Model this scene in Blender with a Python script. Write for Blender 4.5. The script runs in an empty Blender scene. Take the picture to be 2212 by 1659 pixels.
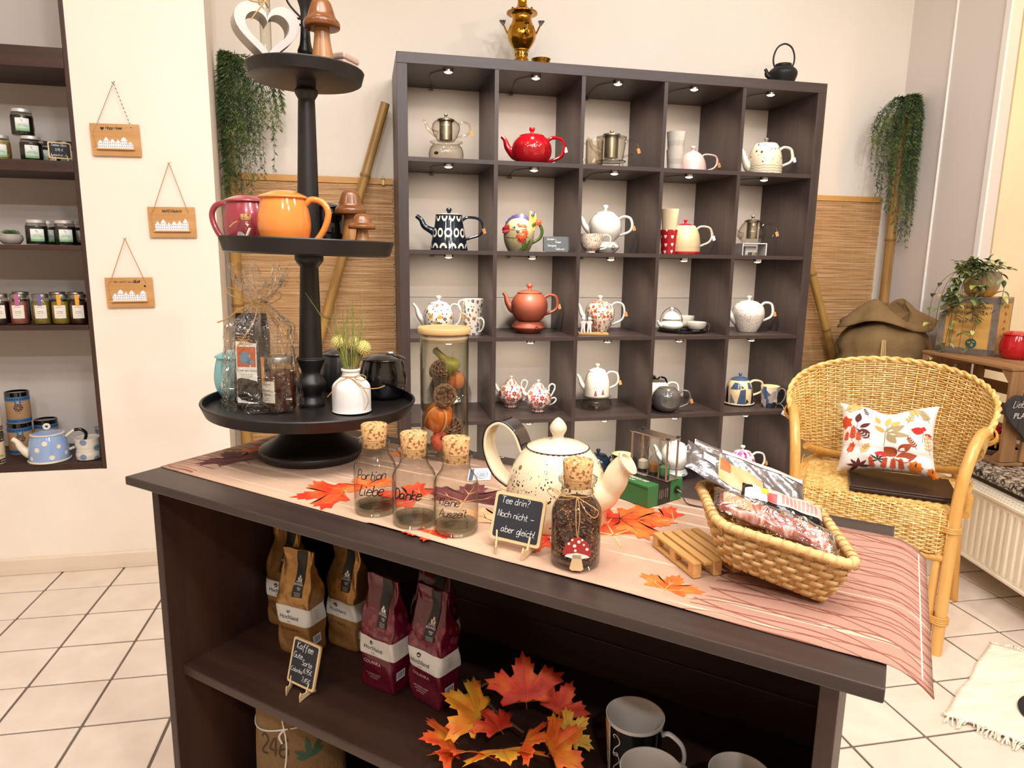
import bpy, bmesh, math, random
from mathutils import Vector as V3, Matrix as Mx
random.seed(7)
PI = math.pi
SC = bpy.context.scene
COL = SC.collection
R_ = math.radians

# ------------------------------------------------------------------ camera, light, exposure
cam = bpy.data.objects.new('camera', bpy.data.cameras.new('camera'))
COL.objects.link(cam)
cam.data.sensor_width = 36.0
cam.data.lens = 24.196
cam.data.clip_start = .02
_r = V3((.97806, -.20775, .0153)); _u = V3((.02292, .18031, .98334)); _f = V3((.20704, .96142, -.18112))
M = Mx((( _r.x, _u.x, -_f.x, -.1371), (_r.y, _u.y, -_f.y, -2.7766), (_r.z, _u.z, -_f.z, 1.1703), (0, 0, 0, 1)))
cam.matrix_world = M
SC.camera = cam

w = bpy.data.worlds.new('world'); SC.world = w; w.use_nodes = True
w.node_tree.nodes['Background'].inputs[0].default_value = (.9, .8, .7, 1)
w.node_tree.nodes['Background'].inputs[1].default_value = .3

SC.view_settings.view_transform = 'Standard'
SC.view_settings.look = 'None'
SC.view_settings.gamma = 1.0
SC.view_settings.use_curve_mapping = False
SC.view_settings.exposure = -1.36
cy = SC.cycles
cy.use_denoising = True
cy.use_adaptive_sampling = True
cy.adaptive_threshold = .015
cy.max_bounces = 9; cy.diffuse_bounces = 4; cy.glossy_bounces = 4
cy.transmission_bounces = 6; cy.transparent_max_bounces = 16
cy.caustics_reflective = False; cy.caustics_refractive = False
cy.sample_clamp_indirect = 4.0
cy.blur_glossy = .5

WARM = (1.0, 1.0, 1.02)
SPOTS = [  # x, y, watts, aim x, y, z : the ceiling spotlights of the shop, plus one added to brighten the right wall
    (-1.15, -1.25, 5, -1.2, -.1, 1.0), (-.35, -1.0, 9, -.4, -.3, .9), (2.05, -1.45, 18, 1.0, .3, 1.5),
    (1.30, -2.3, 11, .3, -1.2, .8), (-.78, -2.5, 24, -.2, -1.5, .8), (.65, -3.5, 34, .9, 0, 1.2), (-.2, -4.3, 60, .1, -1.7, .55), (1.3, -4.3, 40, .8, -1.5, .6), (.7, -1.7, 26, 2.5, .1, 1.3),
    (2.15, -2.6, 34, 1.6, -1.3, .2), (-1.75, -2.9, 20, -1.2, -.6, .2), (1.0, -.95, 4, .9, .4, 2.0)]
CEIL = 2.9

# ------------------------------------------------------------------ helpers
def lin(h):
    if not isinstance(h, str): return tuple(h) + ((1,) if len(h) == 3 else ())
    c = [int(h[i:i + 2], 16) / 255 for i in (0, 2, 4)]
    return tuple((x / 12.92 if x <= .04045 else ((x + .055) / 1.055) ** 2.4) for x in c) + (1,)

class NT:
    """tiny node writer for one material"""
    def __init__(s, name):
        s.m = bpy.data.materials.new(name); s.m.use_nodes = True
        s.t = s.m.node_tree; s.b = s.t.nodes['Principled BSDF']; s.out = s.t.nodes['Material Output']
        s.tc = None
    def n(s, typ, props=None, **inp):
        nd = s.t.nodes.new('ShaderNode' + typ)
        for k, v in (props or {}).items(): setattr(nd, k, v)
        for k, v in inp.items():
            key = int(k[1:]) if k[0] == 'i' and k[1:].isdigit() else k.replace('_', ' ')
            s.put(nd.inputs[key], v)
        return nd
    def put(s, sock, v):
        if isinstance(v, bpy.types.NodeSocket): s.t.links.new(v, sock)
        elif isinstance(v, bpy.types.Node): s.t.links.new(v.outputs[0], sock)
        else:
            if isinstance(v, str): v = lin(v)
            sock.default_value = v
    def co(s):
        if s.tc is None: s.tc = s.t.nodes.new('ShaderNodeTexCoord')
        return s.tc.outputs['Object']
    def mth(s, op, a, b=0.0, c=None):
        k = dict(i0=a, i1=b)
        if c is not None: k['i2'] = c
        return s.n('Math', {'operation': op}, **k).outputs[0]
    def mapped(s, sc=(1, 1, 1), rot=(0, 0, 0)):
        return s.n('Mapping', None, Vector=s.co(), Scale=sc, Rotation=rot).outputs[0]
    def noise(s, scale=5, detail=3, vec=None, rough=.5, dist=0):
        return s.n('TexNoise', None, Vector=vec if vec is not None else s.co(), Scale=scale, Detail=detail, Roughness=rough, Distortion=dist).outputs[0]
    def ramp(s, fac, stops, const=False):
        r = s.n('ValToRGB', None, Fac=fac); e = r.color_ramp.elements
        if const: r.color_ramp.interpolation = 'CONSTANT'
        while len(e) < len(stops): e.new(.5)
        for i, (p, c) in enumerate(stops): e[i].position = p; e[i].color = lin(c)
        return r.outputs[0]
    def mix(s, fac, a, b, mode='MIX'):
        nd = s.n('Mix', {'data_type': 'RGBA', 'blend_type': mode})
        s.put(nd.inputs[0], fac); s.put(nd.inputs[6], a); s.put(nd.inputs[7], b)
        return nd.outputs[2]
    def bump(s, h, strength=.3, dist=.002):
        nd = s.n('Bump', None, Height=h, Strength=strength, Distance=dist)
        s.put(s.b.inputs['Normal'], nd.outputs[0])
    def cyl(s, r=.06):
        """(arc length, height) of a turned piece about its own z axis"""
        q = s.n('SeparateXYZ', None, i0=s.co())
        return s.n('CombineXYZ', None, i0=s.mth('MULTIPLY', s.mth('ARCTAN2', q.outputs[0], q.outputs[1]), r), i1=q.outputs[2], i2=0.0).outputs[0]
    def base(s, c): s.put(s.b.inputs['Base Color'], c)

MATS = {}
def mat(name, col='808080', rough=.5, metal=0, coat=0, var=None, bump=None, spec=.5, emit=0, sheen=0):
    """plain procedural surface: var = (scale, amount), bump = (scale, strength, distance)"""
    if name in MATS: return MATS[name]
    t = NT(name); b = t.b
    c = lin(col)
    b.inputs['Roughness'].default_value = rough; b.inputs['Metallic'].default_value = metal
    b.inputs['Coat Weight'].default_value = coat; b.inputs['Coat Roughness'].default_value = .05
    b.inputs['Specular IOR Level'].default_value = spec
    if sheen: b.inputs['Sheen Weight'].default_value = sheen
    if emit:
        b.inputs['Emission Color'].default_value = c; b.inputs['Emission Strength'].default_value = emit
    if var:
        sc = var[0] if isinstance(var[0], tuple) else (var[0],) * 3
        nz = t.noise(1, 4, t.mapped(sc))
        k = var[1]
        t.base(t.ramp(nz, [(.3, tuple(x * (1 - k) for x in c[:3])), (.7, tuple(min(1, x * (1 + k)) for x in c[:3]))]))
    else: b.inputs['Base Color'].default_value = c
    if bump:
        sc = bump[0] if isinstance(bump[0], tuple) else (bump[0],) * 3
        t.bump(t.noise(1, 3, t.mapped(sc)), bump[1], bump[2])
    MATS[name] = t.m
    return t.m

def ceramic(name, col, rough=.12, var=None): return mat(name, col, rough, coat=.6, var=var)

def wood(name, dark, light, axis=0, scale=1.0, rough=.45, contrast=.5, bump=.15):
    if name in MATS: return MATS[name]
    t = NT(name)
    sc = [14 * scale] * 3; sc[axis] = 1.3 * scale
    n1 = t.noise(1, 5, t.mapped(tuple(sc)), .6, .4)
    sc2 = [70 * scale] * 3; sc2[axis] = 3 * scale
    n2 = t.noise(1, 3, t.mapped(tuple(sc2)))
    f = t.mth('ADD', t.mth('MULTIPLY', n1, .65), t.mth('MULTIPLY', n2, .35))
    t.base(t.ramp(f, [(.5 - .25 * contrast, dark), (.5 + .25 * contrast, light)]))
    t.b.inputs['Roughness'].default_value = rough
    t.bump(n2, bump, .001)
    MATS[name] = t.m
    return t.m

def glass(name, tint='f4f2ec', edge='8f8678', gloss=1.0, bump=None):
    """thin clear glass: seen through, mirrors at grazing angles, darker rims"""
    if name in MATS: return MATS[name]
    t = NT(name)
    lw = t.n('LayerWeight', None, Blend=.5)
    f3 = t.mth('POWER', lw.outputs['Facing'], 2.6)
    tr = t.n('BsdfTransparent', None, Color=t.mix(f3, tint, edge))
    gl = t.n('BsdfGlossy', None, Color=(1, 1, 1, 1), Roughness=.03)
    if bump:
        nz = t.noise(bump[0], 3, None, .5, 1.5)
        bp = t.n('Bump', None, Height=nz, Strength=bump[1], Distance=.01)
        t.put(gl.inputs['Normal'], bp.outputs[0]); t.put(lw.inputs['Normal'], bp.outputs[0])
    ms = t.n('MixShader', None, i0=t.mth('MULTIPLY', t.mth('ADD', .04, t.mth('MULTIPLY', t.mth('POWER', lw.outputs['Facing'], 4.0), .5)), gloss), i1=tr.outputs[0], i2=gl.outputs[0])
    t.put(t.out.inputs['Surface'], ms.outputs[0])
    MATS[name] = t.m
    return t.m

def floral(name, base, pal, scale=28, dens=.7, r=.06, petals=2.5, size=.34, centre='e8c060', rough=.12, extra=None):
    """printed flowers scattered round a turned piece"""
    if name in MATS: return MATS[name]
    t = NT(name)
    uv = t.cyl(r)
    def layer(sc, dn, sz, colr, off):
        vec = t.n('VectorMath', {'operation': 'ADD'}, i0=uv, i1=(off, off * .7, 0)).outputs[0]
        vo = t.n('TexVoronoi', {'voronoi_dimensions': '2D'}, Vector=vec, Scale=sc, Randomness=.85)
        d = t.n('VectorMath', {'operation': 'SUBTRACT'}, i0=vec, i1=vo.outputs['Position']).outputs[0]
        q = t.n('SeparateXYZ', None, i0=d)
        cs = t.n('SeparateColor', None, i0=vo.outputs['Color'])
        a = t.mth('ADD', t.mth('ARCTAN2', q.outputs[1], q.outputs[0]), t.mth('MULTIPLY', cs.outputs[2], 6.0))
        rad = t.mth('MULTIPLY', t.n('VectorMath', {'operation': 'LENGTH'}, i0=d).outputs['Value'], sc)
        pet = t.mth('ADD', .5, t.mth('MULTIPLY', .5, t.mth('ABSOLUTE', t.mth('COSINE', t.mth('MULTIPLY', a, petals)))))
        lim = t.mth('MULTIPLY', pet, t.mth('ADD', sz * .6, t.mth('MULTIPLY', cs.outputs[1], sz * .5)))
        m = t.mth('MULTIPLY', t.mth('LESS_THAN', rad, lim), t.mth('LESS_THAN', cs.outputs[0], dn))
        c = t.ramp(cs.outputs[1], [(i / len(colr), k) for i, k in enumerate(colr)], True)
        return m, c, rad
    col = lin(base)
    m, c, rad = layer(scale * 1.7, dens * .8, size * .8, ['5d6b35', '7a8a4a', '6a5a30'] if extra is None else extra, 3.1)
    col = t.mix(m, col, c)
    m, c, rad = layer(scale, dens, size, pal, 0.0)
    col = t.mix(m, col, c)
    col = t.mix(t.mth('MULTIPLY', m, t.mth('LESS_THAN', rad, size * .2)), col, centre)
    t.base(col)
    t.b.inputs['Roughness'].default_value = rough; t.b.inputs['Coat Weight'].default_value = .5
    MATS[name] = t.m
    return t.m

def dotted(name, base, dot, scale, rad, r=.06, rnd=.4, rough=.14, zband=None):
    if name in MATS: return MATS[name]
    t = NT(name)
    vo = t.n('TexVoronoi', {'voronoi_dimensions': '2D'}, Vector=t.cyl(r), Scale=scale, Randomness=rnd)
    m = t.mth('LESS_THAN', vo.outputs['Distance'], rad)
    if zband:
        z = t.n('SeparateXYZ', None, i0=t.co()).outputs[2]
        m = t.mth('MULTIPLY', m, t.mth('MULTIPLY', t.mth('GREATER_THAN', z, zband[0]), t.mth('LESS_THAN', z, zband[1])))
    t.base(t.mix(m, base, dot))
    t.b.inputs['Roughness'].default_value = rough; t.b.inputs['Coat Weight'].default_value = .5
    MATS[name] = t.m
    return t.m

def cloth(name, dark, light, scale=700, rough=.9, strength=.6):
    """woven threads: two crossed wave fields"""
    if name in MATS: return MATS[name]
    t = NT(name)
    w1 = t.n('TexWave', {'bands_direction': 'X'}, Vector=t.co(), Scale=scale / 20, Distortion=2.5, Detail=2).outputs[1]
    w2 = t.n('TexWave', {'bands_direction': 'Z'}, Vector=t.co(), Scale=scale / 20, Distortion=2.5, Detail=2).outputs[1]
    f = t.mth('MULTIPLY', w1, w2)
    nz = t.noise(9, 4)
    t.base(t.ramp(t.mth('ADD', t.mth('MULTIPLY', f, .45), t.mth('MULTIPLY', nz, .6)), [(.2, dark), (.75, light)]))
    t.b.inputs['Roughness'].default_value = rough
    t.bump(f, strength, .002)
    MATS[name] = t.m
    return t.m

def crom(pts, n=6, closed=False):
    """smooth curve through points"""
    P = [V3(p) for p in pts]; m = len(P); out = []
    seg = m if closed else m - 1
    for i in range(seg):
        g = (lambda k: P[k % m]) if closed else (lambda k: P[min(max(k, 0), m - 1)])
        a, b, c, d = g(i - 1), g(i), g(i + 1), g(i + 2)
        for j in range(n):
            t = j / n
            out.append(.5 * ((2 * b) + (c - a) * t + (2 * a - 5 * b + 4 * c - d) * t * t + (3 * b - a - 3 * c + d) * t ** 3))
    if not closed: out.append(P[-1].copy())
    return out

def cr2(prof, n=4):
    """smooth (r, z) profile, never below the axis"""
    lo, hi = min(p[1] for p in prof), max(p[1] for p in prof)
    return [(max(0, p.x), min(hi, max(lo, p.y))) for p in crom([(a, b, 0) for a, b in prof], n)]

class MB:
    """mesh builder: everything added ends up in ONE mesh"""
    def __init__(s): s.v = []; s.f = []; s.mi = []; s.M = Mx(); s.k = 0
    def add(s, vs, fs):
        o = len(s.v); s.v += [s.M @ V3(v) for v in vs]
        for f in fs: s.f.append([i + o for i in f]); s.mi.append(s.k)
        return s
    def box(s, c, d, R=None):
        x, y, z = d[0] / 2, d[1] / 2, d[2] / 2
        vs = [V3((a, b, e)) for e in (-z, z) for a, b in ((-x, -y), (x, -y), (x, y), (-x, y))]
        if R is not None: vs = [R @ v for v in vs]
        return s.add([v + V3(c) for v in vs], [(3, 2, 1, 0), (4, 5, 6, 7), (0, 1, 5, 4), (1, 2, 6, 5), (2, 3, 7, 6), (3, 0, 4, 7)])
    def lathe(s, prof, n=28, c=(0, 0, 0), sx=1, sy=1, lobes=None):
        vs = []; fs = []; C = V3(c)
        for r, z in prof:
            for i in range(n):
                a = 2 * PI * i / n
                k = 1 if lobes is None else 1 - lobes[1] * abs(math.cos(a * lobes[0] / 2)) ** 6
                vs.append(C + V3((r * k * sx * math.cos(a), r * k * sy * math.sin(a), z)))
        for j in range(len(prof) - 1):
            for i in range(n):
                i2 = (i + 1) % n
                fs.append((j * n + i, j * n + i2, (j + 1) * n + i2, (j + 1) * n + i))
        if prof[0][0] > 1e-5: fs.append(tuple(reversed(range(n))))
        if prof[-1][0] > 1e-5: fs.append(tuple((len(prof) - 1) * n + i for i in range(n)))
        return s.add(vs, fs)
    def open_lathe(s, prof, n=28, c=(0, 0, 0), **k):
        a = len(s.f); s.lathe(prof, n, c, **k)
        for q in (prof[-1], prof[0]):
            if q[0] > 1e-5: s.f.pop(); s.mi.pop()
        return s
    def tube(s, pts, r=.005, n=8, flat=1.0, closed=False):
        P = [V3(p) for p in pts]; m = len(P)
        rr = r if isinstance(r, (list, tuple)) else [r] * m
        if len(rr) != m: rr = [rr[min(int(i * (len(rr) - 1) / (m - 1) + 1e-9), len(rr) - 2)] * (1 - (i * (len(rr) - 1) / (m - 1)) % 1) + rr[min(int(i * (len(rr) - 1) / (m - 1) + 1e-9) + 1, len(rr) - 1)] * ((i * (len(rr) - 1) / (m - 1)) % 1) if i < m - 1 else rr[-1] for i in range(m)]
        vs = []; fs = []; up = None
        for i in range(m):
            a = P[(i - 1) % m] if closed else P[max(i - 1, 0)]; b = P[(i + 1) % m] if closed else P[min(i + 1, m - 1)]
            t = (b - a)
            if t.length < 1e-9: t = V3((0, 0, 1))
            t.normalize()
            if up is None:
                up = V3((0, 1, 0)) if abs(t.y) < .9 else V3((1, 0, 0))
            up = (up - t * up.dot(t))
            if up.length < 1e-6: up = t.orthogonal()
            up.normalize(); sd = t.cross(up)
            for j in range(n):
                q = 2 * PI * j / n
                vs.append(P[i] + (up * math.cos(q) * flat + sd * math.sin(q)) * rr[i])
        for i in range(m if closed else m - 1):
            i2 = (i + 1) % m
            for j in range(n):
                j2 = (j + 1) % n
                fs.append((i * n + j, i * n + j2, i2 * n + j2, i2 * n + j))
        if not closed:
            fs.append(tuple(reversed(range(n)))); fs.append(tuple((m - 1) * n + j for j in range(n)))
        return s.add(vs, fs)
    def grid(s, fn, nu, nv, closed=False):
        vs = [fn(i / nu, j / nv) for j in range(nv + 1) for i in range(nu + (0 if closed else 1))]
        w_ = nu if closed else nu + 1
        fs = [(j * w_ + i, j * w_ + (i + 1) % w_, (j + 1) * w_ + (i + 1) % w_, (j + 1) * w_ + i) for j in range(nv) for i in range(nu)]
        return s.add(vs, fs)
    def prism(s, poly, z0, z1, fn=None):
        """flat outline given thickness; fn maps (x, y, z) to space"""
        fn = fn or (lambda x, y, z: (x, y, z)); n = len(poly)
        vs = [fn(x, y, z0) for x, y in poly] + [fn(x, y, z1) for x, y in poly]
        return s.add(vs, [tuple(reversed(range(n))), tuple(range(n, 2 * n))] + [(i, (i + 1) % n, n + (i + 1) % n, n + i) for i in range(n)])
    def sheet(s, poly, fn): return s.add([fn(x, y) for x, y in poly], [tuple(range(len(poly)))])
    def ball(s, c, r, n=12, sz=1):
        return s.lathe([(r * math.sin(PI * i / n), -r * sz * math.cos(PI * i / n)) for i in range(n + 1)], n + 4, c)
    def build(s, name, mats, parent=None, smooth=40, bevel=0):
        me = bpy.data.meshes.new(name)
        me.from_pydata(s.v, [], s.f); me.validate()
        for m_ in (mats if isinstance(mats, (list, tuple)) else [mats]): me.materials.append(m_)
        if any(s.mi): me.polygons.foreach_set('material_index', s.mi[:len(me.polygons)])
        if smooth:
            me.polygons.foreach_set('use_smooth', [True] * len(me.polygons))
            me.set_sharp_from_angle(angle=R_(smooth))
        o = bpy.data.objects.new(name, me); COL.objects.link(o)
        if parent is not None: o.parent = parent
        if bevel:
            b = o.modifiers.new('bevel', 'BEVEL'); b.width = bevel; b.segments = 2; b.limit_method = 'ANGLE'
        return o

def tag(o, label, cat, group=None, kind=None):
    if label: o['label'] = label
    if cat: o['category'] = cat
    if group: o['group'] = group
    if kind: o['kind'] = kind
    return o
def thing(name, label, cat, loc=(0, 0, 0), rz=0, group=None):
    o = bpy.data.objects.new(name, None); COL.objects.link(o); o.empty_display_size = .02
    o.location = loc; o.rotation_euler = (0, 0, R_(rz))
    return tag(o, label, cat, group)
def dup(root, loc, rz=None, label=None, group=None):
    r = root.copy(); COL.objects.link(r); r.location = loc
    if rz is not None: r.rotation_euler = (root.rotation_euler[0], root.rotation_euler[1], R_(rz))
    if label: r['label'] = label
    if group: r['group'] = group
    for ch in list(root.children):
        c = ch.copy(); COL.objects.link(c); c.parent = r
        for g in list(ch.children):
            d = g.copy(); COL.objects.link(d); d.parent = c
    return r
def struct(o): o['kind'] = 'structure'; return o
def stuff(o): o['kind'] = 'stuff'; return o

# ---- lettering: printed type from the built-in font, and a one-stroke hand
def type2d(text, size, shear=0, align='CENTER', space=1.0):
    cu = bpy.data.curves.new('type', 'FONT'); cu.body = text; cu.size = size; cu.shear = shear
    cu.align_x = align; cu.space_line = .9; cu.space_character = space; cu.resolution_u = 2
    ob = bpy.data.objects.new('type', cu); COL.objects.link(ob)
    me = bpy.data.meshes.new_from_object(ob)
    vs = [(v.co.x, v.co.y) for v in me.vertices]; fs = [tuple(p.vertices) for p in me.polygons]
    bpy.data.objects.remove(ob); bpy.data.curves.remove(cu); bpy.data.meshes.remove(me)
    return vs, fs
def put_type(mb, text, size, fn, x=0, y=0, **k):
    vs, fs = type2d(text, size, **k)
    mb.add([fn(a + x, b + y) for a, b in vs], fs)

GL = {'a': '4h3i1i0g0e1d3e4h 4i4e5d', 'b': '0m0d 0g2i4h4e2d0e', 'c': '4h3i1i0g0e1d3d4e', 'd': '4h3i1i0g0e1d3d4f 4m4e5d',
 'e': '0g4g4h3i1i0g0e1d3d4e', 'f': '4l3m2l1j1a 0i3i', 'g': '4h3i1i0g0e1d3e4h 4i4b3a1a0b', 'h': '0m0d 0g1i3i4h4d', 'i': '0i0e1d 0k1l',
 'k': '0m0d 3i0g3d', 'l': '0m0e1d', 'm': '0i0d 0g1i2h2d 2g3i4h4d', 'n': '0i0d 0g1i3i4h4d', 'o': '2i0h0e2d4e4h2i', 'p': '0i0a 0g2i4h4e2d0e',
 'r': '0i0d 0g1i3i', 's': '4h2i0h1g3f4e2d0e', 't': '1l1e2d3d 0i3i', 'u': '0i0e1d3d4f 4i4d', 'w': '0i1d2h3d4i', 'z': '0i4i0d4d',
 'A': '0d3m5d 1g4g', 'C': '5l3m1l0i0g1d3d5e', 'D': '0m0d 0m3m5j5g3d0d', 'G': '5l3m1l0i0g1d4d5f5h3h', 'H': '0m0d 5m5d 0h5h', 'J': '1m5m 3m3e1d0e',
 'K': '0m0d 4m0h4d', 'L': '1m0d4d', 'N': '0d0m4d4m', 'P': '0d0m3m4k3h0h', 'S': '4l3m1m0k1i3h4f3d1d0e', 'T': '0m6m 3m3d', 'W': '0m1d3j5d6m',
 'Z': '0m4m0d4d', '2': '0k1m3m4k4j0d4d', '3': '0m4m2i4g3d0d', '4': '3d3m0g4g', '5': '4m0m0i3i4f3d0d', '6': '4m1j0f1d3d4f3h0g', '7': '0m4m1d',
 '9': '4j2i0j1m3m4k4h2d', '€': '5l3m1k1f3d5e 0j3j 0g3g', ',': '1e0c', '!': '0m0g 0e1d', '?': '0l1m3m4k2h2g 2e2d', '-': '0g5g', '+': '2i2e 0g4g',
 'ü': '0i0e1d3d4f 4i4d 1k1l 3k3l', 'ö': '2i0h0e2d4e4h2i 1k1l 3k3l', ':': '0h1h 0e1e'}
def hand(mb, text, size, fn, x=0, y=0, w=.12, slant=.15, gap=1.4):
    """write text as flat strokes; size = cap height, fn maps (x, y) to space"""
    k = size / 9; cx = x
    for ch in text:
        if ch == ' ': cx += 3.6 * k; continue
        g = GL.get(ch)
        if not g: continue
        mx = 0
        for st in g.split():
            pts = [(int(st[i]), ord(st[i + 1]) - 100) for i in range(0, len(st), 2)]
            mx = max(mx, max(p[0] for p in pts))
            P = crom([(px * k + py * k * slant, py * k, 0) for px, py in pts], 4) if len(pts) > 2 else [V3((px * k + py * k * slant, py * k, 0)) for px, py in pts]
            L = []; Rr = []; h = w * size / 2
            for i, p in enumerate(P):
                t = P[min(i + 1, len(P) - 1)] - P[max(i - 1, 0)]
                if t.length < 1e-9: t = V3((1, 0, 0))
                t.normalize(); nn = V3((-t.y, t.x, 0)) * h
                L.append(p + nn); Rr.append(p - nn)
            vs = []
            for a, b in zip(L, Rr): vs += [fn(cx + a.x, y + a.y), fn(cx + b.x, y + b.y)]
            mb.add(vs, [(2 * i, 2 * i + 1, 2 * i + 3, 2 * i + 2) for i in range(len(P) - 1)])
        cx += (mx + gap) * k
    return cx
def wrapper(prof, phi0, off=.0006):
    """(arc, z) on the outside of a turned piece, centred on angle phi0 (radians)"""
    pr = sorted(prof, key=lambda p: p[1])
    def rad(z):
        for (r0, z0), (r1, z1) in zip(pr, pr[1:]):
            if z0 <= z <= z1 and z1 > z0: return r0 + (r1 - r0) * (z - z0) / (z1 - z0)
        return pr[-1][0]
    def fn(x, z):
        r = rad(z) + off; a = phi0 + x / max(r, .01)
        return (r * math.cos(a), r * math.sin(a), z)
    return fn
def plane(o, ux, uy, off=0):
    o = V3(o); ux = V3(ux).normalized(); uy = V3(uy).normalized(); nn = ux.cross(uy) * off
    return lambda x, y: o + ux * x + uy * y + nn

# ------------------------------------------------------------------ the room
YB = .405
m_wall = mat('wall_paint', 'f0e4d4', .75, var=(3, .02), bump=(28, .12, .004))
m_back = mat('back_wall_paint', 'ece2d4', .8, var=(2, .02), bump=(40, .06, .003))
m_panel = mat('grey_panel_paint', 'e0d6ce', .55, var=(1.5, .02))
m_niche = mat('niche_plaster', 'd2c8c0', .85, var=(2, .04))
m_dark = wood('dark_stained_wood', '1e0f0a', '4a2c20', 0, .8, .5, .9)
m_darkz = wood('dark_stained_wood_upright', '24120b', '4e2e20', 2, .8, .5, .9)
m_base = wood('limed_wood', 'd9c6ae', 'e8d8c4', 0, .6, .55)

b = MB()
b.prism([(-1.075, -.095), (-.645, -.095), (-.712, YB), (-1.075, YB)], 0, CEIL)
b.box((-1.8375, .155, .1925), (1.525, .5, .385)); b.box((-1.8375, .155, 2.625), (1.525, .5, .55)); b.box((-2.25, .155, 1.3675), (.7, .5, 1.965))
struct(b.build('wall_left', m_wall, smooth=0))
b = MB(); b.box((-1.49, .23, 1.3675), (.83, .06, 1.965))
struct(b.build('wall_niche', m_niche, smooth=0))
b = MB(); b.box((1.0, YB + .05, CEIL / 2), (3.6, .1, CEIL)); struct(b.build('wall_back', m_back, smooth=0))
b = MB(); b.box((2.575, .125, CEIL / 2), (.06, .56, CEIL)); struct(b.build('wall_right', m_panel, smooth=0))
b = MB(); b.tube([(2.543, .131, .1), (2.543, .131, CEIL)], .006, 10); struct(b.build('trim_1', mat('white_gloss', 'f6f1ea', .3)))
b = MB(); b.box((2.541, -.148, CEIL / 2), (.012, .03, CEIL)); struct(b.build('trim_2', mat('white_gloss', 'f6f1ea', .3), smooth=0, bevel=.003))
m_reveal = mat('reveal_plaster', 'f2dcb6', .85, var=((6, 3, 3), .05), bump=((9, 9, 5), .35, .01))
b = MB(); b.box((2.93, -.135, CEIL / 2), (.64, .05, CEIL)); struct(b.build('wall_reveal', m_reveal, smooth=0))
b = MB(); b.box((3.3, -2.4, CEIL / 2), (.1, 4.6, CEIL)); b.box((.35, -4.75, CEIL / 2), (6, .1, CEIL)); b.box((-2.65, -2.4, CEIL / 2), (.1, 4.6, CEIL))
struct(b.build('wall_front', m_wall, smooth=0))
b = MB(); b.box((.35, -2.1, CEIL + .05), (6, 5.3, .1)); struct(b.build('ceiling', mat('ceiling_paint', 'f4ece2', .8), smooth=0))
b = MB(); b.box((-1.64, -.104, .031), (1.96, .018, .062)); struct(b.build('baseboard_left', m_base, smooth=0, bevel=.004))

# floor : grout bed with every tile laid on it
b = MB(); b.box((.35, -2.1, -.055), (6, 5.3, .1))
floor = struct(b.build('floor', mat('grout', '75675a', .9, var=(30, .15)), smooth=0))
t = NT('floor_tile_glaze')
oi = t.n('ObjectInfo')
vv = t.n('VectorMath', {'operation': 'ADD'}, i0=t.co(), i1=t.n('CombineXYZ', None, i0=t.mth('MULTIPLY', oi.outputs['Random'], 50.0)).outputs[0]).outputs[0]
t.base(t.mix(t.mth('MULTIPLY', oi.outputs['Random'], .35), t.ramp(t.noise(9, 4, vv), [(.3, 'dcc9b6'), (.7, 'ecdccb')]), 'd8c6b8'))
t.b.inputs['Roughness'].default_value = .34
t.bump(t.noise(30, 3, vv), .06, .002)
m_tile = t.m
tb = MB(); px, py = .2081, .198; g = .0035
tb.prism([(g, g), (px - g, g), (px - g, py - g), (g, py - g)], 0, .006)
a11 = R_(-1.1); tex_, tey_ = V3((math.cos(a11), math.sin(a11), 0)), V3((-math.sin(a11), math.cos(a11), 0))
proto = None
def tile_at(i, j): return V3((-1.054, -.652, -.0055)) + tex_ * (i * px) + tey_ * (j * py)
rest = MB()
for i in range(-5, 18):
    for j in range(-19, 6):
        p = tile_at(i, j)
        if p.x < -.9 and p.y > -.02 or p.x < -2.5 or p.x > 3.2: continue
        if j >= -7:
            if proto is None: proto = o = tb.build('floor_tile', m_tile, floor, 0, .0025)
            else: o = proto.copy(); COL.objects.link(o)
            o.location = p; o.rotation_euler = (random.uniform(-.002, .002), random.uniform(-.002, .002), a11)
        else:
            rest.M = Mx.Translation(p) @ Mx.Rotation(a11, 4, 'Z'); rest.prism([(g, g), (px - g, g), (px - g, py - g), (g, py - g)], 0, .006)
stuff(rest.build('floor_tiles', m_tile, floor, 0))

# ceiling spotlights (lamps of the shop, and the one added for the right wall)
m_metal = mat('brushed_steel', 'b8b2aa', .3, 1)
m_white = mat('white_enamel', 'ece8e2', .4)
m_bulb = mat('spot_glow', 'ffe9c8', .5, emit=14)
for i, (x, y, wt, ax_, ay_, az_) in enumerate(SPOTS):
    o = thing('ceiling_spotlight', 'white round ceiling spotlight, %s of those over the shop' % ('first', 'second', 'third', 'fourth', 'fifth', 'sixth', 'seventh', 'eighth', 'ninth, added to light the right wall,', 'tenth', 'eleventh', 'twelfth')[i], 'lamp', (x, y, CEIL), 0, 'ceiling spotlights')
    MB().lathe([(.055, 0), (.055, -.07), (.05, -.075), (.044, -.07), (.044, -.05)], 24).build('housing', m_white, o)
    MB().lathe([(0, -.069), (.043, -.069)], 24).build('lens', m_bulb, o)
    L = bpy.data.lights.new('spot', 'SPOT'); L.energy = wt * 6.2; L.color = WARM; L.spot_size = R_(125); L.spot_blend = .9; L.shadow_soft_size = .06
    lo = bpy.data.objects.new('spot', L); COL.objects.link(lo); lo.location = (x, y, CEIL - .085)
    lo.rotation_euler = (V3((ax_, ay_, az_)) - V3((x, y, CEIL - .085))).to_track_quat('-Z', 'Y').to_euler()
o = thing('fill_panel_light', 'added white fill panel on the ceiling above the counter', 'lamp', (.2, -2.6, CEIL))  # unseen ceiling panel, added as soft fill to lower the contrast
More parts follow.
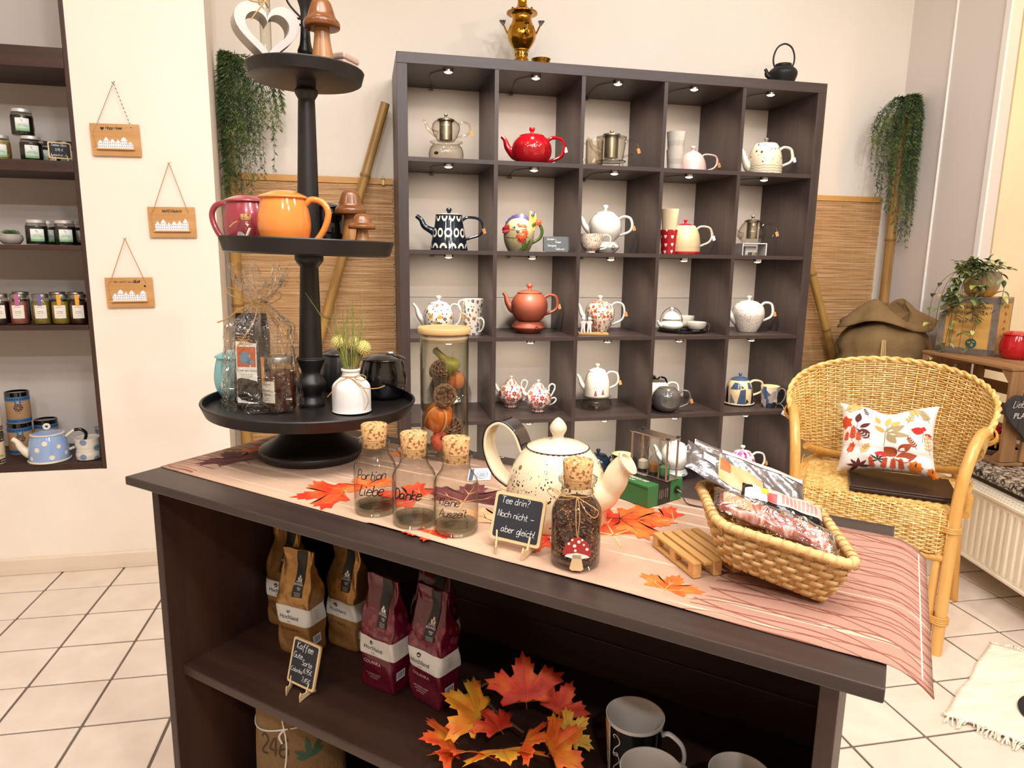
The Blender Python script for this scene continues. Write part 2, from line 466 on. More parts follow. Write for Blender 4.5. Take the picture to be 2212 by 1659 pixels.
MB().box((0, 0, -.02), (1.5, .75, .04)).build('frame', m_white, o, 0)
MB().box((0, 0, -.042), (1.44, .69, .004)).build('diffuser', mat('fill_panel_glow', 'ffe6c8', .5, emit=1.5), o, 0)
L = bpy.data.lights.new('panel', 'AREA'); L.energy = 120; L.color = (1, .985, .97); L.shape = 'RECTANGLE'; L.size = 1.4; L.size_y = .65
lo = bpy.data.objects.new('panel', L); COL.objects.link(lo); lo.location = (.2, -2.6, CEIL - .05)
o = thing('window_spotlight', 'small warm spotlight in the shop window recess', 'lamp', (2.86, -.75, CEIL))
MB().lathe([(.04, 0), (.04, -.06), (.03, -.05)], 20).build('housing', m_white, o)
L = bpy.data.lights.new('warm', 'SPOT'); L.energy = 95; L.color = (1, .66, .3); L.spot_size = R_(110); L.spot_blend = .8; L.shadow_soft_size = .05
lo = bpy.data.objects.new('warm', L); COL.objects.link(lo); lo.location = (2.86, -.75, CEIL - .07)
lo.rotation_euler = (V3((2.72, -.2, 1.2)) - lo.location).to_track_quat('-Z', 'Y').to_euler()

# ------------------------------------------------------------------ niche shelves in the left wall
ns = thing('niche_shelf', 'dark stained wooden shelf unit set into the left wall niche', 'shelf', (0, 0, 0))
MB().box((-1.0825, .045, 1.3675), (.015, .282, 1.965)).build('side_panel', m_darkz, ns, 0, .002)
for z0, z1 in ((1.761, 1.825), (1.43, 1.467), (1.17, 1.187), (.894, .911), (.387, .411)):
    MB().box((-1.491, .05, (z0 + z1) / 2), (.80, .286, z1 - z0)).build('shelf_board', m_dark, ns, 0, .002)

# ------------------------------------------------------------------ cube shelf
m_kal = wood('black_brown_laminate', '332826', '4c3e3a', 0, .9, .42, .8, .05)
m_kalz = wood('black_brown_laminate_upright', '332826', '4c3e3a', 2, .9, .42, .8, .05)
m_line = mat('pale_backing_board', 'd2c4b8', .7, var=(2, .03))
ZK = .1; KT = .016; KA = .04; KC = .335; KP = KC + KT; KD = .385; KW = 1.82
ks = thing('cube_shelf', 'tall black brown cube shelf of five by five lit compartments', 'shelf', (0, 0, 0))
MB().box((KW / 2, KD / 2, ZK + KW - KA / 2), (KW, KD, KA)).build('top_panel', m_kal, ks, 0, .0015)
MB().box((KW / 2, KD / 2, ZK + KA / 2), (KW, KD, KA)).build('bottom_panel', m_kal, ks, 0, .0015)
MB().box((KW / 2, KD / 2 + .01, ZK / 2), (KW - .06, KD - .03, ZK)).build('plinth', m_kal, ks, 0)
for x in (KA / 2, KW - KA / 2): MB().box((x, KD / 2, ZK + KW / 2), (KA, KD, KW - 2 * KA)).build('side_panel', m_kalz, ks, 0, .0015)
for i in range(1, 5): MB().box((KA + i * KP - KT / 2, KD / 2 - .001, ZK + KW / 2), (KT, KD - .006, KW - 2 * KA)).build('upright', m_kalz, ks, 0)
pr = None
for i in range(5):
    for j in range(1, 5):
        if pr is None: pr = o = MB().box((0, 0, 0), (KC, KD - .006, KT)).build('shelf_board', m_kal, ks, 0)
        else: o = pr.copy(); COL.objects.link(o)
        o.location = (KA + i * KP + KC / 2, KD / 2 - .001, ZK + KW - KA - j * KP + KT / 2)
for z0, z1 in ((ZK + KA, .985), (.987, ZK + KW - KA)):
    MB().box((KW / 2, KD - .004, (z0 + z1) / 2), (KW - 2 * KA, .006, z1 - z0)).build('back_panel', m_line, ks, 0)
def rowz(r): return ZK + KW - KA - r * KP + (KT if r < 5 else 0)     # standing height of row 1..5
def rowz5(): return ZK + KA
# small LED lights under every board
m_led = mat('led_glow', 'fff0d6', .5, emit=45)
m_ledoff = mat('led_chrome', 'cfcac2', .2, 1)
XL = (.2, .548, .892, 1.228, 1.582)
lp = None
ords = ('first', 'second', 'third', 'fourth', 'fifth'); rws = ('top', 'second', 'middle', 'fourth', 'bottom')
for r in range(5):
    for i in range(5):
        loc = (XL[i], .045, ZK + KW - KA - r * KP - .0008)
        lb = 'small round LED light in the %s cell from the left of the %s shelf row' % (ords[i], rws[r])
        if lp is None:
            lp = o = thing('cabinet_light', lb, 'light', loc, 0, 'LED lights under the shelf boards')
            MB().lathe([(.019, 0), (.019, -.009), (.016, -.011), (.0155, -.009)], 24).build('housing', m_ledoff, o)
            MB().lathe([(0, -.0150), (.009, -.0142), (.0155, -.0105)], 24).build('lens', m_led, o)
            MB().tube(crom([(-.018, 0, -.003), (-.06, .08, -.002), (-.05, .2, -.003), (-.03, .325, -.003)], 6), .0013, 6).build('cable', mat('black_plastic', '15120f', .4), o)
            MB().box((-.035, .30, -.006), (.012, .014, .012)).build('cable_clip', mat('black_plastic', '15120f', .4), o, 0)
        else: o = dup(lp, loc, None, lb)
        L = bpy.data.lights.new('led', 'SPOT'); L.energy = 12.5; L.color = (1, .90, .76); L.spot_size = R_(150); L.spot_blend = .6; L.shadow_soft_size = .014
        lo = bpy.data.objects.new('led', L); COL.objects.link(lo); lo.location = (loc[0], loc[1], loc[2] - .020); lo.rotation_euler = (R_(24), 0, 0)

# ------------------------------------------------------------------ the counter (frame of its own: s along the near edge, t towards the back)
TH = R_(-41.63); TA = V3((-.5469, -1.5304, 0)); TX = V3((math.cos(TH), math.sin(TH), 0)); TY = V3((-TX.y, TX.x, 0))
ZT = .79; ZC = .7925; THD = -41.63
def T(s, t, z=ZC): return TA + TX * s + TY * t + V3((0, 0, z))
ct = thing('display_counter', 'dark stained wooden counter with an open shelf below its top', 'counter', TA, THD)
m_top = wood('counter_top_wood', '231917', '443631', 0, .7, .38, .8, .2)
m_cnt = wood('counter_wood', '20110b', '45291d', 0, .7, .5, .8, .25)
m_cntz = wood('counter_wood_upright', '20110b', '45291d', 2, .7, .5, .8, .25)
for k in range(3):      # three glued boards
    MB().box((.5775, .0758 + .1518 * k, .7825), (1.155, .1512, .015)).build('top_board', m_top, ct, 0, .002)
for s_ in (.034, 1.109): MB().box((s_, .23, .388), (.018, .40, .775)).build('side_panel', m_cntz, ct, 0, .0015)
for k in range(5): MB().box((.5715, .421, .07 + .1405 * k + .07), (1.056, .012, .139)).build('back_board', m_cnt, ct, 0, .0015)
MB().box((.5715, .2325, .411), (1.056, .364, .018)).build('middle_shelf', m_cnt, ct, 0, .002)
MB().box((.5715, .2325, .071), (1.056, .364, .018)).build('bottom_shelf', m_cnt, ct, 0, .002)

# table runner
t = NT('runner_cloth')
q = t.n('SeparateXYZ', None, i0=t.co())
s_, t_ = q.outputs[0], q.outputs[1]
big = t.noise(3.2, 4)
fine = t.mth('MULTIPLY', t.n('TexWave', {'bands_direction': 'X'}, Vector=t.co(), Scale=160, Distortion=1).outputs[1], t.n('TexWave', {'bands_direction': 'Y'}, Vector=t.co(), Scale=160, Distortion=1).outputs[1])
colr = t.ramp(big, [(.36, '94745f'), (.5, 'bf9a80'), (.66, 'cba98c')])
pink = t.mth('SMOOTH_MIN', 1.0, t.mth('MAXIMUM', 0.0, t.mth('MULTIPLY', t.mth('SUBTRACT', s_, .92), 9.0)), .1)
colr = t.mix(pink, colr, 'aa7f6c')
st = t.noise(1, 3, t.mapped((2, 60, 1), (0, 0, .7)))
colr = t.mix(t.mth('MULTIPLY', t.mth('GREATER_THAN', st, .61), .45), colr, 'efd7bd')
colr = t.mix(t.mth('MULTIPLY', fine, .22), colr, '8c6552')
def lines(freq, amp, wdt, seed):
    nz = t.noise(1, 1, t.n('Mapping', None, Vector=t.co(), Scale=(5.5, 3.5, 1), Location=(seed, seed, 0)).outputs[0])
    ph = t.mth('ADD', t.mth('MULTIPLY', t_, freq), t.mth('MULTIPLY', nz, amp))
    return t.mth('LESS_THAN', t.mth('ABSOLUTE', t.mth('SUBTRACT', t.mth('FRACT', ph), .5)), wdt)
ln = t.mth('MAXIMUM', lines(40, 3.2, .05, 1.3), t.mth('MAXIMUM', lines(24, 4.0, .035, 7.1), lines(29, 5.0, .035, 4.4)))
edge = t.mth('MAXIMUM', t.mth('GREATER_THAN', t.mth('ADD', s_, t.mth('MULTIPLY', t.noise(14, 2), .12)), 1.03), t.mth('LESS_THAN', t.mth('ADD', s_, t.mth('MULTIPLY', t.noise(9, 2), .25)), .2))
t.base(t.mix(t.mth('MULTIPLY', t.mth('MULTIPLY', ln, edge), .85), colr, '7a3a28'))
t.b.inputs['Roughness'].default_value = .85
t.bump(fine, .3, .001)
m_runner = t.m
def rz_(s, tt): return ZT + .0012 + (-11 * (s - 1.15) ** 2 if s > 1.15 else 0) + (.0022 * math.sin(9 * s) ** 2 if tt < .055 else 0)
def run_pt(u, v):
    s = .004 + 1.192 * u
    t0 = .064 - .022 * u; t1 = .408 - .004 * u
    tt = t0 + (t1 - t0) * v
    return (s, tt, rz_(s, tt))
rn = thing('table_runner', 'peach brown autumn table runner printed with leaves along the dark counter', 'table runner', TA, THD)
o = MB().grid(run_pt, 120, 16).build('runner_cloth', m_runner, rn, 60)
md = o.modifiers.new('thick', 'SOLIDIFY'); md.thickness = .001; md.offset = 0
b = MB()
for s0 in (1.186,):
    b.tube([(s0, .05 + .34 * i / 30, rz_(s0, .2) + .0006) for i in range(31)], .0007, 5)
b.build('hem_stitching', mat('pale_thread', 'f2ddc8', .8), rn)

HALF = [(0, 1.0), (.07, .84), (.16, .86), (.17, .70), (.25, .72), (.2, .54), (.30, .46), (.40, .56), (.46, .67), (.52, .58), (.63, .62), (.62, .5), (.86, .5), (.76, .40), (.82, .31), (.62, .25), (.46, .12), (.54, .03), (.5, -.06), (.3, -.03), (.15, .02), (.03, -.02)]
MAPLE = HALF + [(-x, y) for x, y in reversed(HALF[1:])]
VEIN = [[(0, -.35), (0, .9)], [(0, .0), (.70, .42)], [(0, 0), (-.70, .42)], [(0, 0), (.42, -.02)], [(0, 0), (-.42, -.02)], [(.0, .35), (.14, .6)], [(0, .35), (-.14, .6)], [(.3, .18), (.42, .4)], [(-.3, .18), (-.42, .4)]]
def leafmat(name, c1, c2, c3, rough=.7):
    if name in MATS: return MATS[name]
    t = NT(name)
    t.base(t.ramp(t.noise(28, 3), [(.3, c1), (.5, c2), (.7, c3)]))
    t.b.inputs['Roughness'].default_value = rough
    MATS[name] = t.m
    return t.m
m_lred = leafmat('printed_red_leaf', 'b81808', 'd43a14', 'e8622a'); m_lor = leafmat('printed_orange_leaf', 'd8400c', 'ee6420', 'f08838')
m_lpu = leafmat('printed_purple_leaf', '4a1c24', '6a2a32', '7d3a38'); m_lpe = leafmat('printed_peach_leaf', 'd88a58', 'e6a878', 'eec090')
m_vein = mat('printed_leaf_vein', 'f0b070', .8); m_vdk = mat('printed_dark_vein', '6a2418', .8)
def flat_leaf(s, tt, size, ang, m, mv, zk=0):
    a = R_(ang); ca, sa = math.cos(a), math.sin(a)
    def fn(x, y, e=0):
        ss = s + (x * ca - y * sa) * size; t2 = tt + (x * sa + y * ca) * size
        return (ss, t2, rz_(ss, t2) + .0009 + zk + e)
    n = len(MAPLE); b = MB()
    b.add([fn(0, .25)] + [fn(x * .5, .25 + (y - .25) * .5) for x, y in MAPLE] + [fn(x, y) for x, y in MAPLE],
          [(0, 1 + i, 1 + (i + 1) % n) for i in range(n)] + [(1 + i, 1 + n + i, 1 + n + (i + 1) % n, 1 + (i + 1) % n) for i in range(n)])
    b.k = 1
    for vn in VEIN:
        (x0, y0), (x1, y1) = vn; dx, dy = x1 - x0, y1 - y0; l = math.hypot(dx, dy); nx, ny = -dy / l * .012, dx / l * .012
        b.add([fn(x0 + nx, y0 + ny, .0002), fn(x0 - nx, y0 - ny, .0002), fn(x1, y1, .0002)], [(0, 1, 2)])
    b.build('printed_leaf', [m, mv], rn, 0)
for a_ in [(.815, .20, .115, 35, m_lred, m_vein, 0), (.80, .262, .085, -70, m_lor, m_vdk, .0003), (.925, .079, .048, -6, m_lor, m_vein, 0), (.375, .135, .085, 140, m_lred, m_lor, 0),
           (.40, .17, .07, 60, m_lor, m_vein, .0003), (.10, .165, .085, 75, m_lpu, m_vdk, 0), (.075, .225, .045, 60, m_lor, m_vdk, .0003), (.565, .20, .10, 20, m_lpu, m_vein, 0), (.50, .175, .085, 100, m_lred, m_vein, .0003),
           (.62, .27, .09, -30, m_lpe, m_vdk, 0), (.66, .15, .085, 15, m_lpe, m_vdk, .0003), (.59, .083, .045, 200, m_lred, m_vein, 0), (.745, .14, .05, 120, m_lred, m_vdk, 0), (.335, .345, .05, 10, m_lor, m_vdk, 0), (.87, .3, .06, 80, m_lred, m_vein, .0002)]:
    flat_leaf(*a_)

# ------------------------------------------------------------------ tiered stand
m_blk = mat('black_painted_wood', '15110f', .42, var=(12, .3), bump=((30, 30, 6), .12, .002))
SL = Mx.Rotation(R_(1.2), 4, V3((.21, .978, 0)))
SB = V3((-.2411, -1.4544, ZC + .0023))
sd = thing('tiered_stand', 'tall black three tier wooden display stand on the counter', 'stand', SB)
sd.rotation_euler = SL.to_euler()
MB().lathe(cr2([(.094, 0), (.097, .004), (.097, .012), (.092, .017), (.068, .032), (.048, .055), (.038, .078), (.036, .084)], 4), 48).build('foot', m_blk, sd)
def tray(z, r, h): MB().lathe([(.02, z), (r * .9, z), (r * .955, z + .003), (r, z + h - .002), (r - .001, z + h), (r - .005, z + h), (r - .007, z + .011), (.0, z + .010)], 64).build('tray', m_blk, sd, 30)
tray(.084, .194, .025); tray(.374, .152, .028); tray(.669, .099, .022)
MB().lathe(cr2([(.0235, .094), (.0245, .100), (.021, .108), (.019, .116), (.026, .130), (.027, .140), (.019, .153), (.018, .162), (.025, .180), (.026, .184), (.022, .188), (.021, .20), (.0165, .345), (.0165, .352), (.025, .364), (.025, .374)], 3), 32).build('lower_column', m_blk, sd)
MB().lathe(cr2([(.021, .384), (.0205, .395), (.0145, .635), (.014, .64), (.0195, .650), (.0195, .656), (.0165, .66), (.0165, .669)], 3), 32).build('upper_column', m_blk, sd)
MB().lathe(cr2([(.013, .679), (.0085, .70), (.013, .715), (.0135, .72), (.009, .735), (.0075, .78), (.0125, .80), (.013, .81), (.008, .825), (.007, .86), (.012, .88), (0, .895)], 3), 24).build('finial', m_blk, sd)
MB().tube(crom([(-.022, 0, .768), (0, -.022, .764), (.022, 0, .760), (0, .022, .764)], 6, True), .0018, 8, closed=True).build('wire_ring', mat('black_iron', '14110f', .35, .6), sd)
MB().tube(crom([(-.006, 0, .772), (-.03, 0, .80), (-.025, 0, .84), (-.005, 0, .86)], 6), .0018, 8).build('wire_hook', mat('black_iron', '14110f', .35, .6), sd)
def S(x, y, z):
    lat = (x + .2411) * .978 - (y + 1.4544) * .208
    return V3((x, y, z - lat * .0209 + .0012))

def belly_mug(name, label, loc, rz, R, H, m, handle=True, group=None, lid=True, cat='mug', knob=None):
    o = thing(name, label, cat, loc, rz, group)
    hb = H * .84
    prof = cr2([(R * .62, 0), (R * .72, 0), (R * .90, hb * .16), (R, hb * .45), (R * .95, hb * .75), (R * .84, hb)], 4)
    MB().lathe(prof, 36).build('body', m, o)
    if lid: MB().lathe(cr2([(R * .84, hb), (R * .92, hb + .0015), (R * .92, hb + .004), (R * .78, H * .92), (R * .4, H * .985), (0, H)], 4), 36).build('lid', m, o)
    if handle:
        MB().tube(crom([(R * .84, 0, hb * .90), (R * 1.1, 0, hb * 1.0), (R * 1.52, 0, hb * .94), (R * 1.72, 0, hb * .72), (R * 1.55, 0, hb * .40), (R * 1.2, 0, hb * .14), (R * .9, 0, hb * .10)], 6), R * .125, 10).build('handle', m, o)
    return o
m_org = ceramic('orange_glaze', 'e8883e'); m_crim = ceramic('crimson_glaze', '94333e', .25); m_bkg = ceramic('black_glaze', '0e0d0e', .08); m_turq = ceramic('turquoise_glaze', '74b4ba', .35)
m_gry = ceramic('charcoal_glaze', '2c2a2a', .3)
Z2 = ZC + .0023 + .3842
belly_mug('lidded_mug', 'glossy orange lidded mug on the middle tray of the stand', S(-.268, -1.512, Z2), -14, .0445, .096, m_org)
belly_mug('lidded_mug', 'matt crimson lidded mug behind the orange mug', S(-.343, -1.405, Z2), 155, .0435, .092, m_crim)
belly_mug('lidded_mug', 'glossy black lidded mug on the middle tray behind the orange mug handle', S(-.203, -1.398, Z2), 40, .0425, .088, m_bkg)
Z1 = ZC + .0023 + .0945
belly_mug('lidded_mug', 'turquoise lidded mug at the left edge of the lowest tray', S(-.382, -1.372, Z1), 100, .043, .092, m_turq)
belly_mug('lidded_mug', 'charcoal grey lidded mug at the back of the lowest tray', S(-.192, -1.302, Z1), 60, .0425, .088, m_gry)
belly_mug('lidded_mug', 'glossy black lidded mug with a white sticker on the lowest tray', S(-.103, -1.386, Z1), 70, .047, .09, m_bkg).children[0]
o = bpy.data.objects['lidded_mug.005']
MB().box((.012, -.012, .0895), (.017, .009, .0008), Mx.Rotation(R_(25), 3, 'Z')).build('sticker', mat('white_paper', 'f2efe9', .7), o, 0)

# wooden mushrooms
m_mush = wood('acacia_wood', '7a4a22', 'b07c46', 2, 1.6, .3, .9, .05); m_cap = wood('acacia_wood_cap', '5c2f14', '96602f', 0, 1.2, .25, .9, .05)
def mushroom(label, loc, R, H, rz=0, tilt=None):
    o = thing('wooden_mushroom', label, 'ornament', loc, rz)
    MB().lathe(cr2([(R * .66, 0), (R * .68, .003), (R * .58, H * .2), (R * .44, H * .45), (R * .42, H * .60)], 4), 32).build('stem', m_mush, o)
    MB().lathe(cr2([(R * .42, H * .58), (R * .92, H * .585), (R, H * .63), (R * .97, H * .68), (R * .78, H * .74), (R * .66, H * .84), (R * .5, H * .95), (R * .25, H * .995), (0, H)], 4), 36).build('cap', m_cap, o)
mushroom('large wooden mushroom on the right of the middle tray', S(-.158, -1.452, Z2), .0285, .108)
mushroom('small wooden mushroom in front of the large one on the middle tray', S(-.138, -1.533, Z2), .0235, .062)
Z3 = ZC + .0023 + .6792
mushroom('tall wooden mushroom on the top tray of the stand', S(-.196, -1.502, Z3), .030, .112)

# heart with a test tube
m_heart = mat('grey_white_wood', 'bdb3ab', .6, var=(5, .04))
o = thing('heart_vase', 'grey white wooden heart holding a glass tube on the top tray', 'vase', S(-.288, -1.482, Z3 + .001), 18)
def heart(k): return [(k * 16 * math.sin(a) ** 3 / 17, k * (13 * math.cos(a) - 5 * math.cos(2 * a) - 2 * math.cos(3 * a) - math.cos(4 * a)) / 17) for a in [2 * PI * i / 60 for i in range(60)]]
ho, hi = heart(.055), heart(.037)
zoff = -min(y for x, y in ho)
b = MB()
vs = []
for yy in (-.02, .02):
    vs += [(x, yy, y + zoff) for x, y in ho] + [(x, yy, y + zoff - .001) for x, y in hi]
fs = []
for i in range(60):
    j = (i + 1) % 60
    fs += [(i, j, 60 + j, 60 + i), (120 + j, 120 + i, 180 + i, 180 + j), (j, i, 120 + i, 120 + j), (60 + i, 60 + j, 180 + j, 180 + i)]
b.add(vs, fs).build('frame', m_heart, o, 40, .0015)
m_glass = glass('clear_glass')
MB().open_lathe([(0, .022), (.0075, .026), (.009, .032), (.009, .108), (.0105, .110)], 20, (0, 0, 0)).build('test_tube', m_glass, o)
m_twine = mat('jute_twine', 'b48a58', .9, bump=(600, .5, .001))
bt = MB()
for st in ([(-.012, -.018, .098), (-.028, -.02, .103), (-.036, -.02, .099), (-.02, -.02, .094), (0, -.018, .099), (.012, -.02, .108), (.02, -.02, .118)], [(0, -.018, .099), (-.012, -.02, .085), (-.026, -.021, .066)], [(-.01, -.018, .1), (0, 0, .104), (.01, .018, .1)]):
    bt.tube(crom(st, 5), .0011, 6)
bt.build('twine_bow', m_twine, o)
# tin behind
o = thing('tea_tin', 'pale pink square tin with a samovar picture on the top tray', 'tin', S(-.176, -1.412, Z3), -30)
m_tin = mat('pink_tin', 'cdb2a6', .35, .3)
MB().box((0, 0, .018), (.062, .05, .036)).build('body', m_tin, o, 0, .003)
MB().box((0, 0, .0415), (.064, .052, .011)).build('lid', m_tin, o, 0, .003)
fn = plane((0, -.0256, 0), (1, 0, 0), (0, 0, 1)); b = MB()
for st in ([(.008, .006), (.008, .016), (.013, .02), (.013, .027), (.009, .03)], [(.022, .006), (.022, .016), (.017, .02), (.017, .027), (.021, .03)], [(.006, .018), (.002, .022), (.006, .026)], [(.024, .018), (.028, .022), (.024, .026)], [(.008, .007), (.022, .007)]):
    for (x0, y0), (x1, y1) in zip(st, st[1:]):
        d = V3((x1 - x0, y1 - y0, 0)).normalized(); nx, ny = -d.y * .0008, d.x * .0008
        b.add([fn(x0 + nx, y0 + ny), fn(x1 + nx, y1 + ny), fn(x1 - nx, y1 - ny), fn(x0 - nx, y0 - ny)], [(3, 2, 1, 0)])
b.build('picture', mat('dark_brown_print', '3a201a', .6), o, 0)

# small corked bottle
m_cork = None
t = NT('cork'); vo = t.n('TexVoronoi', None, Vector=t.co(), Scale=330)
t.base(t.mix(t.mth('LESS_THAN', t.n('SeparateColor', None, i0=vo.outputs['Color']).outputs[0], .2), t.ramp(t.noise(300, 3), [(.3, 'c08c54'), (.7, 'dcb27c')]), '8a5a30'))
t.b.inputs['Roughness'].default_value = .9; t.bump(vo.outputs['Distance'], .4, .001); m_cork = t.m
o = thing('small_bottle', 'tiny corked glass bottle with a paper scroll before the crimson mug', 'bottle', S(-.330, -1.512, Z2), -14)
pf = [(0, .0012), (.0125, .0012), (.0145, .003), (.0145, .034), (.011, .039), (.0095, .041), (.0095, .043), (.0125, .044), (.0125, .0465), (.009, .047)]
MB().open_lathe(pf, 24).build('glass_body', m_glass, o)
MB().lathe([(.0085, .043), (.0092, .0525), (.0085, .053)], 20).build('cork', m_cork, o)
MB().tube([(-.006, 0, .005), (.007, -.002, .03)], .0024, 10).build('scroll', mat('cream_paper', 'e9dcc6', .8), o)
b = MB(); fn = wrapper(pf, -PI / 2 - .45)
b.add([fn(.011 * math.cos(a), .013 + .011 * math.sin(a)) for a in [2 * PI * i / 20 for i in range(20)]], [tuple(range(20))])
b.build('label', mat('grey_label', 'b9b4b8', .7), o)
MB().tube(crom([(-.012, -.008, .041), (-.018, -.01, .037), (-.024, -.011, .031)], 4), .0012, 6).build('tie', m_twine, o)

# gift in cellophane : pouch, candy jar and the wrap
m_pouch = mat('black_foil', '1a1817', .28, .35, bump=(45, .5, .006))
def pouch_pt(u, v):
    a = 2 * PI * u; z = v * .172; k = 1 if v < .75 else 1 - (v - .75) * 2.2
    return (.034 * math.copysign(abs(math.cos(a)) ** .5, math.cos(a)) * (1 - .25 * v), .022 * math.copysign(abs(math.sin(a)) ** .5, math.sin(a)) * k * (1 - .1 * v) + .004 * math.sin(9 * v + 4 * u), z)
GB = S(-.321, -1.470, Z1)
o = thing('tea_pouch', 'black foil tea pouch with a long label inside the cellophane gift bag', 'pouch', GB + V3((-.016, .002, 0)), -16)
MB().grid(pouch_pt, 32, 14, True).build('pouch', m_pouch, o)
fn = plane((0, -.0245, 0), (1, .0, 0), (0, .035, 1))
b = MB(); b.sheet([(-.022, .012), (.016, .012), (.016, .124), (-.022, .124)], fn).build('label', mat('white_paper', 'f2efe9', .7), o, 0)
fp = plane((0, -.0247, 0), (1, .0, 0), (0, .035, 1), .0002)
b = MB(); b.sheet([(-.020, .078), (.014, .078), (.014, .114), (-.020, .114)], fp).build('label_picture', mat('orange_print', 'c8571f', .6), o, 0)
fp2 = plane((0, -.0248, 0), (1, .0, 0), (0, .035, 1), .0004); b = MB()
b.add([fp2(-.005 + .010 * math.cos(a), .094 + .012 * math.sin(a)) for a in [2 * PI * i / 20 for i in range(20)]], [tuple(range(20))])
b.add([fp2(.005 + .007 * math.cos(a), .087 + .004 * math.sin(a)) for a in [2 * PI * i / 16 for i in range(16)]], [tuple(range(16))])
b.build('label_cup', mat('blue_grey_print', '6f8fa4', .6), o, 0)
b = MB()
put_type(b, 'Tu Dir was Gutes', .0052, fp2, -.003, .070); put_type(b, 'TEEKONTOR', .004, fp2, -.003, .118)
for k in range(9): put_type(b, 'Kraeutertee mit Honig'[: 21 - k % 3], .0024, fp2, -.003, .064 - .0032 * k if k < 3 else .046 - .0036 * (k - 3))
hand(b, 'Tee', .006, fp2, -.018, .047, .1)
b.build('lettering', mat('black_print', '1c1a1a', .6), o, 0)
o = thing('candy_jar', 'jar of brown candy sugar with an orange seal inside the gift bag', 'jar', GB + V3((.030, -.024, 0)), -16)
m_lidm = mat('dull_tin_lid', '8f8a80', .35, .9)
def jar(o, R, H, mc, ml=None, fill=.86, lidh=.012, hexa=False):
    pr_ = [(0, .001), (R * .94, .001), (R, .004), (R, H * .70), (R * .96, H * .78), (R * .84, H * .84), (R * .84, H - lidh)]
    MB().open_lathe(pr_, 32).build('glass_body', m_glass, o)
    MB().lathe([(R * .90, .003), (R * .955, .006), (R * .955, H * .68 * fill / .86), (R * .9, H * .72 * fill / .86)], 28).build('contents', mc, o)
    MB().lathe([(R * .88, H - lidh), (R * .9, H - lidh), (R * .9, H - .0015), (R * .86, H)], 32).build('lid', ml or m_lidm, o)
    return pr_
pr_ = jar(o, .0285, .098, mat('brown_sugar', '4a1f10', .25, var=(90, .5), bump=(120, .8, .004)))
def jarlabel(o, pr_, R, z0, z1, half, m, lines_, phi=-PI / 2, seal=None, small=.0045):
    fn = wrapper(pr_, phi, .0008); b = MB(); n = 8
    for (a, c, e, f, mm, off) in ((-half, half, z0, z1, 'white_paper', .0008),):
        g = wrapper(pr_, phi, off)
        b.add([g(a + (c - a) * i / n, zz) for zz in (e, f) for i in range(n + 1)], [(i, i + 1, n + 2 + i, n + 1 + i) for i in range(n)])
    b.build('label', m, o)
    if seal:
        g = wrapper(pr_, phi, .0016); b = MB(); x0 = seal[1]; wd = seal[2]; zt_ = seal[3]
        b.add([(lambda p: (p[0] * (R + .002) / max(math.hypot(p[0], p[1]), 1e-6), p[1] * (R + .002) / max(math.hypot(p[0], p[1]), 1e-6), p[2]))(g(x0 + wd * i, z)) for z in (z1 - .002, zt_) for i in (0, 1)], [(0, 1, 3, 2)])
        b.build('seal_strip', seal[0], o)
    if lines_:
        g = wrapper(pr_, phi, .0012); b = MB()
        for tx, sz, zz in lines_: put_type(b, tx, sz, g, 0, zz)
        b.build('lettering', mat('black_print', '1c1a1a', .6), o, 0)
jarlabel(o, pr_, .0285, .017, .056, .0165, mat('cream_label', 'e8dfd0', .7), [('DER KANDIS', .0036, .049), ('KARAMELL', .0058, .037), ('KANDIS', .0058, .030), ('mit Sahne-', .0032, .024), ('karamell Sirup', .0032, .0205)], -PI / 2 - .45, (mat('orange_seal', 'e39a2c', .6), -.012, .0105, .0985))
m_cello = glass('cellophane', 'fcfaf6', 'ddd5c8', 3.2, (38, .9))
def cello_pt(u, v):
    a = 2 * PI * u
    z = v * .245
    if v < .62: k = 1 - .18 * v / .62
    elif v < .78: k = .82 - .66 * ((v - .62) / .16) ** .8
    else: k = .16 + .55 * ((v - .78) / .22) ** .8
    wr = 1 + .07 * math.sin(11 * a + 5 * v) + .05 * math.sin(23 * a - 9 * v)
    x = .0665 * math.copysign(abs(math.cos(a)) ** .7, math.cos(a)) * k * wr
    y = .056 * math.copysign(abs(math.sin(a)) ** .7, math.sin(a)) * k * wr
    return (x - .002 + (.012 * max(0, v - .5)), y, z + (.016 * math.sin(7 * a) if v > .93 else 0) + .001)
o = thing('gift_bag', 'clear cellophane gift bag tied with jute twine on the lowest tray', 'gift bag', GB, -16)
MB().grid(cello_pt, 72, 40, True).build('wrap', m_cello, o, 25)
bt = MB(); zt_ = .192
for st in ([(.012 * math.cos(a), .012 * math.sin(a), zt_ + .002 * math.sin(2 * a)) for a in [2 * PI * i / 12 for i in range(13)]],
           [(.006, -.014, zt_), (-.02, -.018, zt_ + .004), (-.048, -.014, zt_ + .014), (-.052, -.012, zt_ + .024), (-.036, -.014, zt_ + .022), (-.012, -.016, zt_ + .004), (.006, -.014, zt_)],
           [(.0, -.014, zt_), (.02, -.016, zt_ - .002), (.04, -.013, zt_ + .006), (.046, -.012, zt_ + .016), (.034, -.013, zt_ + .018), (.012, -.014, zt_ + .004)],
           [(0, -.014, zt_), (-.028, -.02, zt_ - .012), (-.05, -.022, zt_ - .028), (-.07, -.02, zt_ - .036)], [(.004, -.014, zt_), (.002, -.03, zt_ - .03), (-.012, -.046, zt_ - .06), (-.022, -.05, zt_ - .075)],
           [(.006, -.014, zt_), (.04, -.02, zt_ - .03), (.058, -.03, zt_ - .055)]):
    bt.tube(crom(st, 5), .0013, 6)
bt.build('twine_bow', m_twine, o)
b = MB()
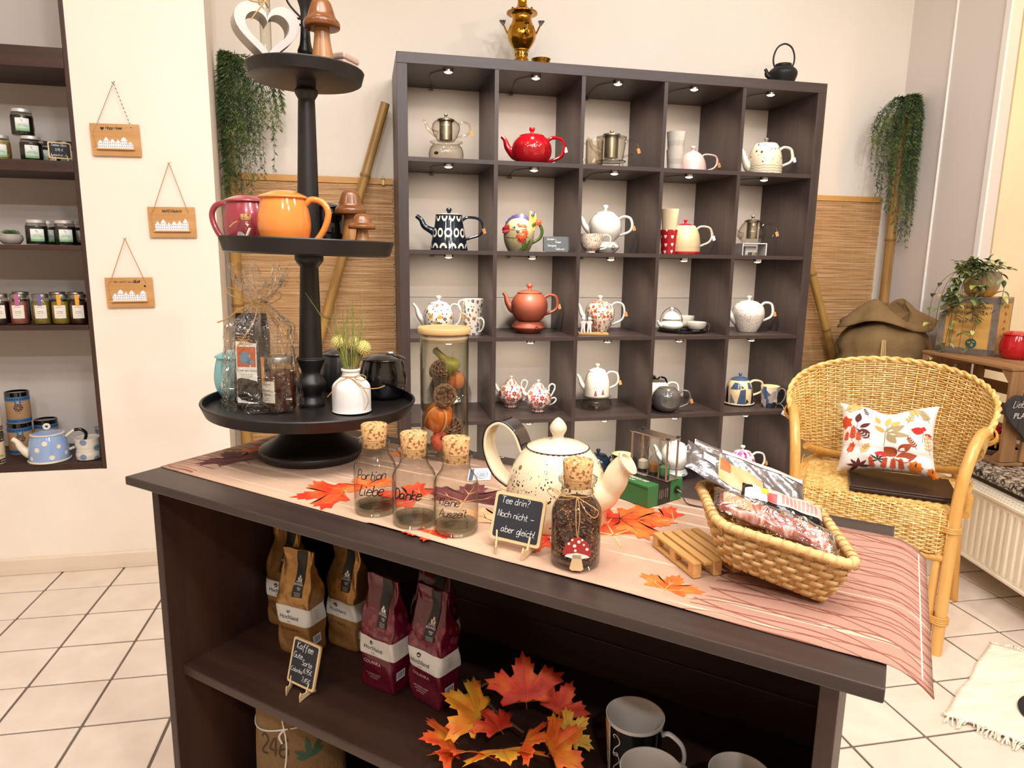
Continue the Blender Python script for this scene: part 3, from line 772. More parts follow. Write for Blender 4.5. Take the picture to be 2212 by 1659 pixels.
for k in range(8):
    a = 2 * PI * k / 8; c = V3((-.010, -.046, .128)); d = V3((math.cos(a) * .016, -.004, math.sin(a) * .011)); n_ = V3((-math.sin(a) * .003, 0, math.cos(a) * .003))
    b.tube([c, c + d * .5 + n_, c + d, c + d * .5 - n_, c], .0006, 5)
b.build('star_anise', m_twine, o)

# ribbed vase with grass
m_vase = mat('white_stoneware', 'ece6de', .5)
o = thing('ribbed_vase', 'small white ribbed vase of grass tied with twine on the lowest tray', 'vase', S(-.164, -1.512, Z1), -10)
MB().open_lathe(cr2([(0, .0015), (.033, .0015), (.0345, .004), (.0345, .040), (.032, .051), (.023, .060), (.0165, .065), (.0155, .068), (.0155, .073), (.0172, .0755), (.0172, .0785), (.0152, .0795), (.0145, .06)], 3), 112, lobes=(56, .028)).build('body', m_vase, o, 60)
bt = MB()
for st in ([(.0168 * math.cos(a), .0168 * math.sin(a), .066 + .001 * math.sin(3 * a)) for a in [2 * PI * i / 14 for i in range(15)]], [(.008, -.016, .066), (.022, -.02, .071), (.030, -.018, .066), (.024, -.018, .060), (.010, -.018, .064)],
           [(0, -.018, .066), (-.018, -.025, .058), (-.028, -.03, .042), (-.037, -.028, .032)], [(.002, -.018, .066), (.026, -.03, .050), (.05, -.028, .048), (.064, -.022, .052)], [(0, -.018, .066), (.022, -.028, .054), (.036, -.033, .03), (.03, -.035, .01)]):
    bt.tube(crom(st, 5), .0009, 5)
bt.build('twine_bow', m_twine, o)
rg = random.Random(3); bt = MB()
for k in range(46):
    a = rg.uniform(0, 2 * PI); l = rg.uniform(.05, .125); sp = rg.uniform(.1, .9)
    x, y = math.cos(a), math.sin(a)
    bt.tube(crom([(x * .005, y * .005, .045), (x * .011, y * .011, .079), (x * .013 * (1 + sp), y * .013 * (1 + sp), .079 + l * .5), (x * .03 * sp * 1.3, y * .03 * sp * 1.3, .079 + l)], 3), [.0009, .0008, .0004], 4, .5)
bt.tube(crom([(-.004, 0, .05), (-.012, 0, .08), (-.036, -.004, .15), (-.075, -.006, .215)], 5), [.0012, .001, .0004], 5)
stuff(bt.build('grass', mat('dry_grass', '8a8a44', .7, var=(60, .3)), o))
m_ball = mat('yellow_flower', 'c9bd72', .9, var=(200, .3)); m_stem = mat('brown_stem', '6a4a34', .8)
for c in ((-.020, -.006, .128), (.007, .004, .124), (.026, -.012, .119)):
    b = MB(); n = 120
    for i in range(n):
        ph = math.acos(1 - 2 * (i + .5) / n); th = i * 2.39996; d = V3((math.sin(ph) * math.cos(th), math.sin(ph) * math.sin(th), math.cos(ph)))
        e = d.orthogonal().normalized() * .0016; f = d.cross(e); p = V3(c)
        b.add([p + d * .0095 + e, p + d * .0095 + f, p + d * .0095 - e, p + d * .0095 - f, p + d * .0142], [(0, 1, 4), (1, 2, 4), (2, 3, 4), (3, 0, 4)])
    b.ball(c, .011, 8)
    h = b.build('flower_head', m_ball, o, 0)
    MB().tube([(c[0] * .3, c[1] * .3, .07), (c[0], c[1], c[2] - .009)], .0009, 5).build('flower_stem', m_stem, o)

# ------------------------------------------------------------------ bottles and jars on the counter
BP = [(0, .004), (.026, .004), (.029, .001), (.031, .005), (.0312, .066), (.0302, .073), (.027, .080), (.0222, .0865), (.0198, .091), (.0194, .096), (.0196, .105), (.0235, .107), (.0242, .110), (.0235, .1125), (.0195, .113)]
m_bglass = glass('bottle_glass', 'f7f6f1', '6c6c62', 1.3)
def bottle(label, loc, rz):
    o = thing('corked_bottle', label, 'bottle', loc, rz, 'corked glass bottles on the counter')
    MB().open_lathe(BP, 48).build('glass_body', m_bglass, o)
    MB().lathe([(0, .009), (.022, .007), (.0285, .0075), (.0295, .012)], 40).build('glass_base', glass('base_glass', 'eef0e8', '5f665c', 1.6), o)
    MB().lathe([(.0165, .1), (.0176, .112), (.0192, .1325), (.0186, .1335), (0, .1338)], 32).build('cork', m_cork, o)
    return o
m_ink = mat('black_vinyl', '191517', .5)
for label, loc, rz, wr in (
    ('corked glass bottle lettered Portion Liebe, leftmost of the row', T(.474, .098), 0, (('Portion', .0135, -.029, .058, .10), ('Liebe', .0155, -.026, .034, .10))),
    ('corked glass bottle lettered Danke, middle of the row', T(.553, .090), -2, (('Danke', .0145, -.033, .045, .14),)),
    ('corked glass bottle lettered Kleine Auszeit, right of the empty three', T(.619, .099), -6, (('Kleine', .0115, -.0265, .046, .10), ('Auszeit', .0115, -.0265, .030, .10)))):
    o = bottle(label, loc, rz); b = MB(); fn = wrapper(BP, -PI / 2, .0006)
    for tx, sz, x, z, w_ in wr: hand(b, tx, sz, fn, x, z, w_, .25, 1.0)
    b.build('lettering', m_ink, o, 0)
o = bottle('corked glass jar of loose tea with a toadstool tag and twine bow', T(.805, .092), -18); del o['group']; o['category'] = 'jar'; o.name = 'tea_jar'
b = MB(); b.lathe([(0, .009), (.0285, .009), (.0298, .013), (.030, .066), (.0285, .074), (.024, .0815), (.012, .084), (0, .083)], 40)
t = NT('loose_tea'); vo = t.n('TexVoronoi', None, Vector=t.co(), Scale=420)
t.base(t.ramp(t.n('SeparateColor', None, i0=vo.outputs['Color']).outputs[0], [(0, '2a1510'), (.3, '4a2418'), (.55, '6a3320'), (.75, '8a5a38'), (.9, 'b08a5c')], True))
t.b.inputs['Roughness'].default_value = .8; t.bump(vo.outputs['Distance'], 1, .004)
stuff(b.build('loose_tea', t.m, o))
b = MB(); rg = random.Random(5)      # tea shreds pressed against the glass
for k in range(420):
    a = rg.uniform(0, 2 * PI); z = rg.uniform(.012, .074); r = .0297 if z < .066 else .0297 - (z - .066) * .45
    p = V3((r * math.cos(a), r * math.sin(a), z)); tg = V3((-math.sin(a), math.cos(a), 0)); q = rg.uniform(0, PI); d = tg * math.cos(q) + V3((0, 0, 1)) * math.sin(q)
    n_ = V3((math.cos(a), math.sin(a), 0)); l = rg.uniform(.0012, .0035); e = n_.cross(d) * rg.uniform(.0004, .001)
    b.add([p - d * l + e, p + d * l + e, p + d * l - e, p - d * l - e, p + n_ * .0007], [(0, 1, 4), (1, 2, 4), (2, 3, 4), (3, 0, 4)]); b.k = rg.randrange(3)
stuff(b.build('tea_shreds', [mat('tea_dark', '3a1c12', .7), mat('tea_red', '7a3420', .7), mat('tea_tan', 'a98452', .7)], o, 0))
bt = MB()
for st in ([(.0204 * math.cos(a), .0204 * math.sin(a), .0935 + .001 * math.sin(2 * a)) for a in [2 * PI * i / 16 for i in range(17)]],
           [(.0, -.0215, .0935), (-.014, -.026, .096), (-.03, -.024, .104), (-.036, -.02, .099), (-.026, -.023, .091), (-.01, -.0235, .091), (0, -.0215, .0935)],
           [(.0, -.0215, .0935), (-.02, -.028, .097), (-.034, -.028, .108)], [(.0, -.0215, .0935), (.014, -.027, .087), (.026, -.025, .078), (.022, -.0262, .070), (.012, -.030, .078), (.004, -.026, .09)],
           [(.0, -.0215, .0935), (-.001, -.027, .084), (-.0005, -.0318, .070), (.0005, -.033, .056), (.002, -.0332, .047)], [(.0005, -.0215, .0935), (.003, -.027, .084), (.004, -.0318, .070), (.003, -.033, .056), (.0025, -.0332, .047)]):
    bt.tube(crom(st, 5), .00065, 5)
bt.build('twine_bow', m_twine, o)
fm = lambda x, y, z: (x + .002, -.0332 - z, y + .012)
MB().prism([(-.0165 + .0, .012), (-.0175, .016), (-.013, .026), (-.005, .034), (.004, .035), (.012, .029), (.017, .018), (.0175, .012), (.012, .0135), (0, .016), (-.012, .0135)], 0, .0018, fm).build('toadstool_cap', mat('red_print_wood', 'a8302a', .6), o, 0)
MB().prism([(-.0145, .0105), (-.012, .0135), (0, .016), (.012, .0135), (.0155, .0105), (.006, .008), (-.006, .008)], .0002, .0016, fm).build('toadstool_gills', mat('white_print_wood', 'e6e0d6', .7), o, 0)
MB().prism([(-.005, .013), (.005, .013), (.0065, .004), (.0085, -.005), (.006, -.0075), (-.006, -.0075), (-.0085, -.005), (-.0065, .004)], -.0004, .0016, fm).build('toadstool_stem', mat('birch_plywood', 'd8b98a', .6), o, 0)
b = MB()
for x, y, r in ((-.010, .027, .0016), (-.003, .0245, .0021), (.002, .030, .002), (.008, .0265, .0014), (.012, .021, .0019), (-.002, .0185, .0017), (-.006, .032, .0014), (.006, .0325, .0014)):
    b.prism([(x + r * math.cos(2 * PI * i / 12), y + r * math.sin(2 * PI * i / 12)) for i in range(12)], .0019, .0021, fm)
b.build('toadstool_dots', mat('white_print_wood', 'e6e0d6', .7), o, 0)

# chalk boards on little easels
m_slate = mat('chalk_board', '25262a', .75, var=(14, .12)); m_ply = mat('birch_plywood', 'd8b98a', .6); m_chalk = mat('white_chalk', 'e9e9e6', .9)
def chalkboard(label, loc, rz, w_, h, lines_, lean=16, sw=.07):
    o = thing('chalkboard_sign', label, 'sign', loc, rz)
    L = Mx.Translation((0, .004, .012)) @ Mx.Rotation(R_(-lean), 4, 'X')
    b = MB(); b.M = L
    rr = lambda ww, hh, r: [(sx * (ww / 2 - r) + r * math.cos(a), hh / 2 + sy * (hh / 2 - r) + r * math.sin(a)) for sx, sy, a0 in ((1, 1, 0), (-1, 1, 90), (-1, -1, 180), (1, -1, 270)) for a in (R_(a0), R_(a0 + 45), R_(a0 + 90))]
    b.prism(rr(w_, h, .004), 0, .004, lambda x, y, z: (x, z, y)).build('frame', m_ply, o, 30)
    b = MB(); b.M = L
    b.prism([(x, y) for x, y in rr(w_ - .008, h - .008, .003)], -.0004, .0002, lambda x, y, z: (x, z, y + .004)).build('slate', m_slate, o, 0)
    b = MB(); fn0 = lambda x, y: L @ V3((x - w_ / 2, -.0008, y))
    for ln_ in lines_: hand(b, ln_[0], ln_[1], fn0, ln_[2], ln_[3], sw, .12, 1.3)
    b.build('chalk_lettering', m_chalk, o, 0)
    for s in (-1, 1):
        b = MB(); x = s * w_ * .30
        pts = [(-.012, 0), (-.012, .010), (-.009, .016), (-.006, .011), (.002, .010), (.008, .022), (.014, .030), (.019, .018), (.024, 0), (.012, .003), (0, .002)]
        b.prism(pts, -.0012, .0012, lambda px_, pz, e: (x + e + s * .0 + px_ * (-.5 if s < 0 else 0), px_ - .002, pz))
        b.build('easel_foot', m_ply, o, 0)
    return o
chalkboard('chalkboard sign reading Tee drin before the speckled teapot', T(.724, .073), THD + 1, .074, .063, [('Tee drin?', .0085, .010, .049), ('Noch nicht -', .0085, .008, .031), ('aber gleich!', .0085, .016, .012)], 18)
ZM = .4203
chalkboard('chalkboard price sign reading Kaffee before the gold coffee bags', T(.29, .098, ZM), THD - 2, .066, .078, [('Kaffee', .011, .012, .061), ('Gute', .0095, .007, .045), ('Sorte', .009, .030, .037), ('6,95€', .0078, .036, .0255), ('Colanka', .0072, .006, .0215), ('7,45€', .0078, .035, .010)], 16, .09)

# the big speckled teapot, spout towards the right front of the counter
def crs(prof, n=5): return cr2(prof, n)
SHAPES = {
 'round': [(.50, 0), (.56, .015), (.74, .10), (.93, .28), (1, .50), (.95, .72), (.78, .90), (.60, 1)],
 'bell': [(.97, 0), (1, .02), (1, .20), (.985, .42), (.92, .65), (.80, .84), (.62, 1)],
 'pear': [(.58, 0), (.62, .03), (.80, .22), (.95, .45), (1, .62), (.93, .82), (.74, .95), (.56, 1)],
 'cone': [(1, 0), (1, .02), (.93, .25), (.82, .55), (.72, .85), (.70, .97), (.70, 1)],
 'squat': [(.55, 0), (.62, .03), (.90, .22), (1, .42), (.94, .62), (.70, .88), (.5, 1)],
 'bowl': [(.42, 0), (.40, .05), (.42, .09), (.75, .28), (.94, .62), (1, 1)],
 'tumbler': [(.78, 0), (.80, .01), (.90, .5), (1, 1)]}
def teapot(name, label, loc, rz, R, H, shape, m, ml=None, mk=None, mh=None, ms=None, lid=(.60, .16, .12), knob=.16, spout=(.62, .18, .98), handle=(.62, .86, .16), sr=(.26, .10), hr=.085, cat='teapot', group=None, knobm=None, tagm=None):
    """spout to local -x, handle to +x. lid = (radius, height, lip) in R, spout = (reach, low, high), handle = (reach, high, low)"""
    o = thing(name, label, cat, loc, rz, group)
    prof = [(r * R, z * H) for r, z in crs(SHAPES[shape])]
    MB().lathe(prof, 44).build('body', m, o)
    pr = sorted(prof, key=lambda p: p[1])
    def rad(z):
        for (r0, z0), (r1, z1) in zip(pr, pr[1:]):
            if z0 <= z <= z1 and z1 > z0: return r0 + (r1 - r0) * (z - z0) / (z1 - z0)
        return pr[-1][0]
    rl, hl = lid[0] * R, lid[1] * R
    lo = MB().lathe(crs([(rl, H - .002), (rl * 1.04, H + .001), (rl * .99, H + .0025), (rl * .72, H + hl * .62), (rl * .3, H + hl * .95), (0, H + hl)], 4), 36).build('lid', ml or m, o)
    k = knob * R
    if knob: MB().lathe(crs([(k * .62, H + hl * .9), (k * .55, H + hl + k * .5), (k, H + hl + k * 1.25), (k * .8, H + hl + k * 1.9), (0, H + hl + k * 2.05)], 4), 20).build('knob', mk or ml or m, lo)
    if spout:
        rc, z0, z1 = spout; zl, zh = max(z0 * H, sr[0] * R * 1.16), z1 * H; r0 = rad(zl)
        MB().tube(crom([(-r0 * .72, 0, zl + .004), (-r0 * 1.0, 0, zl + .12 * H), (-R * (1 + rc * .40), 0, zl + .45 * (zh - zl)), (-R * (1 + rc * .66), 0, zl + .80 * (zh - zl)), (-R * (1 + rc), 0, zh)], 6), [sr[0] * R * 1.1, sr[0] * R, sr[0] * R * .7, (sr[0] * .35 + sr[1] * .6) * R, sr[1] * R, sr[1] * R * .95], 14).build('spout', ms or m, o)
    if handle:
        rc, zh, zl = handle; zh *= H; zl *= H; ra, rb = rad(zh), rad(zl)
        hp = crom([(ra * .94, 0, zh), (ra + R * .22 * rc / .6, 0, zh + .10 * H), (R * (1 + rc * .78), 0, zh + .04 * H), (R * (1 + rc), 0, zh - .22 * H), (R * (1 + rc * .78), 0, zl + .28 * (zh - zl)), (rb + (R - rb) * .5 + R * .14, 0, zl + .05 * H), (rb * .93, 0, zl)], 6)
        MB().tube(hp, hr * R, 10, 1.35).build('handle', mh or m, o)
        if tagm:
            p = hp[int(len(hp) * .42)]
            b = MB(); b.tube([p + V3((0, -.004, .003)), p + V3((.006, -.006, -.006)), p + V3((.007, -.007, -.018))], .0005, 4)
            Rt = Mx.Rotation(R_(-18), 3, 'Y')
            b.box(p + V3((.009, -.0075, -.028)), (.013, .0008, .021), Rt)
            b.build('price_tag', tagm, o, 0)
    return o
m_tag = mat('kraft_tag', 'c98d4e', .8); m_tagw = mat('white_paper', 'f2efe9', .7)
t = NT('speckled_cream_glaze')
q = t.n('SeparateXYZ', None, i0=t.co()); zf = t.mth('MULTIPLY', q.outputs[2], 9.5)
v1 = t.n('TexVoronoi', None, Vector=t.co(), Scale=270); v2 = t.n('TexVoronoi', None, Vector=t.co(), Scale=60)
c1 = t.n('SeparateColor', None, i0=v1.outputs['Color']); c2 = t.n('SeparateColor', None, i0=v2.outputs['Color'])
band = t.mth('SUBTRACT', .5, t.mth('ABSOLUTE', t.mth('SUBTRACT', t.mth('MULTIPLY', q.outputs[2], 10.0), .55)))
thr = t.mth('MULTIPLY', t.mth('MAXIMUM', band, .03), t.mth('MULTIPLY', t.noise(40, 3), 2.6))
m1 = t.mth('MULTIPLY', t.mth('LESS_THAN', c1.outputs[0], thr), t.mth('LESS_THAN', v1.outputs['Distance'], t.mth('MULTIPLY', c1.outputs[1], .55)))
m2 = t.mth('MULTIPLY', t.mth('LESS_THAN', c2.outputs[0], .16), t.mth('LESS_THAN', v2.outputs['Distance'], t.mth('MULTIPLY', c2.outputs[1], .3)))
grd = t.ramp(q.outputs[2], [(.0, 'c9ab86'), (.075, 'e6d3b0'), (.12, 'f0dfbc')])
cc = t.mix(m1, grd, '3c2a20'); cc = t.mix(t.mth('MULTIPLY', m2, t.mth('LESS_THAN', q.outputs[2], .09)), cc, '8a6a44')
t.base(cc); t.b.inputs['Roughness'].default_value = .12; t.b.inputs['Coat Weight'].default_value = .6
m_speck = t.m
m_cream = ceramic('cream_glaze', 'ecdcb8'); m_dkglz = ceramic('dark_brown_glaze', '1e1518')
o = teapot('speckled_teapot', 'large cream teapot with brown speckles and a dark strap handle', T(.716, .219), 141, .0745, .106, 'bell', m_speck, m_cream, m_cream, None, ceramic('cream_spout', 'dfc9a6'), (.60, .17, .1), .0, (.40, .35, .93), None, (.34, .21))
b = MB(); b.lathe(crs([(.014, .1165), (.009, .121), (.0085, .125), (.0125, .133), (.0115, .140), (.0055, .148), (0, .1515)], 4), 24)
b.build('knob', ceramic('pale_knob', 'd5c6ac'), [c for c in o.children if c.name.startswith('lid')][0])
b = MB(); b.lathe([(.0435, .1055), (.0462, .1062), (.0466, .1075), (.0452, .1082)], 44).build('lid_rim', m_dkglz, [c for c in o.children if c.name.startswith('lid')][0])
hp = crom([(.050, 0, .094), (.064, 0, .123), (.088, 0, .136), (.110, 0, .122), (.114, 0, .090), (.098, 0, .056), (.074, 0, .040)], 8)
def strap(off, wd, th):
    b = MB(); n = len(hp); vs = []
    for i in range(n):
        tg = (hp[min(i + 1, n - 1)] - hp[max(i - 1, 0)]).normalized(); nr = V3((tg.z, 0, -tg.x)) * -1
        for y, e in ((-wd, off), (wd, off), (wd, off + th), (-wd, off + th)): vs.append(hp[i] + nr * e + V3((0, y, 0)))
    fs = []
    for i in range(n - 1):
        for j in range(4): fs.append((4 * i + j, 4 * i + (j + 1) % 4, 4 * i + 4 + (j + 1) % 4, 4 * i + 4 + j))
    fs += [(3, 2, 1, 0), (4 * n - 4, 4 * n - 3, 4 * n - 2, 4 * n - 1)]
    return b.add(vs, fs)
hd = strap(-.0035, .0165, .004).build('handle', m_cream, o, 50, .001)
strap(.0006, .0165, .0028).build('handle_back', m_dkglz, hd, 50, .001)
b = MB(); b.lathe([(.0105, 0), (.0165, .006), (.0165, .009), (.0125, .009), (.0115, .002)], 24)
b.M = Mx()
sp = [c for c in o.children if c.name.startswith('spout')][0]
b2 = MB(); b2.M = Mx.Translation((-.100, 0, .094)) @ Mx.Rotation(R_(-52), 4, 'Y'); b2.lathe([(.0135, 0), (.0178, .006), (.0182, .009), (.0140, .009), (.0115, .001), (0, .001)], 28)
b2.build('spout_lip', ceramic('pale_knob', 'd5c6ac'), sp)

# tent price card with thread
o = thing('price_card', 'folded white price card with a blue edge beside the speckled teapot', 'price card', T(.520, .312), 4)
b = MB(); b.add([(-.022, -.013, 0), (.018, -.017, 0), (.024, -.001, .016), (-.014, .004, .016)], [(0, 1, 2, 3)]).build('front_flap', m_tagw, o, 0)
b = MB(); b.add([(-.014, .0042, .0158), (.024, -.0008, .0158), (.030, .013, 0), (-.006, .018, 0)], [(0, 1, 2, 3)]).build('back_flap', m_tagw, o, 0)
P0 = V3((-.022, -.0131, .0004)); ux = V3((.040, -.004, 0)) / .04; uy = V3((.008, .017, .016)) / .0247
fnc = lambda x, y: P0 + ux * x + uy * y + V3((0, -.0003, .0002))
b = MB(); b.sheet([(.002, .0005), (.009, .0005), (.009, .023), (.002, .023)], fnc)
for r0, r1 in ((.0072, .008), (.0045, .0052)):
    n = 24; b.add([fnc(.024 + 1.25 * r * math.cos(2 * PI * i / n), .011 + r * math.sin(2 * PI * i / n)) for r in (r0, r1) for i in range(n)], [(i, (i + 1) % n, n + (i + 1) % n, n + i) for i in range(n)])
for k in range(3): b.sheet([(.020, .0085 + .002 * k), (.028, .0085 + .002 * k), (.028, .0095 + .002 * k), (.020, .0095 + .002 * k)], fnc)
b.build('print', mat('blue_print', '3a4f78', .6), o, 0)
MB().tube(crom([(.024, -.001, .016), (.022, .004, .026), (.034, .010, .030), (.046, -.002, .034)], 5), .0005, 5).build('thread', mat('white_thread', 'e8e4dc', .8), o)

# ------------------------------------------------------------------ tall storage jar with autumn finds
JP = T(.394, .391)
o = thing('storage_jar', 'tall glass storage jar with a bamboo lid behind the bottles', 'jar', JP)
MB().open_lathe([(0, .003), (.042, .003), (.0455, .006), (.0455, .236), (.0445, .237), (.0435, .236), (.0435, .010), (.03, .008), (0, .008)], 48).build('glass_body', m_bglass, o)
m_bamb = wood('bamboo_board', 'c49a62', 'dcb67e', 0, 1, .5, .6, .05)
ld = MB().lathe([(.0415, .222), (.0425, .224), (.0425, .237), (.0485, .2375), (.0495, .240), (.0495, .247), (.0485, .2485), (.0455, .2485), (.045, .247), (0, .247)], 48).build('lid', m_bamb, o)
MB().lathe([(.0428, .226), (.0442, .228), (.0442, .231), (.0428, .233)], 40).build('seal', mat('clear_rubber', 'd8c8b0', .5), ld)
m_cone = mat('pine_cone', '6b4630', .85, var=(90, .35)); m_conet = mat('pine_cone_tip', '8d6a4c', .9)
def pine_cone(label, loc, R, H, rot, openk=.55):
    o = thing('pine_cone', label, 'pine cone', loc, 0); o.rotation_euler = rot
    b = MB(); b.lathe(crs([(.1 * R, -H * .5), (.45 * R, -H * .3), (.45 * R, 0), (.2 * R, H * .4), (0, H * .48)], 3), 12)
    n = 62
    for i in range(n):
        f = i / (n - 1); z = -H * .46 + H * .92 * f; th = i * 2.39996
        pr = R * (math.sin(PI * min(1, .12 + .80 * (1 - f) ** .75)) ** .6)
        d = V3((math.cos(th), math.sin(th), 0)); tg = V3((-math.sin(th), math.cos(th), 0)); u = V3((0, 0, 1))
        a = (.1 + openk * (.4 + f)); dd = d * math.cos(a) + u * math.sin(a); nn = tg.cross(dd) * -1
        p0 = d * pr * .25 + u * z; L = pr * .85; w_ = max(.0022, pr * .36)
        b.k = 0
        b.add([p0 - tg * w_ * .3, p0 + tg * w_ * .3, p0 + dd * L * .75 + tg * w_ - nn * .0006, p0 + dd * L + nn * .0014, p0 + dd * L * .75 - tg * w_ - nn * .0006, p0 + dd * L * .8 + nn * .0032],
              [(0, 1, 2), (0, 2, 3), (0, 3, 4), (1, 0, 5), (0, 4, 5), (2, 1, 5)])
        b.k = 1
        b.add([p0 + dd * L * .75 + tg * w_ - nn * .0006, p0 + dd * L + nn * .0014, p0 + dd * L * .75 - tg * w_ - nn * .0006, p0 + dd * L * .8 + nn * .0032], [(0, 1, 3), (1, 2, 3)])
    b.build('scales', [m_cone, m_conet], o, 0)
def J(x, y, z): return JP + V3((.978, -.208, 0)) * x + V3((.208, .978, 0)) * y + V3((0, 0, z))
pine_cone('upper pine cone in the tall jar', J(-.012, -.002, .166), .021, .05, (R_(60), R_(40), 0))
pine_cone('open pine cone in the middle of the tall jar', J(.001, -.010, .120), .023, .044, (R_(75), R_(-10), 0), .3)
pine_cone('dark pine cone at the right of the orange pumpkin in the jar', J(.021, -.002, .052), .019, .042, (R_(35), R_(-30), 0), .3)
def pumpkin(name, label, loc, R, H, mA, mB, lobes, rot=(0, 0, 0), stem=True, stripes=True):
    o = thing(name, label, 'gourd', loc, 0); o.rotation_euler = rot
    n = 48; prof = crs([(0, .12 * H), (.3 * R, .03 * H), (.7 * R, .04 * H), (.96 * R, .28 * H), (R, .5 * H), (.92 * R, .75 * H), (.62 * R, .95 * H), (.25 * R, .96 * H), (0, .86 * H)], 4)
    MB().lathe([(r, z - H / 2) for r, z in prof], n, lobes=(lobes, .13)).build('flesh', mA, o)
    if stripes:
        b = MB()
        for k in range(4):
            a = 2 * PI * k / 4 + .5
            b.tube([((r * .992 + .0002) * math.cos(a), (r * .992 + .0002) * math.sin(a), z - H / 2) for r, z in prof[6:-5]], .0016, 6)
        b.build('stripes', mB, o)
    if stem: MB().tube(crom([(0, 0, .34 * H), (.001, 0, .5 * H), (.006, 0, .66 * H)], 4), [.004, .0028, .0034], 8).build('stem', mat('gourd_stem', '5a4a30', .8), o)
pumpkin('ornamental_gourd', 'smooth orange gourd with pale stripes in the tall jar', J(-.011, -.008, .078), .0265, .052, mat('orange_gourd', 'e0761c', .35, var=(40, .12)), mat('gourd_stripe', 'f0c078', .4), 6, (R_(25), R_(15), 0), False)
pumpkin('small_pumpkin', 'red orange ribbed pumpkin at the bottom of the tall jar', J(-.004, -.008, .031), .023, .036, mat('red_pumpkin', 'c8421c', .55, var=(60, .15)), m_cone, 12, (R_(55), 0, R_(-10)), True, False)
pumpkin('small_pumpkin', 'pale orange pumpkin behind the upper cone in the tall jar', J(.020, .012, .146), .017, .032, mat('pale_pumpkin', 'd97c3a', .5, var=(60, .15)), m_cone, 10, (0, 0, 0), False, False)
o = thing('bottle_gourd', 'green yellow gourd with a long neck at the top of the tall jar', 'gourd', J(0, -.012, .2), 0)
a0 = J(-.016, -.010, .206) - o.location; a1 = J(.020, -.008, .170) - o.location
t = NT('green_gourd'); t.base(t.ramp(t.noise(1, 3, t.mapped((25, 25, 25))), [(.35, '6a6e1e'), (.6, 'a09a2c'), (.75, 'b8a840')])); t.b.inputs['Roughness'].default_value = .35; m_gg = t.m
MB().tube([a0 + (a1 - a0) * f for f in (-.08, -.06, 0, .15, .35, .5, .62, .72, .82, .92, 1.0, 1.07, 1.11)], [.001, .0045, .0068, .0062, .0068, .0085, .0125, .0160, .0178, .0175, .015, .009, .001], 22).build('flesh', m_gg, o)
# dark plate leaning in the cell behind is built with the cube shelf

# ------------------------------------------------------------------ green box and sand timers
GX = V3((.43, -.90, 0)).normalized(); gz = math.degrees(math.atan2(GX.y, GX.x))
o = thing('green_box', 'green cardboard tea box with a black band under the sand timers', 'box', (.248, -1.764, .7926), gz)
m_gbox = mat('green_card', '2f6b36', .35, var=(4, .05)); m_gblk = mat('black_card', '1b1512', .35)
W_, D_, H_ = .0785, .082, .0345
MB().box((W_ / 2, D_ / 2, H_ / 2), (W_, D_, H_)).build('carton', m_gbox, o, 0, .0008)
MB().box((W_ / 2, D_ * .47, H_ / 2), (W_ + .0008, D_ * .34, H_ + .0008)).build('band', m_gblk, o, 0)
b = MB(); b.box((W_ / 2, -.0003, H_ - .0035), (W_ * .98, .0006, .001)); b.build('lid_flap', mat('dark_green_card', '1c4422', .4), o, 0)
b = MB(); fr = plane((W_ + .0006, 0, 0), (0, 1, 0), (0, 0, 1), .0002)
for k, (tx, sz) in enumerate((('5 Teesorten', .0028), ('Minuten ziehen', .0026), ('3 - 4 - 5', .0032), ('Earl Grey und', .0026), ('andere Klassiker', .0026))):
    vs, fs = type2d(tx, sz * .9); b.add([fr(D_ * .34 + .0045 * k - c, H_ * .5 + a) for a, c in vs], fs)
b.build('side_lettering', mat('cream_print', 'e8dcc8', .6), o, 0)
b = MB(); ft = plane((0, 0, H_ + .0003), (1, 0, 0), (0, 1, 0), .0003)
hand(b, 'Teepause', .009, ft, .016, .0155, .13, .3); hand(b, 'Genuss', .006, ft, .022, .006, .13, .3)
fb = plane((0, 0, H_ + .0008), (1, 0, 0), (0, 1, 0), .0003); hand(b, 'Klassiker', .005, fb, .018, .036, .11, .3)
b.build('top_lettering', mat('cream_print', 'e8dcc8', .6), o, 0)
b = MB(); b.M = Mx.Translation((W_ + .0004, D_ * .83, H_ * .5)) @ Mx.Rotation(R_(90), 4, 'Y'); b.lathe([(.0065, 0), (.0065, .001), (0, .001)], 20).build('socket', mat('black_plastic', '15120f', .4), o)
o = thing('cable', 'black power cable plugged into the green tea box', 'cable', (0, 0, 0))
gp = lambda x, y, z: V3((.248, -1.764, .7926)) + GX * x + V3((-GX.y, GX.x, 0)) * y + V3((0, 0, z))
MB().tube([gp(W_ + .0016, D_ * .83, H_ * .5), gp(W_ + .010, D_ * .83, H_ * .42)], .0017, 10).build('plug', m_metal, o)
MB().tube(crom([gp(W_ + .010, D_ * .83, H_ * .42), gp(W_ + .018, D_ * .80, .006), gp(W_ + .026, D_ * .80, .0015), gp(W_ + .044, D_ * .86, .0015), gp(W_ + .066, D_ * 1.05, .0015)], 6), .0011, 8).build('lead', mat('black_plastic', '15120f', .4), o)

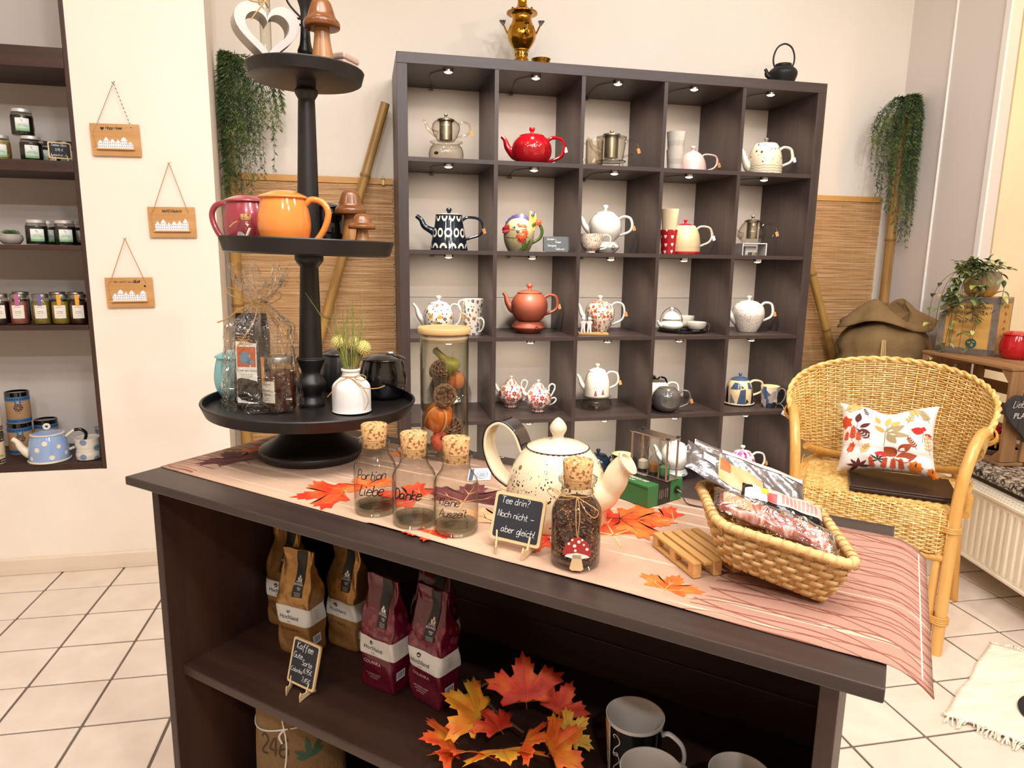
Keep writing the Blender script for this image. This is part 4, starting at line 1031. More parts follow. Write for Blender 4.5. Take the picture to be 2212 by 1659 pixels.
hg = thing('sand_timer', 'steel framed set of three sand timers on the green box', 'sand timer', gp(.0405, .0545, H_ + .0006), gz)
m_chr = mat('polished_steel', 'c8c2ba', .18, 1)
for z in (.001, .0665): MB().box((0, 0, z), (.080, .030, .0018)).build('plate', m_chr, hg, 0, .0006)
for sx in (-1, 1):
    for sy in (-1, 1):
        p_ = MB().tube([(sx * .0365, sy * .0125, .002), (sx * .0365, sy * .0125, .0658)], .0018, 10).build('post', m_chr, hg)
        MB().lathe([(.0034, .0674), (.0034, .069), (.0028, .0696), (0, .0696)], 16, (sx * .0365, sy * .0125, 0)).build('rubber_cap', mat('black_plastic', '15120f', .4), p_)
for k, cs in enumerate(('cfc6b4', '8a5a2c', '3f7a50')):
    x = -.0225 + .0225 * k
    gpz = [(0, .005), (.0078, .005), (.0084, .008), (.0084, .022), (.006, .028), (.0016, .0333), (.0016, .0347), (.006, .040), (.0084, .046), (.0084, .060), (.0078, .063), (0, .063)]
    g_ = MB().lathe(gpz, 24, (x, 0, 0)).build('glass_bulb', m_bglass, hg)
    MB().lathe([(0, .0055), (.0076, .0055), (.0078, .018), (.004, .0205), (0, .0215)], 20, (x, 0, 0)).build('sand', mat('sand_' + str(k), cs, .8, bump=(900, .4, .0005)), g_)
    MB().lathe([(.0080, .002), (.0080, .0055), (0, .0055)], 20, (x, 0, 0)).build('stopper', mat('black_plastic', '15120f', .4), g_)
    MB().lathe([(0, .0628), (.0080, .0628), (.0080, .0655)], 20, (x, 0, 0)).build('stopper', mat('black_plastic', '15120f', .4), g_)

# ------------------------------------------------------------------ little pallet
PX = (T(.953, .121) - T(.880, .189)); pz = math.degrees(math.atan2(PX.y, PX.x)); PL = .1
o = thing('mini_pallet', 'small light wooden pallet lying under the woven basket', 'pallet', T(.873, .191, ZC + .0003), pz)
m_pal = wood('pale_pine', 'c08a4a', 'dcae6c', 0, 1.2, .5, .7, .1)
for k in range(5): MB().box((PL / 2, .0055 + .0145 * k, .0170), (PL, .0105, .0036)).build('slat', m_pal, o, 0, .0004)
for x in (.006, PL / 2, PL - .006):
    for y in (.006, .0345, .063): MB().box((x, y, .0095), (.012, .011, .0114)).build('block', m_pal, o, 0, .0004)
for y in (.006, .0345, .063): MB().box((PL / 2, y, .0019), (PL, .011, .0038)).build('runner', m_pal, o, 0, .0004)

# ------------------------------------------------------------------ woven basket with packets
BZ = V3((.345, -2.085, .7932))
o = bk = thing('woven_basket', 'pale woven palm leaf basket tilted on the small pallet', 'basket', BZ)
rim = [V3(p) - BZ for p in ((.294, -1.967, .877), (.250, -2.102, .874), (.367, -2.192, .853), (.434, -2.02, .857))]
bot = [V3(p) - BZ for p in ((.312, -1.985, .8215), (.267, -2.092, .8215), (.360, -2.158, .7945), (.410, -2.03, .7965))]
def loop(cs, n=96, rad=.16):
    """rounded quadrilateral as n points"""
    pts = []
    for i in range(4):
        a, b_, c = cs[i - 1], cs[i], cs[(i + 1) % 4]
        for j in range(7):
            f = j / 6; p = b_ + (a - b_) * rad; q = b_ + (c - b_) * rad
            pts.append((1 - f) ** 2 * p + 2 * f * (1 - f) * b_ + f * f * q)
    d = [0]
    for i in range(len(pts)): d.append(d[-1] + (pts[(i + 1) % len(pts)] - pts[i]).length)
    out = []; k = 0
    for i in range(n):
        t_ = d[-1] * i / n
        while d[k + 1] < t_: k += 1
        f = (t_ - d[k]) / max(1e-9, d[k + 1] - d[k]); out.append(pts[k].lerp(pts[(k + 1) % len(pts)], f))
    return out
NL = 384; LR, LB = loop(rim, NL), loop(bot, NL); cen = sum(rim, V3()) / 4
def bk_pt(i, v):
    p = LB[i % NL].lerp(LR[i % NL], v); return p + (V3((p.x - cen.x, p.y - cen.y, 0)).normalized()) * (.004 * math.sin(PI * v))
m_palm = wood('palm_leaf', 'bf9152', 'e2bf86', 0, 2.5, .6, .8, .2); m_palm2 = wood('palm_leaf_stake', 'a9783e', 'cda468', 2, 2.5, .6, .8, .2)
NR = 7; NS = 48
for r in range(NR):     # each horizontal strip goes in front of one stake and behind the next
    b = MB(); vs = []
    for i in range(NL):
        ph = i * NS / NL * PI + (PI if r % 2 else 0) ; off = .0024 * math.copysign(abs(math.sin(ph)) ** .6, math.sin(ph))
        pr = [bk_pt(i, (r + .06) / NR), bk_pt(i, (r + .5) / NR), bk_pt(i, (r + .94) / NR)]
        out = V3((pr[1].x - cen.x, pr[1].y - cen.y, .012)).normalized()
        vs += [pr[0] + out * (off - .0006), pr[1] + out * (off + .0012), pr[2] + out * (off - .0006)]
    b.add(vs, [(3 * i + j, (3 * i + 3 + j) % (3 * NL), (3 * i + 4 + j) % (3 * NL), 3 * i + 1 + j) for i in range(NL) for j in (0, 1)])
    ob = b.build('woven_strip', m_palm, bk, 80); md = ob.modifiers.new('t', 'SOLIDIFY'); md.thickness = .0011
b0 = None
for k in range(NS):
    i = int((k + .5) * NL / NS); b = MB(); vs = []
    for v in (0, .2, .4, .6, .8, 1):
        p, q = bk_pt(i - 2, v), bk_pt(i + 2, v); vs += [p, q]
    b.add(vs, [(2 * j, 2 * j + 1, 2 * j + 3, 2 * j + 2) for j in range(5)])
    b.build('stake', m_palm2, bk, 0)
MB().add(LB + [sum(bot, V3()) / 4], [(i, (i + 1) % NL, NL) for i in range(NL)]).build('bottom', m_palm2, bk, 0)
b = MB(); rp = []
for i in range(NL):
    p = LR[i]; b_ = p + V3((0, 0, .001)); rp.append(b_)
b.tube(rp, [.0058 + .0004 * math.sin(i * .9) for i in range(NL)], 10, closed=True).build('rim', m_palm, bk)
b = MB()
for k in range(0, NL, 9):
    p = rp[k]; tg = (rp[(k + 1) % NL] - rp[k - 1]).normalized(); s1 = tg.cross(V3((0, 0, 1))).normalized(); s2 = V3((0, 0, 1))
    b.tube([p + (s1 * math.cos(a) + s2 * math.sin(a)) * .0063 + tg * (.004 * a / PI) for a in [2 * PI * i / 10 for i in range(11)]], .0007, 4)
b.build('rim_binding', m_palm2, bk)
b = MB(); rg = random.Random(11)
for k in range(240):
    f, g_ = rg.uniform(.14, .86), rg.uniform(.14, .86)
    p = bot[0].lerp(bot[3], f).lerp(bot[1].lerp(bot[2], f), g_) + V3((0, 0, rg.uniform(.012, .038)))
    l = rg.uniform(.008, .018); d = V3((rg.uniform(-1, 1), rg.uniform(-1, 1), rg.uniform(-.3, .6))).normalized() * l; e = V3((rg.uniform(-1, 1), rg.uniform(-1, 1), rg.uniform(-.5, 1))) * l * .4
    b.tube(crom([p - d * .6, p + e, p + d * .6], 3), .0006, 4)
b.tube(crom([rim[3] + V3((-.03, -.0, -.01)), rim[3] + V3((-.024, .004, .012)), rim[3] + V3((-.028, .004, .028))], 4), .0006, 4)
o = stuff(b.build('straw_filling', mat('wood_wool', 'b98a4e', .8, var=(50, .3)), None)); o.location = BZ; tag(o, 'shredded wood wool filling the woven basket', 'wood wool')
def Bk(f, g_, z): return BZ + rim[0].lerp(rim[3], f).lerp(rim[1].lerp(rim[2], f), g_) + V3((0, 0, z))   # f: left..right, g: back..front
m_silver = mat('silver_foil', 'a8a5a6', .16, .95, bump=(35, .35, .006)); m_bfoil = mat('black_gloss_foil', '0f0e10', .12, bump=(40, .5, .006)); m_kraftp = mat('printed_tan', 'c79a6a', .35)
def packet(name, label, A, B, wv, th, m, prints=(), bulge=.5, tip=.0, cat='packet'):
    """flat packet from end A to end B, wv = half width vector, th = thickness"""
    o = thing(name, label, cat, (A + B) / 2)
    ax = (B - A) / 2; up = ax.cross(wv).normalized()
    if up.z < 0: up = -up
    def pt(u, v, sgn):
        a, c = 2 * u - 1, 2 * v - 1
        h = th / 2 * (1 - abs(a) ** 6) ** .5 * (1 - abs(c) ** 4) ** .5 if abs(a) < 1 and abs(c) < 1 else 0
        return ax * a + wv * c + up * (h * sgn + .0012 * math.sin(9 * a + 4 * c)) 
    b = MB(); b.grid(lambda u, v: pt(u, v, 1), 24, 12); b.grid(lambda u, v: pt(1 - u, v, -1), 24, 12)
    b.build('foil', m, o)
    for nm, u0, u1, v0, v1, mp, lift in prints:
        b = MB(); b.grid(lambda u, v: pt(u0 + (u1 - u0) * u, v0 + (v1 - v0) * v, 1) + up * (.0007 + lift), 10, 6); b.build(nm, mp, o)
    return o, pt, up
# silver packet standing at the back, the second packet with a tan front, the black packet and the clear bag with ham coloured slices
packet('silver_packet', 'long silver foil packet at the back of the woven basket', Bk(-.06, .06, .040), Bk(.88, .07, .012), V3((.006, .012, .018)), .010, m_silver, (('pink_edge', .25, .99, .86, .97, mat('pink_print', 'd8a8a2', .3), 0),))
packet('tan_packet', 'clear topped packet with a tan front leaning left in the basket', Bk(-.14, .16, .044), Bk(.50, .28, .014), V3((.010, .018, .012)), .010, mat('grey_foil', '8a8788', .2, .85, bump=(40, .4, .006)),
       (('tan_print', .40, .98, .12, .92, m_kraftp, 0), ('white_label', .2, .36, .5, .8, m_tagw, 0), ('orange_print', .42, .55, .5, .9, mat('orange_print', 'c8571f', .6), .0004)))
o, pt, up = packet('black_packet', 'glossy black packet with a pink printed front in the woven basket', Bk(.28, .45, .010), Bk(.93, .42, -.002), V3((.012, .020, .016)), .024, m_bfoil,
       (('pink_panel', .28, .97, .55, .93, mat('pale_pink_print', 'd9a59a', .35), 0), ('white_panel', .10, .28, .5, .93, mat('pale_print', 'd8d2cc', .35), 0), ('price_sticker', .02, .12, .45, .8, m_tagw, .0006), ('yellow_picture', .20, .30, .72, .92, mat('yellow_print', 'e0b040', .4), .0005), ('red_picture', .28, .40, .56, .80, mat('red_print', 'b8342a', .4), .0005)))
b = MB()
for k in range(9):
    for r in range(3): b.grid(lambda u, v: pt(.46 + .05 * k + .012 * r + .004 * u, .60 + .25 * v, 1) + up * .0012, 1, 3)
stuff(b.build('small_print', mat('brown_print', '8a4a40', .5), o, 0))
t = NT('ham_slices'); t.base(t.ramp(t.noise(1, 3, t.mapped((60, 30, 30)), .6, 1), [(.35, '6e2a24'), (.5, 'a8564a'), (.62, 'd8a898')])); t.b.inputs['Roughness'].default_value = .25
packet('fruit_bag', 'clear plastic bag of red brown pieces along the front of the basket', Bk(.06, .70, .016), Bk(.84, .84, .008), V3((.007, .013, .006)), .016, t.m, (('picture_label', .03, .30, .25, .85, mat('pale_orange_print', 'd9a078', .3, var=(90, .25)), .0006),))
o = thing('clear_wrap', 'crinkled clear film around the red brown pieces in the basket', 'wrap', (Bk(.06, .70, .016) + Bk(.84, .84, .008)) / 2)
ax = (Bk(.89, .85, .009) - Bk(.02, .69, .018)) / 2; wv = V3((.008, .0155, .0075)); up = V3((0, 0, 1))
b = MB()
b.grid(lambda u, v: ax * (2 * u - 1) + wv * (2 * v - 1) + up * (.0115 * (1 - abs(2 * v - 1) ** 3) * (1 - abs(2 * u - 1) ** 8) + .001 + .0012 * math.sin(19 * u + 9 * v) + .0008 * math.sin(31 * u - 13 * v)), 44, 12)
b.build('film', m_cello, o)

# ------------------------------------------------------------------ coffee bags on the middle shelf
t = NT('burgundy_foil'); vo = t.n('TexVoronoi', None, Vector=t.mapped((75, 75, 60)), Scale=1)
q = t.n('SeparateXYZ', None, i0=t.co())
bn = t.mth('MULTIPLY', t.mth('LESS_THAN', vo.outputs['Distance'], .42), t.mth('MULTIPLY', t.mth('GREATER_THAN', q.outputs[2], .098), t.mth('LESS_THAN', q.outputs[2], .15)))
t.base(t.mix(t.mth('MULTIPLY', bn, .6), '5e0d22', '8a3a46')); t.b.inputs['Roughness'].default_value = .22; t.b.inputs['Coat Weight'].default_value = .3; t.bump(t.noise(38, 3), .5, .006); m_burg = t.m
t = NT('gold_foil'); vo = t.n('TexVoronoi', None, Vector=t.mapped((75, 75, 60)), Scale=1); q = t.n('SeparateXYZ', None, i0=t.co())
t.base(t.mix(t.mth('GREATER_THAN', q.outputs[2], .064), '8c6236', t.mix(t.mth('MULTIPLY', t.mth('LESS_THAN', vo.outputs['Distance'], .42), .3), 'a87e4a', 'bf9860'))); t.put(t.b.inputs['Metallic'], t.mth('MULTIPLY', t.mth('GREATER_THAN', q.outputs[2], .1), .7)); t.b.inputs['Roughness'].default_value = .32; t.bump(t.noise(38, 3), .55, .006); m_gold = t.m
m_band = mat('white_band', 'd8d2c8', .4); m_strip = mat('black_sticker', '191817', .5); m_pk = mat('black_print', '1c1a1a', .6); m_pw = mat('white_print', 'e4ded6', .6); m_pp = mat('pink_white_print', 'd8b8b4', .6)
LV = [(0, .034, .022), (.006, .0375, .0255), (.05, .0385, .0265), (.105, .0385, .026), (.135, .0375, .0225), (.162, .035, .012), (.178, .0335, .0045), (.182, .034, .0035), (.206, .0345, .003)]
def bag_sec(z):
    for (z0, a0, b0), (z1, a1, b1) in zip(LV, LV[1:]):
        if z <= z1: f = (z - z0) / (z1 - z0); return a0 + (a1 - a0) * f, b0 + (b1 - b0) * f
    return LV[-1][1:]
def coffee_bag(label, loc, rz, kind, seed, tilt=0):
    o = thing('coffee_bag', label, 'coffee bag', loc, rz, 'coffee bags on the middle shelf'); o.rotation_euler.y = R_(tilt)
    rg = random.Random(seed); p1, p2, p3 = rg.uniform(0, 6), rg.uniform(0, 6), rg.uniform(0, 6)
    def pt(a, z, e=0):
        hx, hy = bag_sec(z); c, s = math.cos(a), math.sin(a); k = .22
        x = hx * math.copysign(abs(c) ** k, c); y = hy * math.copysign(abs(s) ** k, s)
        cr = .0016 * math.sin(26 * z * 4 + 3 * a + p1) + .0014 * math.sin(70 * z + p2 + 5 * x * 30) * (1 if z > .09 else .3)
        n_ = V3((c, s, 0)); return V3((x, y, z)) + n_ * (cr + e) + V3((0, -.004 * max(0, (z - .15) / .05) * math.sin(p3), 0))
    ff = lambda f: f * 2 * PI
    MB().grid(lambda u, v: pt(ff(u), .001 + .205 * v), 64, 46, True).build('bag', m_gold if kind == 'gold' else m_burg, o, 50)
    MB().grid(lambda u, v: pt(ff(u), .066 + .034 * v, .0007), 64, 5, True).build('label_band', m_band, o, 50)
    def ang(x, z): hx, hy = bag_sec(z); c = max(-.999, min(.999, x / hx)); c = math.copysign(abs(c) ** (1 / .22), c); return -math.acos(c)
    front = lambda e: (lambda x, z: (lambda hx, hy: V3((x, pt(ang(min(max(x, -hx * .93), hx * .93), z), z, e).y, z)))(*bag_sec(z)))
    f1 = front(.0012)
    b = MB(); b.grid(lambda u, v: front(.0014)(.002 + .021 * u, .122 + .083 * v), 4, 24).build('black_strip', m_strip, o, 50)
    b = MB(); fs_ = front(.0019)
    for cx, cz, r_ in ((.010, .153, 20), (.016, .153, -20), (.013, .158, 0)):
        b.add([fs_(cx + .0024 * math.cos(a) * math.cos(R_(r_)) - .0033 * math.sin(a) * math.sin(R_(r_)), cz + .0033 * math.sin(a)) for a in [2 * PI * i / 12 for i in range(12)]], [tuple(range(12))])
    put_type(b, 'GANZE\nBOHNEN', .0048, fs_, .0125, .1475); put_type(b, 'DIREKT\nFAIR', .003, fs_, .015, .138)
    for k in range(3): put_type(b, 'schonend geroestet'[: 14 - k], .0022, fs_, .0135, .130 - .0028 * k)
    b.build('strip_lettering', m_pw, o, 0)
    b = MB(); fl = front(.0016); put_type(b, 'Hochland', .0112, fl, -.006, .0755); put_type(b, 'Kaffee', .0034, fl, -.006, .0695)
    n = 18; b.add([fl(-.010 + .0042 * math.cos(2 * PI * i / n), .0905 + .0042 * math.sin(2 * PI * i / n)) for i in range(n)], [tuple(range(n))])
    b.build('lettering', m_pk, o, 0)
    b = MB(); b.add([front(.0019)(x - .010, z + .0905) for x, z in ((-.003, -.0015), (-.001, .0008), (0, -.0002), (.0013, .0015), (.003, -.0015))], [(0, 1, 2, 3, 4)]).build('emblem', m_band, o, 0)
    b = MB(); put_type(b, 'GUTE SORTE' if kind == 'gold' else 'COLANKA', .0082 if kind != 'gold' else .0074, fl, -.006, .052)
    for k, tx in enumerate(('100% ARABICA KAFFEE', 'AUS COSTA RICA', 'NATURMILD')): put_type(b, tx, .0034, fl, -.006, .031 - .0042 * k)
    b.build('sort_lettering', m_pk if kind == 'gold' else m_pp, o, 0)
    side = lambda e: (lambda y, z: V3((pt(0, z, e).x, y, z)))
    sd_ = side(.0022)
    b = MB(); b.sheet([(-.018, .028), (.004, .028), (.004, .044), (-.018, .044)], sd_).build('barcode_label', m_pw, o, 0)
    b = MB(); rr_ = random.Random(4); y = -.016
    while y < .001:
        w_ = rr_.choice((.0004, .0008, .0012)); b.sheet([(y, .031), (y + w_, .031), (y + w_, .042), (y, .042)], side(.0026)); y += w_ + rr_.choice((.0005, .0009))
    put_type(b, '250 g', .0042, side(.0026), -.006, .047)
    for k in range(4): put_type(b, 'handgeroestet'[: 11 - k], .0026, side(.0026), -.006, .092 - .005 * k)
    b.build('barcode', m_pk, o, 0)
    return o
coffee_bag('gold coffee bag at the far left of the counter shelf', T(.095, .262, ZM), THD + 4, 'gold', 1)
coffee_bag('gold coffee bag at the front, behind the Kaffee price sign', T(.193, .203, ZM), THD + 6, 'gold', 2)
coffee_bag('gold coffee bag at the right, next to the burgundy bags', T(.256, .267, ZM), THD - 2, 'gold', 3)
coffee_bag('burgundy coffee bag at the left front of the three', T(.402, .200, ZM), THD - 3, 'red', 4)
coffee_bag('burgundy coffee bag standing behind the other two', T(.447, .285, ZM), THD + 2, 'red', 5)
coffee_bag('burgundy coffee bag at the right front, beside the maple twig', T(.4985, .211, ZM), THD - 8, 'red', 6)

# ------------------------------------------------------------------ maple twig
tw = thing('maple_twig', 'artificial maple twig with orange and red leaves on the middle shelf', 'twig', T(.66, .2, ZM))
WL = lambda p: V3(p) - tw.location
MB().tube(crom([WL(T(.525, .262, ZM + .012)), WL(T(.58, .225, ZM + .028)), WL(T(.64, .19, ZM + .035)), WL(T(.70, .16, ZM + .045))], 5), [.003, .0028, .0022, .0018], 8).build('twig', mat('brown_bark', '5a3a28', .85, bump=(200, .5, .001)), tw)
MB().tube(crom([WL(T(.565, .235, ZM + .024)), WL(T(.585, .262, ZM + .034))], 3), [.0025, .0018], 7).build('twig_stub', mat('brown_bark', '5a3a28', .85, bump=(200, .5, .001)), tw)
t = NT('autumn_leaf'); oi = t.n('ObjectInfo'); vv = t.n('VectorMath', {'operation': 'ADD'}, i0=t.co(), i1=t.n('CombineXYZ', None, i0=t.mth('MULTIPLY', oi.outputs['Random'], 9.0)).outputs[0]).outputs[0]
f = t.mth('ADD', t.mth('MULTIPLY', t.noise(22, 3, vv), 1.0), t.mth('SUBTRACT', t.mth('MULTIPLY', oi.outputs['Random'], .5), .25))
t.base(t.ramp(f, [(.25, 'd9431a'), (.42, 'e0691c'), (.58, 'e89a24'), (.75, 'd9a83a')])); t.b.inputs['Roughness'].default_value = .6; t.bump(t.noise(160, 2, vv), .25, .001); m_aut = t.m
m_autr = leafmat('autumn_red_leaf', 'a81f14', 'd23a1e', 'e06a2a', .6); m_lv = mat('leaf_vein_brown', '9a4a1c', .7)
def maple3(loc, size, R, m, curl=.25):
    n = len(MAPLE); b = MB()
    def fn(x, y): return V3((x * size, (y - .1) * size, size * (curl * (.25 - x * x * .7 - .5 * (y - .4) ** 2) + .10 * abs(math.sin(3.2 * math.atan2(x, y + .02))) * math.hypot(x, y))))
    rings = [.25, .5, .75, 1.0]
    vs = [fn(0, .12)] + [fn(x * k, .12 + (y - .12) * k) for k in rings for x, y in MAPLE]
    fs = [(0, 1 + i, 1 + (i + 1) % n) for i in range(n)]
    for k in range(3): fs += [(1 + k * n + i, 1 + (k + 1) * n + i, 1 + (k + 1) * n + (i + 1) % n, 1 + k * n + (i + 1) % n) for i in range(n)]
    b.add(vs, fs)
    ob = b.build('maple_leaf', m, tw, 60); ob.location = WL(loc); ob.rotation_euler = R
    md = ob.modifiers.new('t', 'SOLIDIFY'); md.thickness = .0005
    b = MB()
    for vn in VEIN[:5]:
        (x0, y0), (x1, y1) = vn
        b.tube([fn(x0 * .95 + (x1 - x0) * i / 6 * .95, y0 + (y1 - y0) * i / 6 * .95) + V3((0, 0, .0004)) for i in range(7) if y0 + (y1 - y0) * i / 6 > -.3], .0005, 4)
    v_ = b.build('leaf_veins', m_lv, ob)
e_ = lambda x, y, z: (R_(x), R_(y), R_(z))
maple3(T(.676, .212, ZM + .066), .076, e_(52, -8, -14), m_autr)
maple3(T(.622, .150, ZM + .050), .072, e_(30, -15, 60), m_aut)
maple3(T(.648, .092, ZM + .032), .066, e_(34, 10, 150), m_aut)
maple3(T(.700, .100, ZM + .050), .072, e_(24, 0, 178), m_aut)
maple3(T(.758, .150, ZM + .044), .062, e_(35, 15, -78), m_aut)
maple3(T(.726, .125, ZM + .060), .050, e_(30, 10, -125), m_aut)
maple3(T(.722, .235, ZM + .045), .056, e_(55, 20, -38), m_autr)
maple3(T(.760, .200, ZM + .038), .044, e_(45, 25, -66), m_aut)
maple3(T(.602, .105, ZM + .024), .060, e_(25, -10, 100), m_aut)
maple3(T(.662, .150, ZM + .042), .050, e_(15, 5, 30), m_autr)

# ------------------------------------------------------------------ mugs on the middle shelf
m_mblk = ceramic('mug_black', '0f0d10'); m_mwht = ceramic('mug_white', 'cfc4b8')
def tall_mug(label, loc, rz, R, H):
    o = thing('coffee_mug', label, 'mug', loc, rz, 'black and white mugs on the counter shelf')
    MB().open_lathe(crs([(0, .001), (R * .80, .001), (R * .84, .004), (R * .90, H * .4), (R, H - .002), (R * .985, H), (R * .955, H - .002), (R * .86, H * .4), (R * .78, .007), (0, .007)], 4), 48).build('body', m_mwht, o)
    fn = wrapper([(R * .84, .004), (R * .90, H * .4), (R, H)], -PI / 2, .0005)
    b = MB(); b.grid(lambda u, v: fn(-.030 + .098 * u, .004 + (H - .009) * v), 30, 8).build('black_panel', m_mblk, o)
    for k, cl in enumerate(('c88a5a', 'b98a62', 'c2a878')):
        b = MB(); b.grid(lambda u, v: fn(-.054 + .019 * u, H - .026 - .0245 * k + .021 * v), 6, 3).build('printed_square', mat('mug_square_%d' % k, cl, .3), o)
    f2 = wrapper([(R * .84, .004), (R * .90, H * .4), (R, H)], -PI / 2, .001); b = MB()
    for z0 in (H - .022, H - .052):
        P = crom([(-.020, z0 + .003, 0), (-.023, z0 + .006, 0), (-.019, z0 + .009, 0), (-.013, z0 + .005, 0), (-.012, z0 - .003, 0), (-.020, z0 - .014, 0), (-.022, z0 - .022, 0), (-.017, z0 - .025, 0), (-.014, z0 - .021, 0), (-.017, z0 - .019, 0)], 5)
        vs = []
        for i, p in enumerate(P):
            tg = (P[min(i + 1, len(P) - 1)] - P[max(i - 1, 0)]).normalized(); nn = V3((-tg.y, tg.x, 0)) * .0007
            vs += [f2(p.x + nn.x, p.y + nn.y), f2(p.x - nn.x, p.y - nn.y)]
        b.add(vs, [(2 * i, 2 * i + 1, 2 * i + 3, 2 * i + 2) for i in range(len(P) - 1)])
    b.build('scroll_print', m_mwht, o, 0)
    MB().tube(crom([(R * .96, 0, H * .80), (R * 1.2, 0, H * .84), (R * 1.62, 0, H * .72), (R * 1.72, 0, H * .50), (R * 1.45, 0, H * .26), (R * 1.05, 0, H * .16), (R * .9, 0, H * .16)], 6), .0032, 10, 1.5).build('handle', m_mwht, o)
    return o
tall_mug('tall black and white mug with scroll print, farthest back of three', T(.857, .208, ZM), -36, .042, .104)
tall_mug('black and white mug in front, its rim cut by the picture edge', T(.909, .122, ZM), 20, .040, .099)
tall_mug('black and white mug at the right with its handle towards the left', T(1.012, .172, ZM), 165, .040, .099)

# ------------------------------------------------------------------ burlap bag on the bottom shelf
m_burlap = cloth('burlap', '6e5030', 'b08a58', 3600, .95, .8)
o = thing('burlap_bag', 'burlap bag numbered 246 tied with white cord under the coffee bags', 'bag', T(.19, .19, .0803), -12)
bp = [(.072, 0), (.080, .006), (.084, .05), (.083, .15), (.080, .22), (.079, .262), (.074, .268), (.06, .27), (0, .27)]
bp2 = crs(bp, 4)
MB().lathe(bp2, 48).build('sack', m_burlap, o)
fn = wrapper(bp2[:-10], -PI / 2 + .1, .001)
bt = MB(); bt.tube([fn(.08 * (2 * PI * i / 48), .225 + .012 * math.sin(i * .26 + 1)) for i in range(49)], .0016, 6); bt.tube([fn(-.012 + .004 * math.sin(z * 40), z) for z in [.02 + .0165 * k for k in range(15)]] , .0016, 6)
bt.tube(crom([fn(-.012, .232), V3(fn(-.02, .222)) + V3((0, -.004, 0)), fn(-.016, .205)], 4), .002, 6)
bt.build('white_cord', mat('white_cord', 'd8d0c4', .85), o)
b = MB(); hand(b, '246', .036, fn, -.064, .178, .09, .05, 1.2); b.build('number', mat('brown_paint', '3a2516', .8), o, 0)
b = MB()
for a, l in ((100, .042), (55, .046), (150, .034), (25, .03), (175, .026)):
    ca, sa = math.cos(R_(a)), math.sin(R_(a))
    P = [(l * f, .0055 * math.sin(PI * f) * sg) for sg, fs_ in ((1, [i / 8 for i in range(9)]), (-1, [1 - i / 8 for i in range(1, 8)])) for f in fs_]
    b.add([fn(.034 + x * ca - y * sa, .172 + x * sa + y * ca) for x, y in P], [tuple(range(len(P)))])
b.build('leaf_print', mat('green_paint', '2e4a34', .8), o, 0)

# ------------------------------------------------------------------ what stands in the cube shelf
Z_ = {1: rowz(1), 2: rowz(2), 3: rowz(3), 4: rowz(4), 5: rowz5()}
for k in Z_: Z_[k] += .0006
def cell(r, x, y, dz=0): return V3((x, y, Z_[r] + dz))
m_red = ceramic('red_glaze', 'b4101c'); m_whp = ceramic('white_porcelain', 'ece4d6'); m_pinkg = ceramic('pink_glaze', 'e2bcb4', .3); m_navy = ceramic('navy_glaze', '16202c'); m_terra = mat('terracotta', '9c4f38', .5, var=(6, .05)); m_greyg = ceramic('grey_glaze', '55524f', .15)
m_steel = mat('infuser_steel', 'b9b09c', .22, .9)
m_gl2 = glass('pot_glass', 'f6f3ec', '9a9080', 1.3)
RT = -12
def infuser(o, r, z0, z1, flare=1.25):
    MB().open_lathe([(0, z0), (r, z0), (r, z1 - .012), (r * flare, z1 - .006), (r * flare, z1)], 28).build('infuser', m_steel, o)
def glass_warmer(label, loc, R, H, tea=True):
    o = thing('glass_warmer', label, 'warmer', loc, RT)
    MB().open_lathe(crs([(R * .78, .001), (R * .96, H * .15), (R, H * .4), (R * .90, H * .72), (R * .76, H * .80), (R * .78, H * .86), (R * .95, H * .97), (R * .93, H)], 4), 40).build('glass_body', m_gl2, o)
    MB().lathe([(0, .002), (.019, .002), (.019, .015), (.017, .0155), (.017, .010), (0, .010)], 24).build('tea_light', m_chr, o)
    fn = wrapper([(R * .96, H * .15), (R, H * .4), (R * .9, H * .72)], -PI / 2 - .5, .001); b = MB()
    b.add([fn(.011 * math.cos(a), H * .34 + .006 * math.sin(a)) for a in [2 * PI * i / 18 for i in range(18)]], [tuple(range(18))]); b.build('sticker', mat('dark_sticker', '3a2a22', .5), o, 0)
    return o
def glass_pot(label, loc, R, H, shape='pear', top=.04, inf=(.025, .006, 1.0), knobm=None, hr=.075):
    o = teapot('glass_teapot', label, loc, RT, R, H, shape, m_gl2, m_gl2, knobm or m_steel, m_gl2, m_gl2, (.58, .16, .1), .13, (.62, .28, .98), (.72, .80, .18), (.22, .09), hr, tagm=m_tag)
    if inf: infuser(o, inf[0], inf[1], H * inf[2])
    return o
# row 1
glass_warmer('round glass warmer under the glass teapot, top left cell', cell(1, .201, .13), .0705, .080)
glass_pot('glass teapot with a steel infuser on a glass warmer', cell(1, .200, .13, .0803), .057, .082, 'pear', inf=(.026, .004, 1.03))
teapot('red_teapot', 'glossy bright red round teapot in the top shelf row', cell(1, .557, .13), RT, .083, .118, 'round', m_red, lid=(.60, .13, .1), knob=.15, spout=(.50, .30, .98), handle=(.62, .86, .14), tagm=m_tagw)
o = thing('glass_mug', 'clear glass mug beside the glass teapot in the top row', 'mug', cell(1, .812, .075), RT)
MB().open_lathe([(0, .002), (.034, .002), (.036, .006), (.037, .105), (.0365, .107), (.035, .106), (.033, .010), (0, .008)], 36).build('glass_body', m_gl2, o)
MB().tube(crom([(-.035, 0, .090), (-.052, 0, .095), (-.060, 0, .07), (-.052, 0, .035), (-.035, 0, .028)], 6), .004, 8).build('handle', m_gl2, o)
o = thing('wire_stand', 'low steel wire stand under the wide glass teapot', 'stand', cell(1, .915, .16), RT)
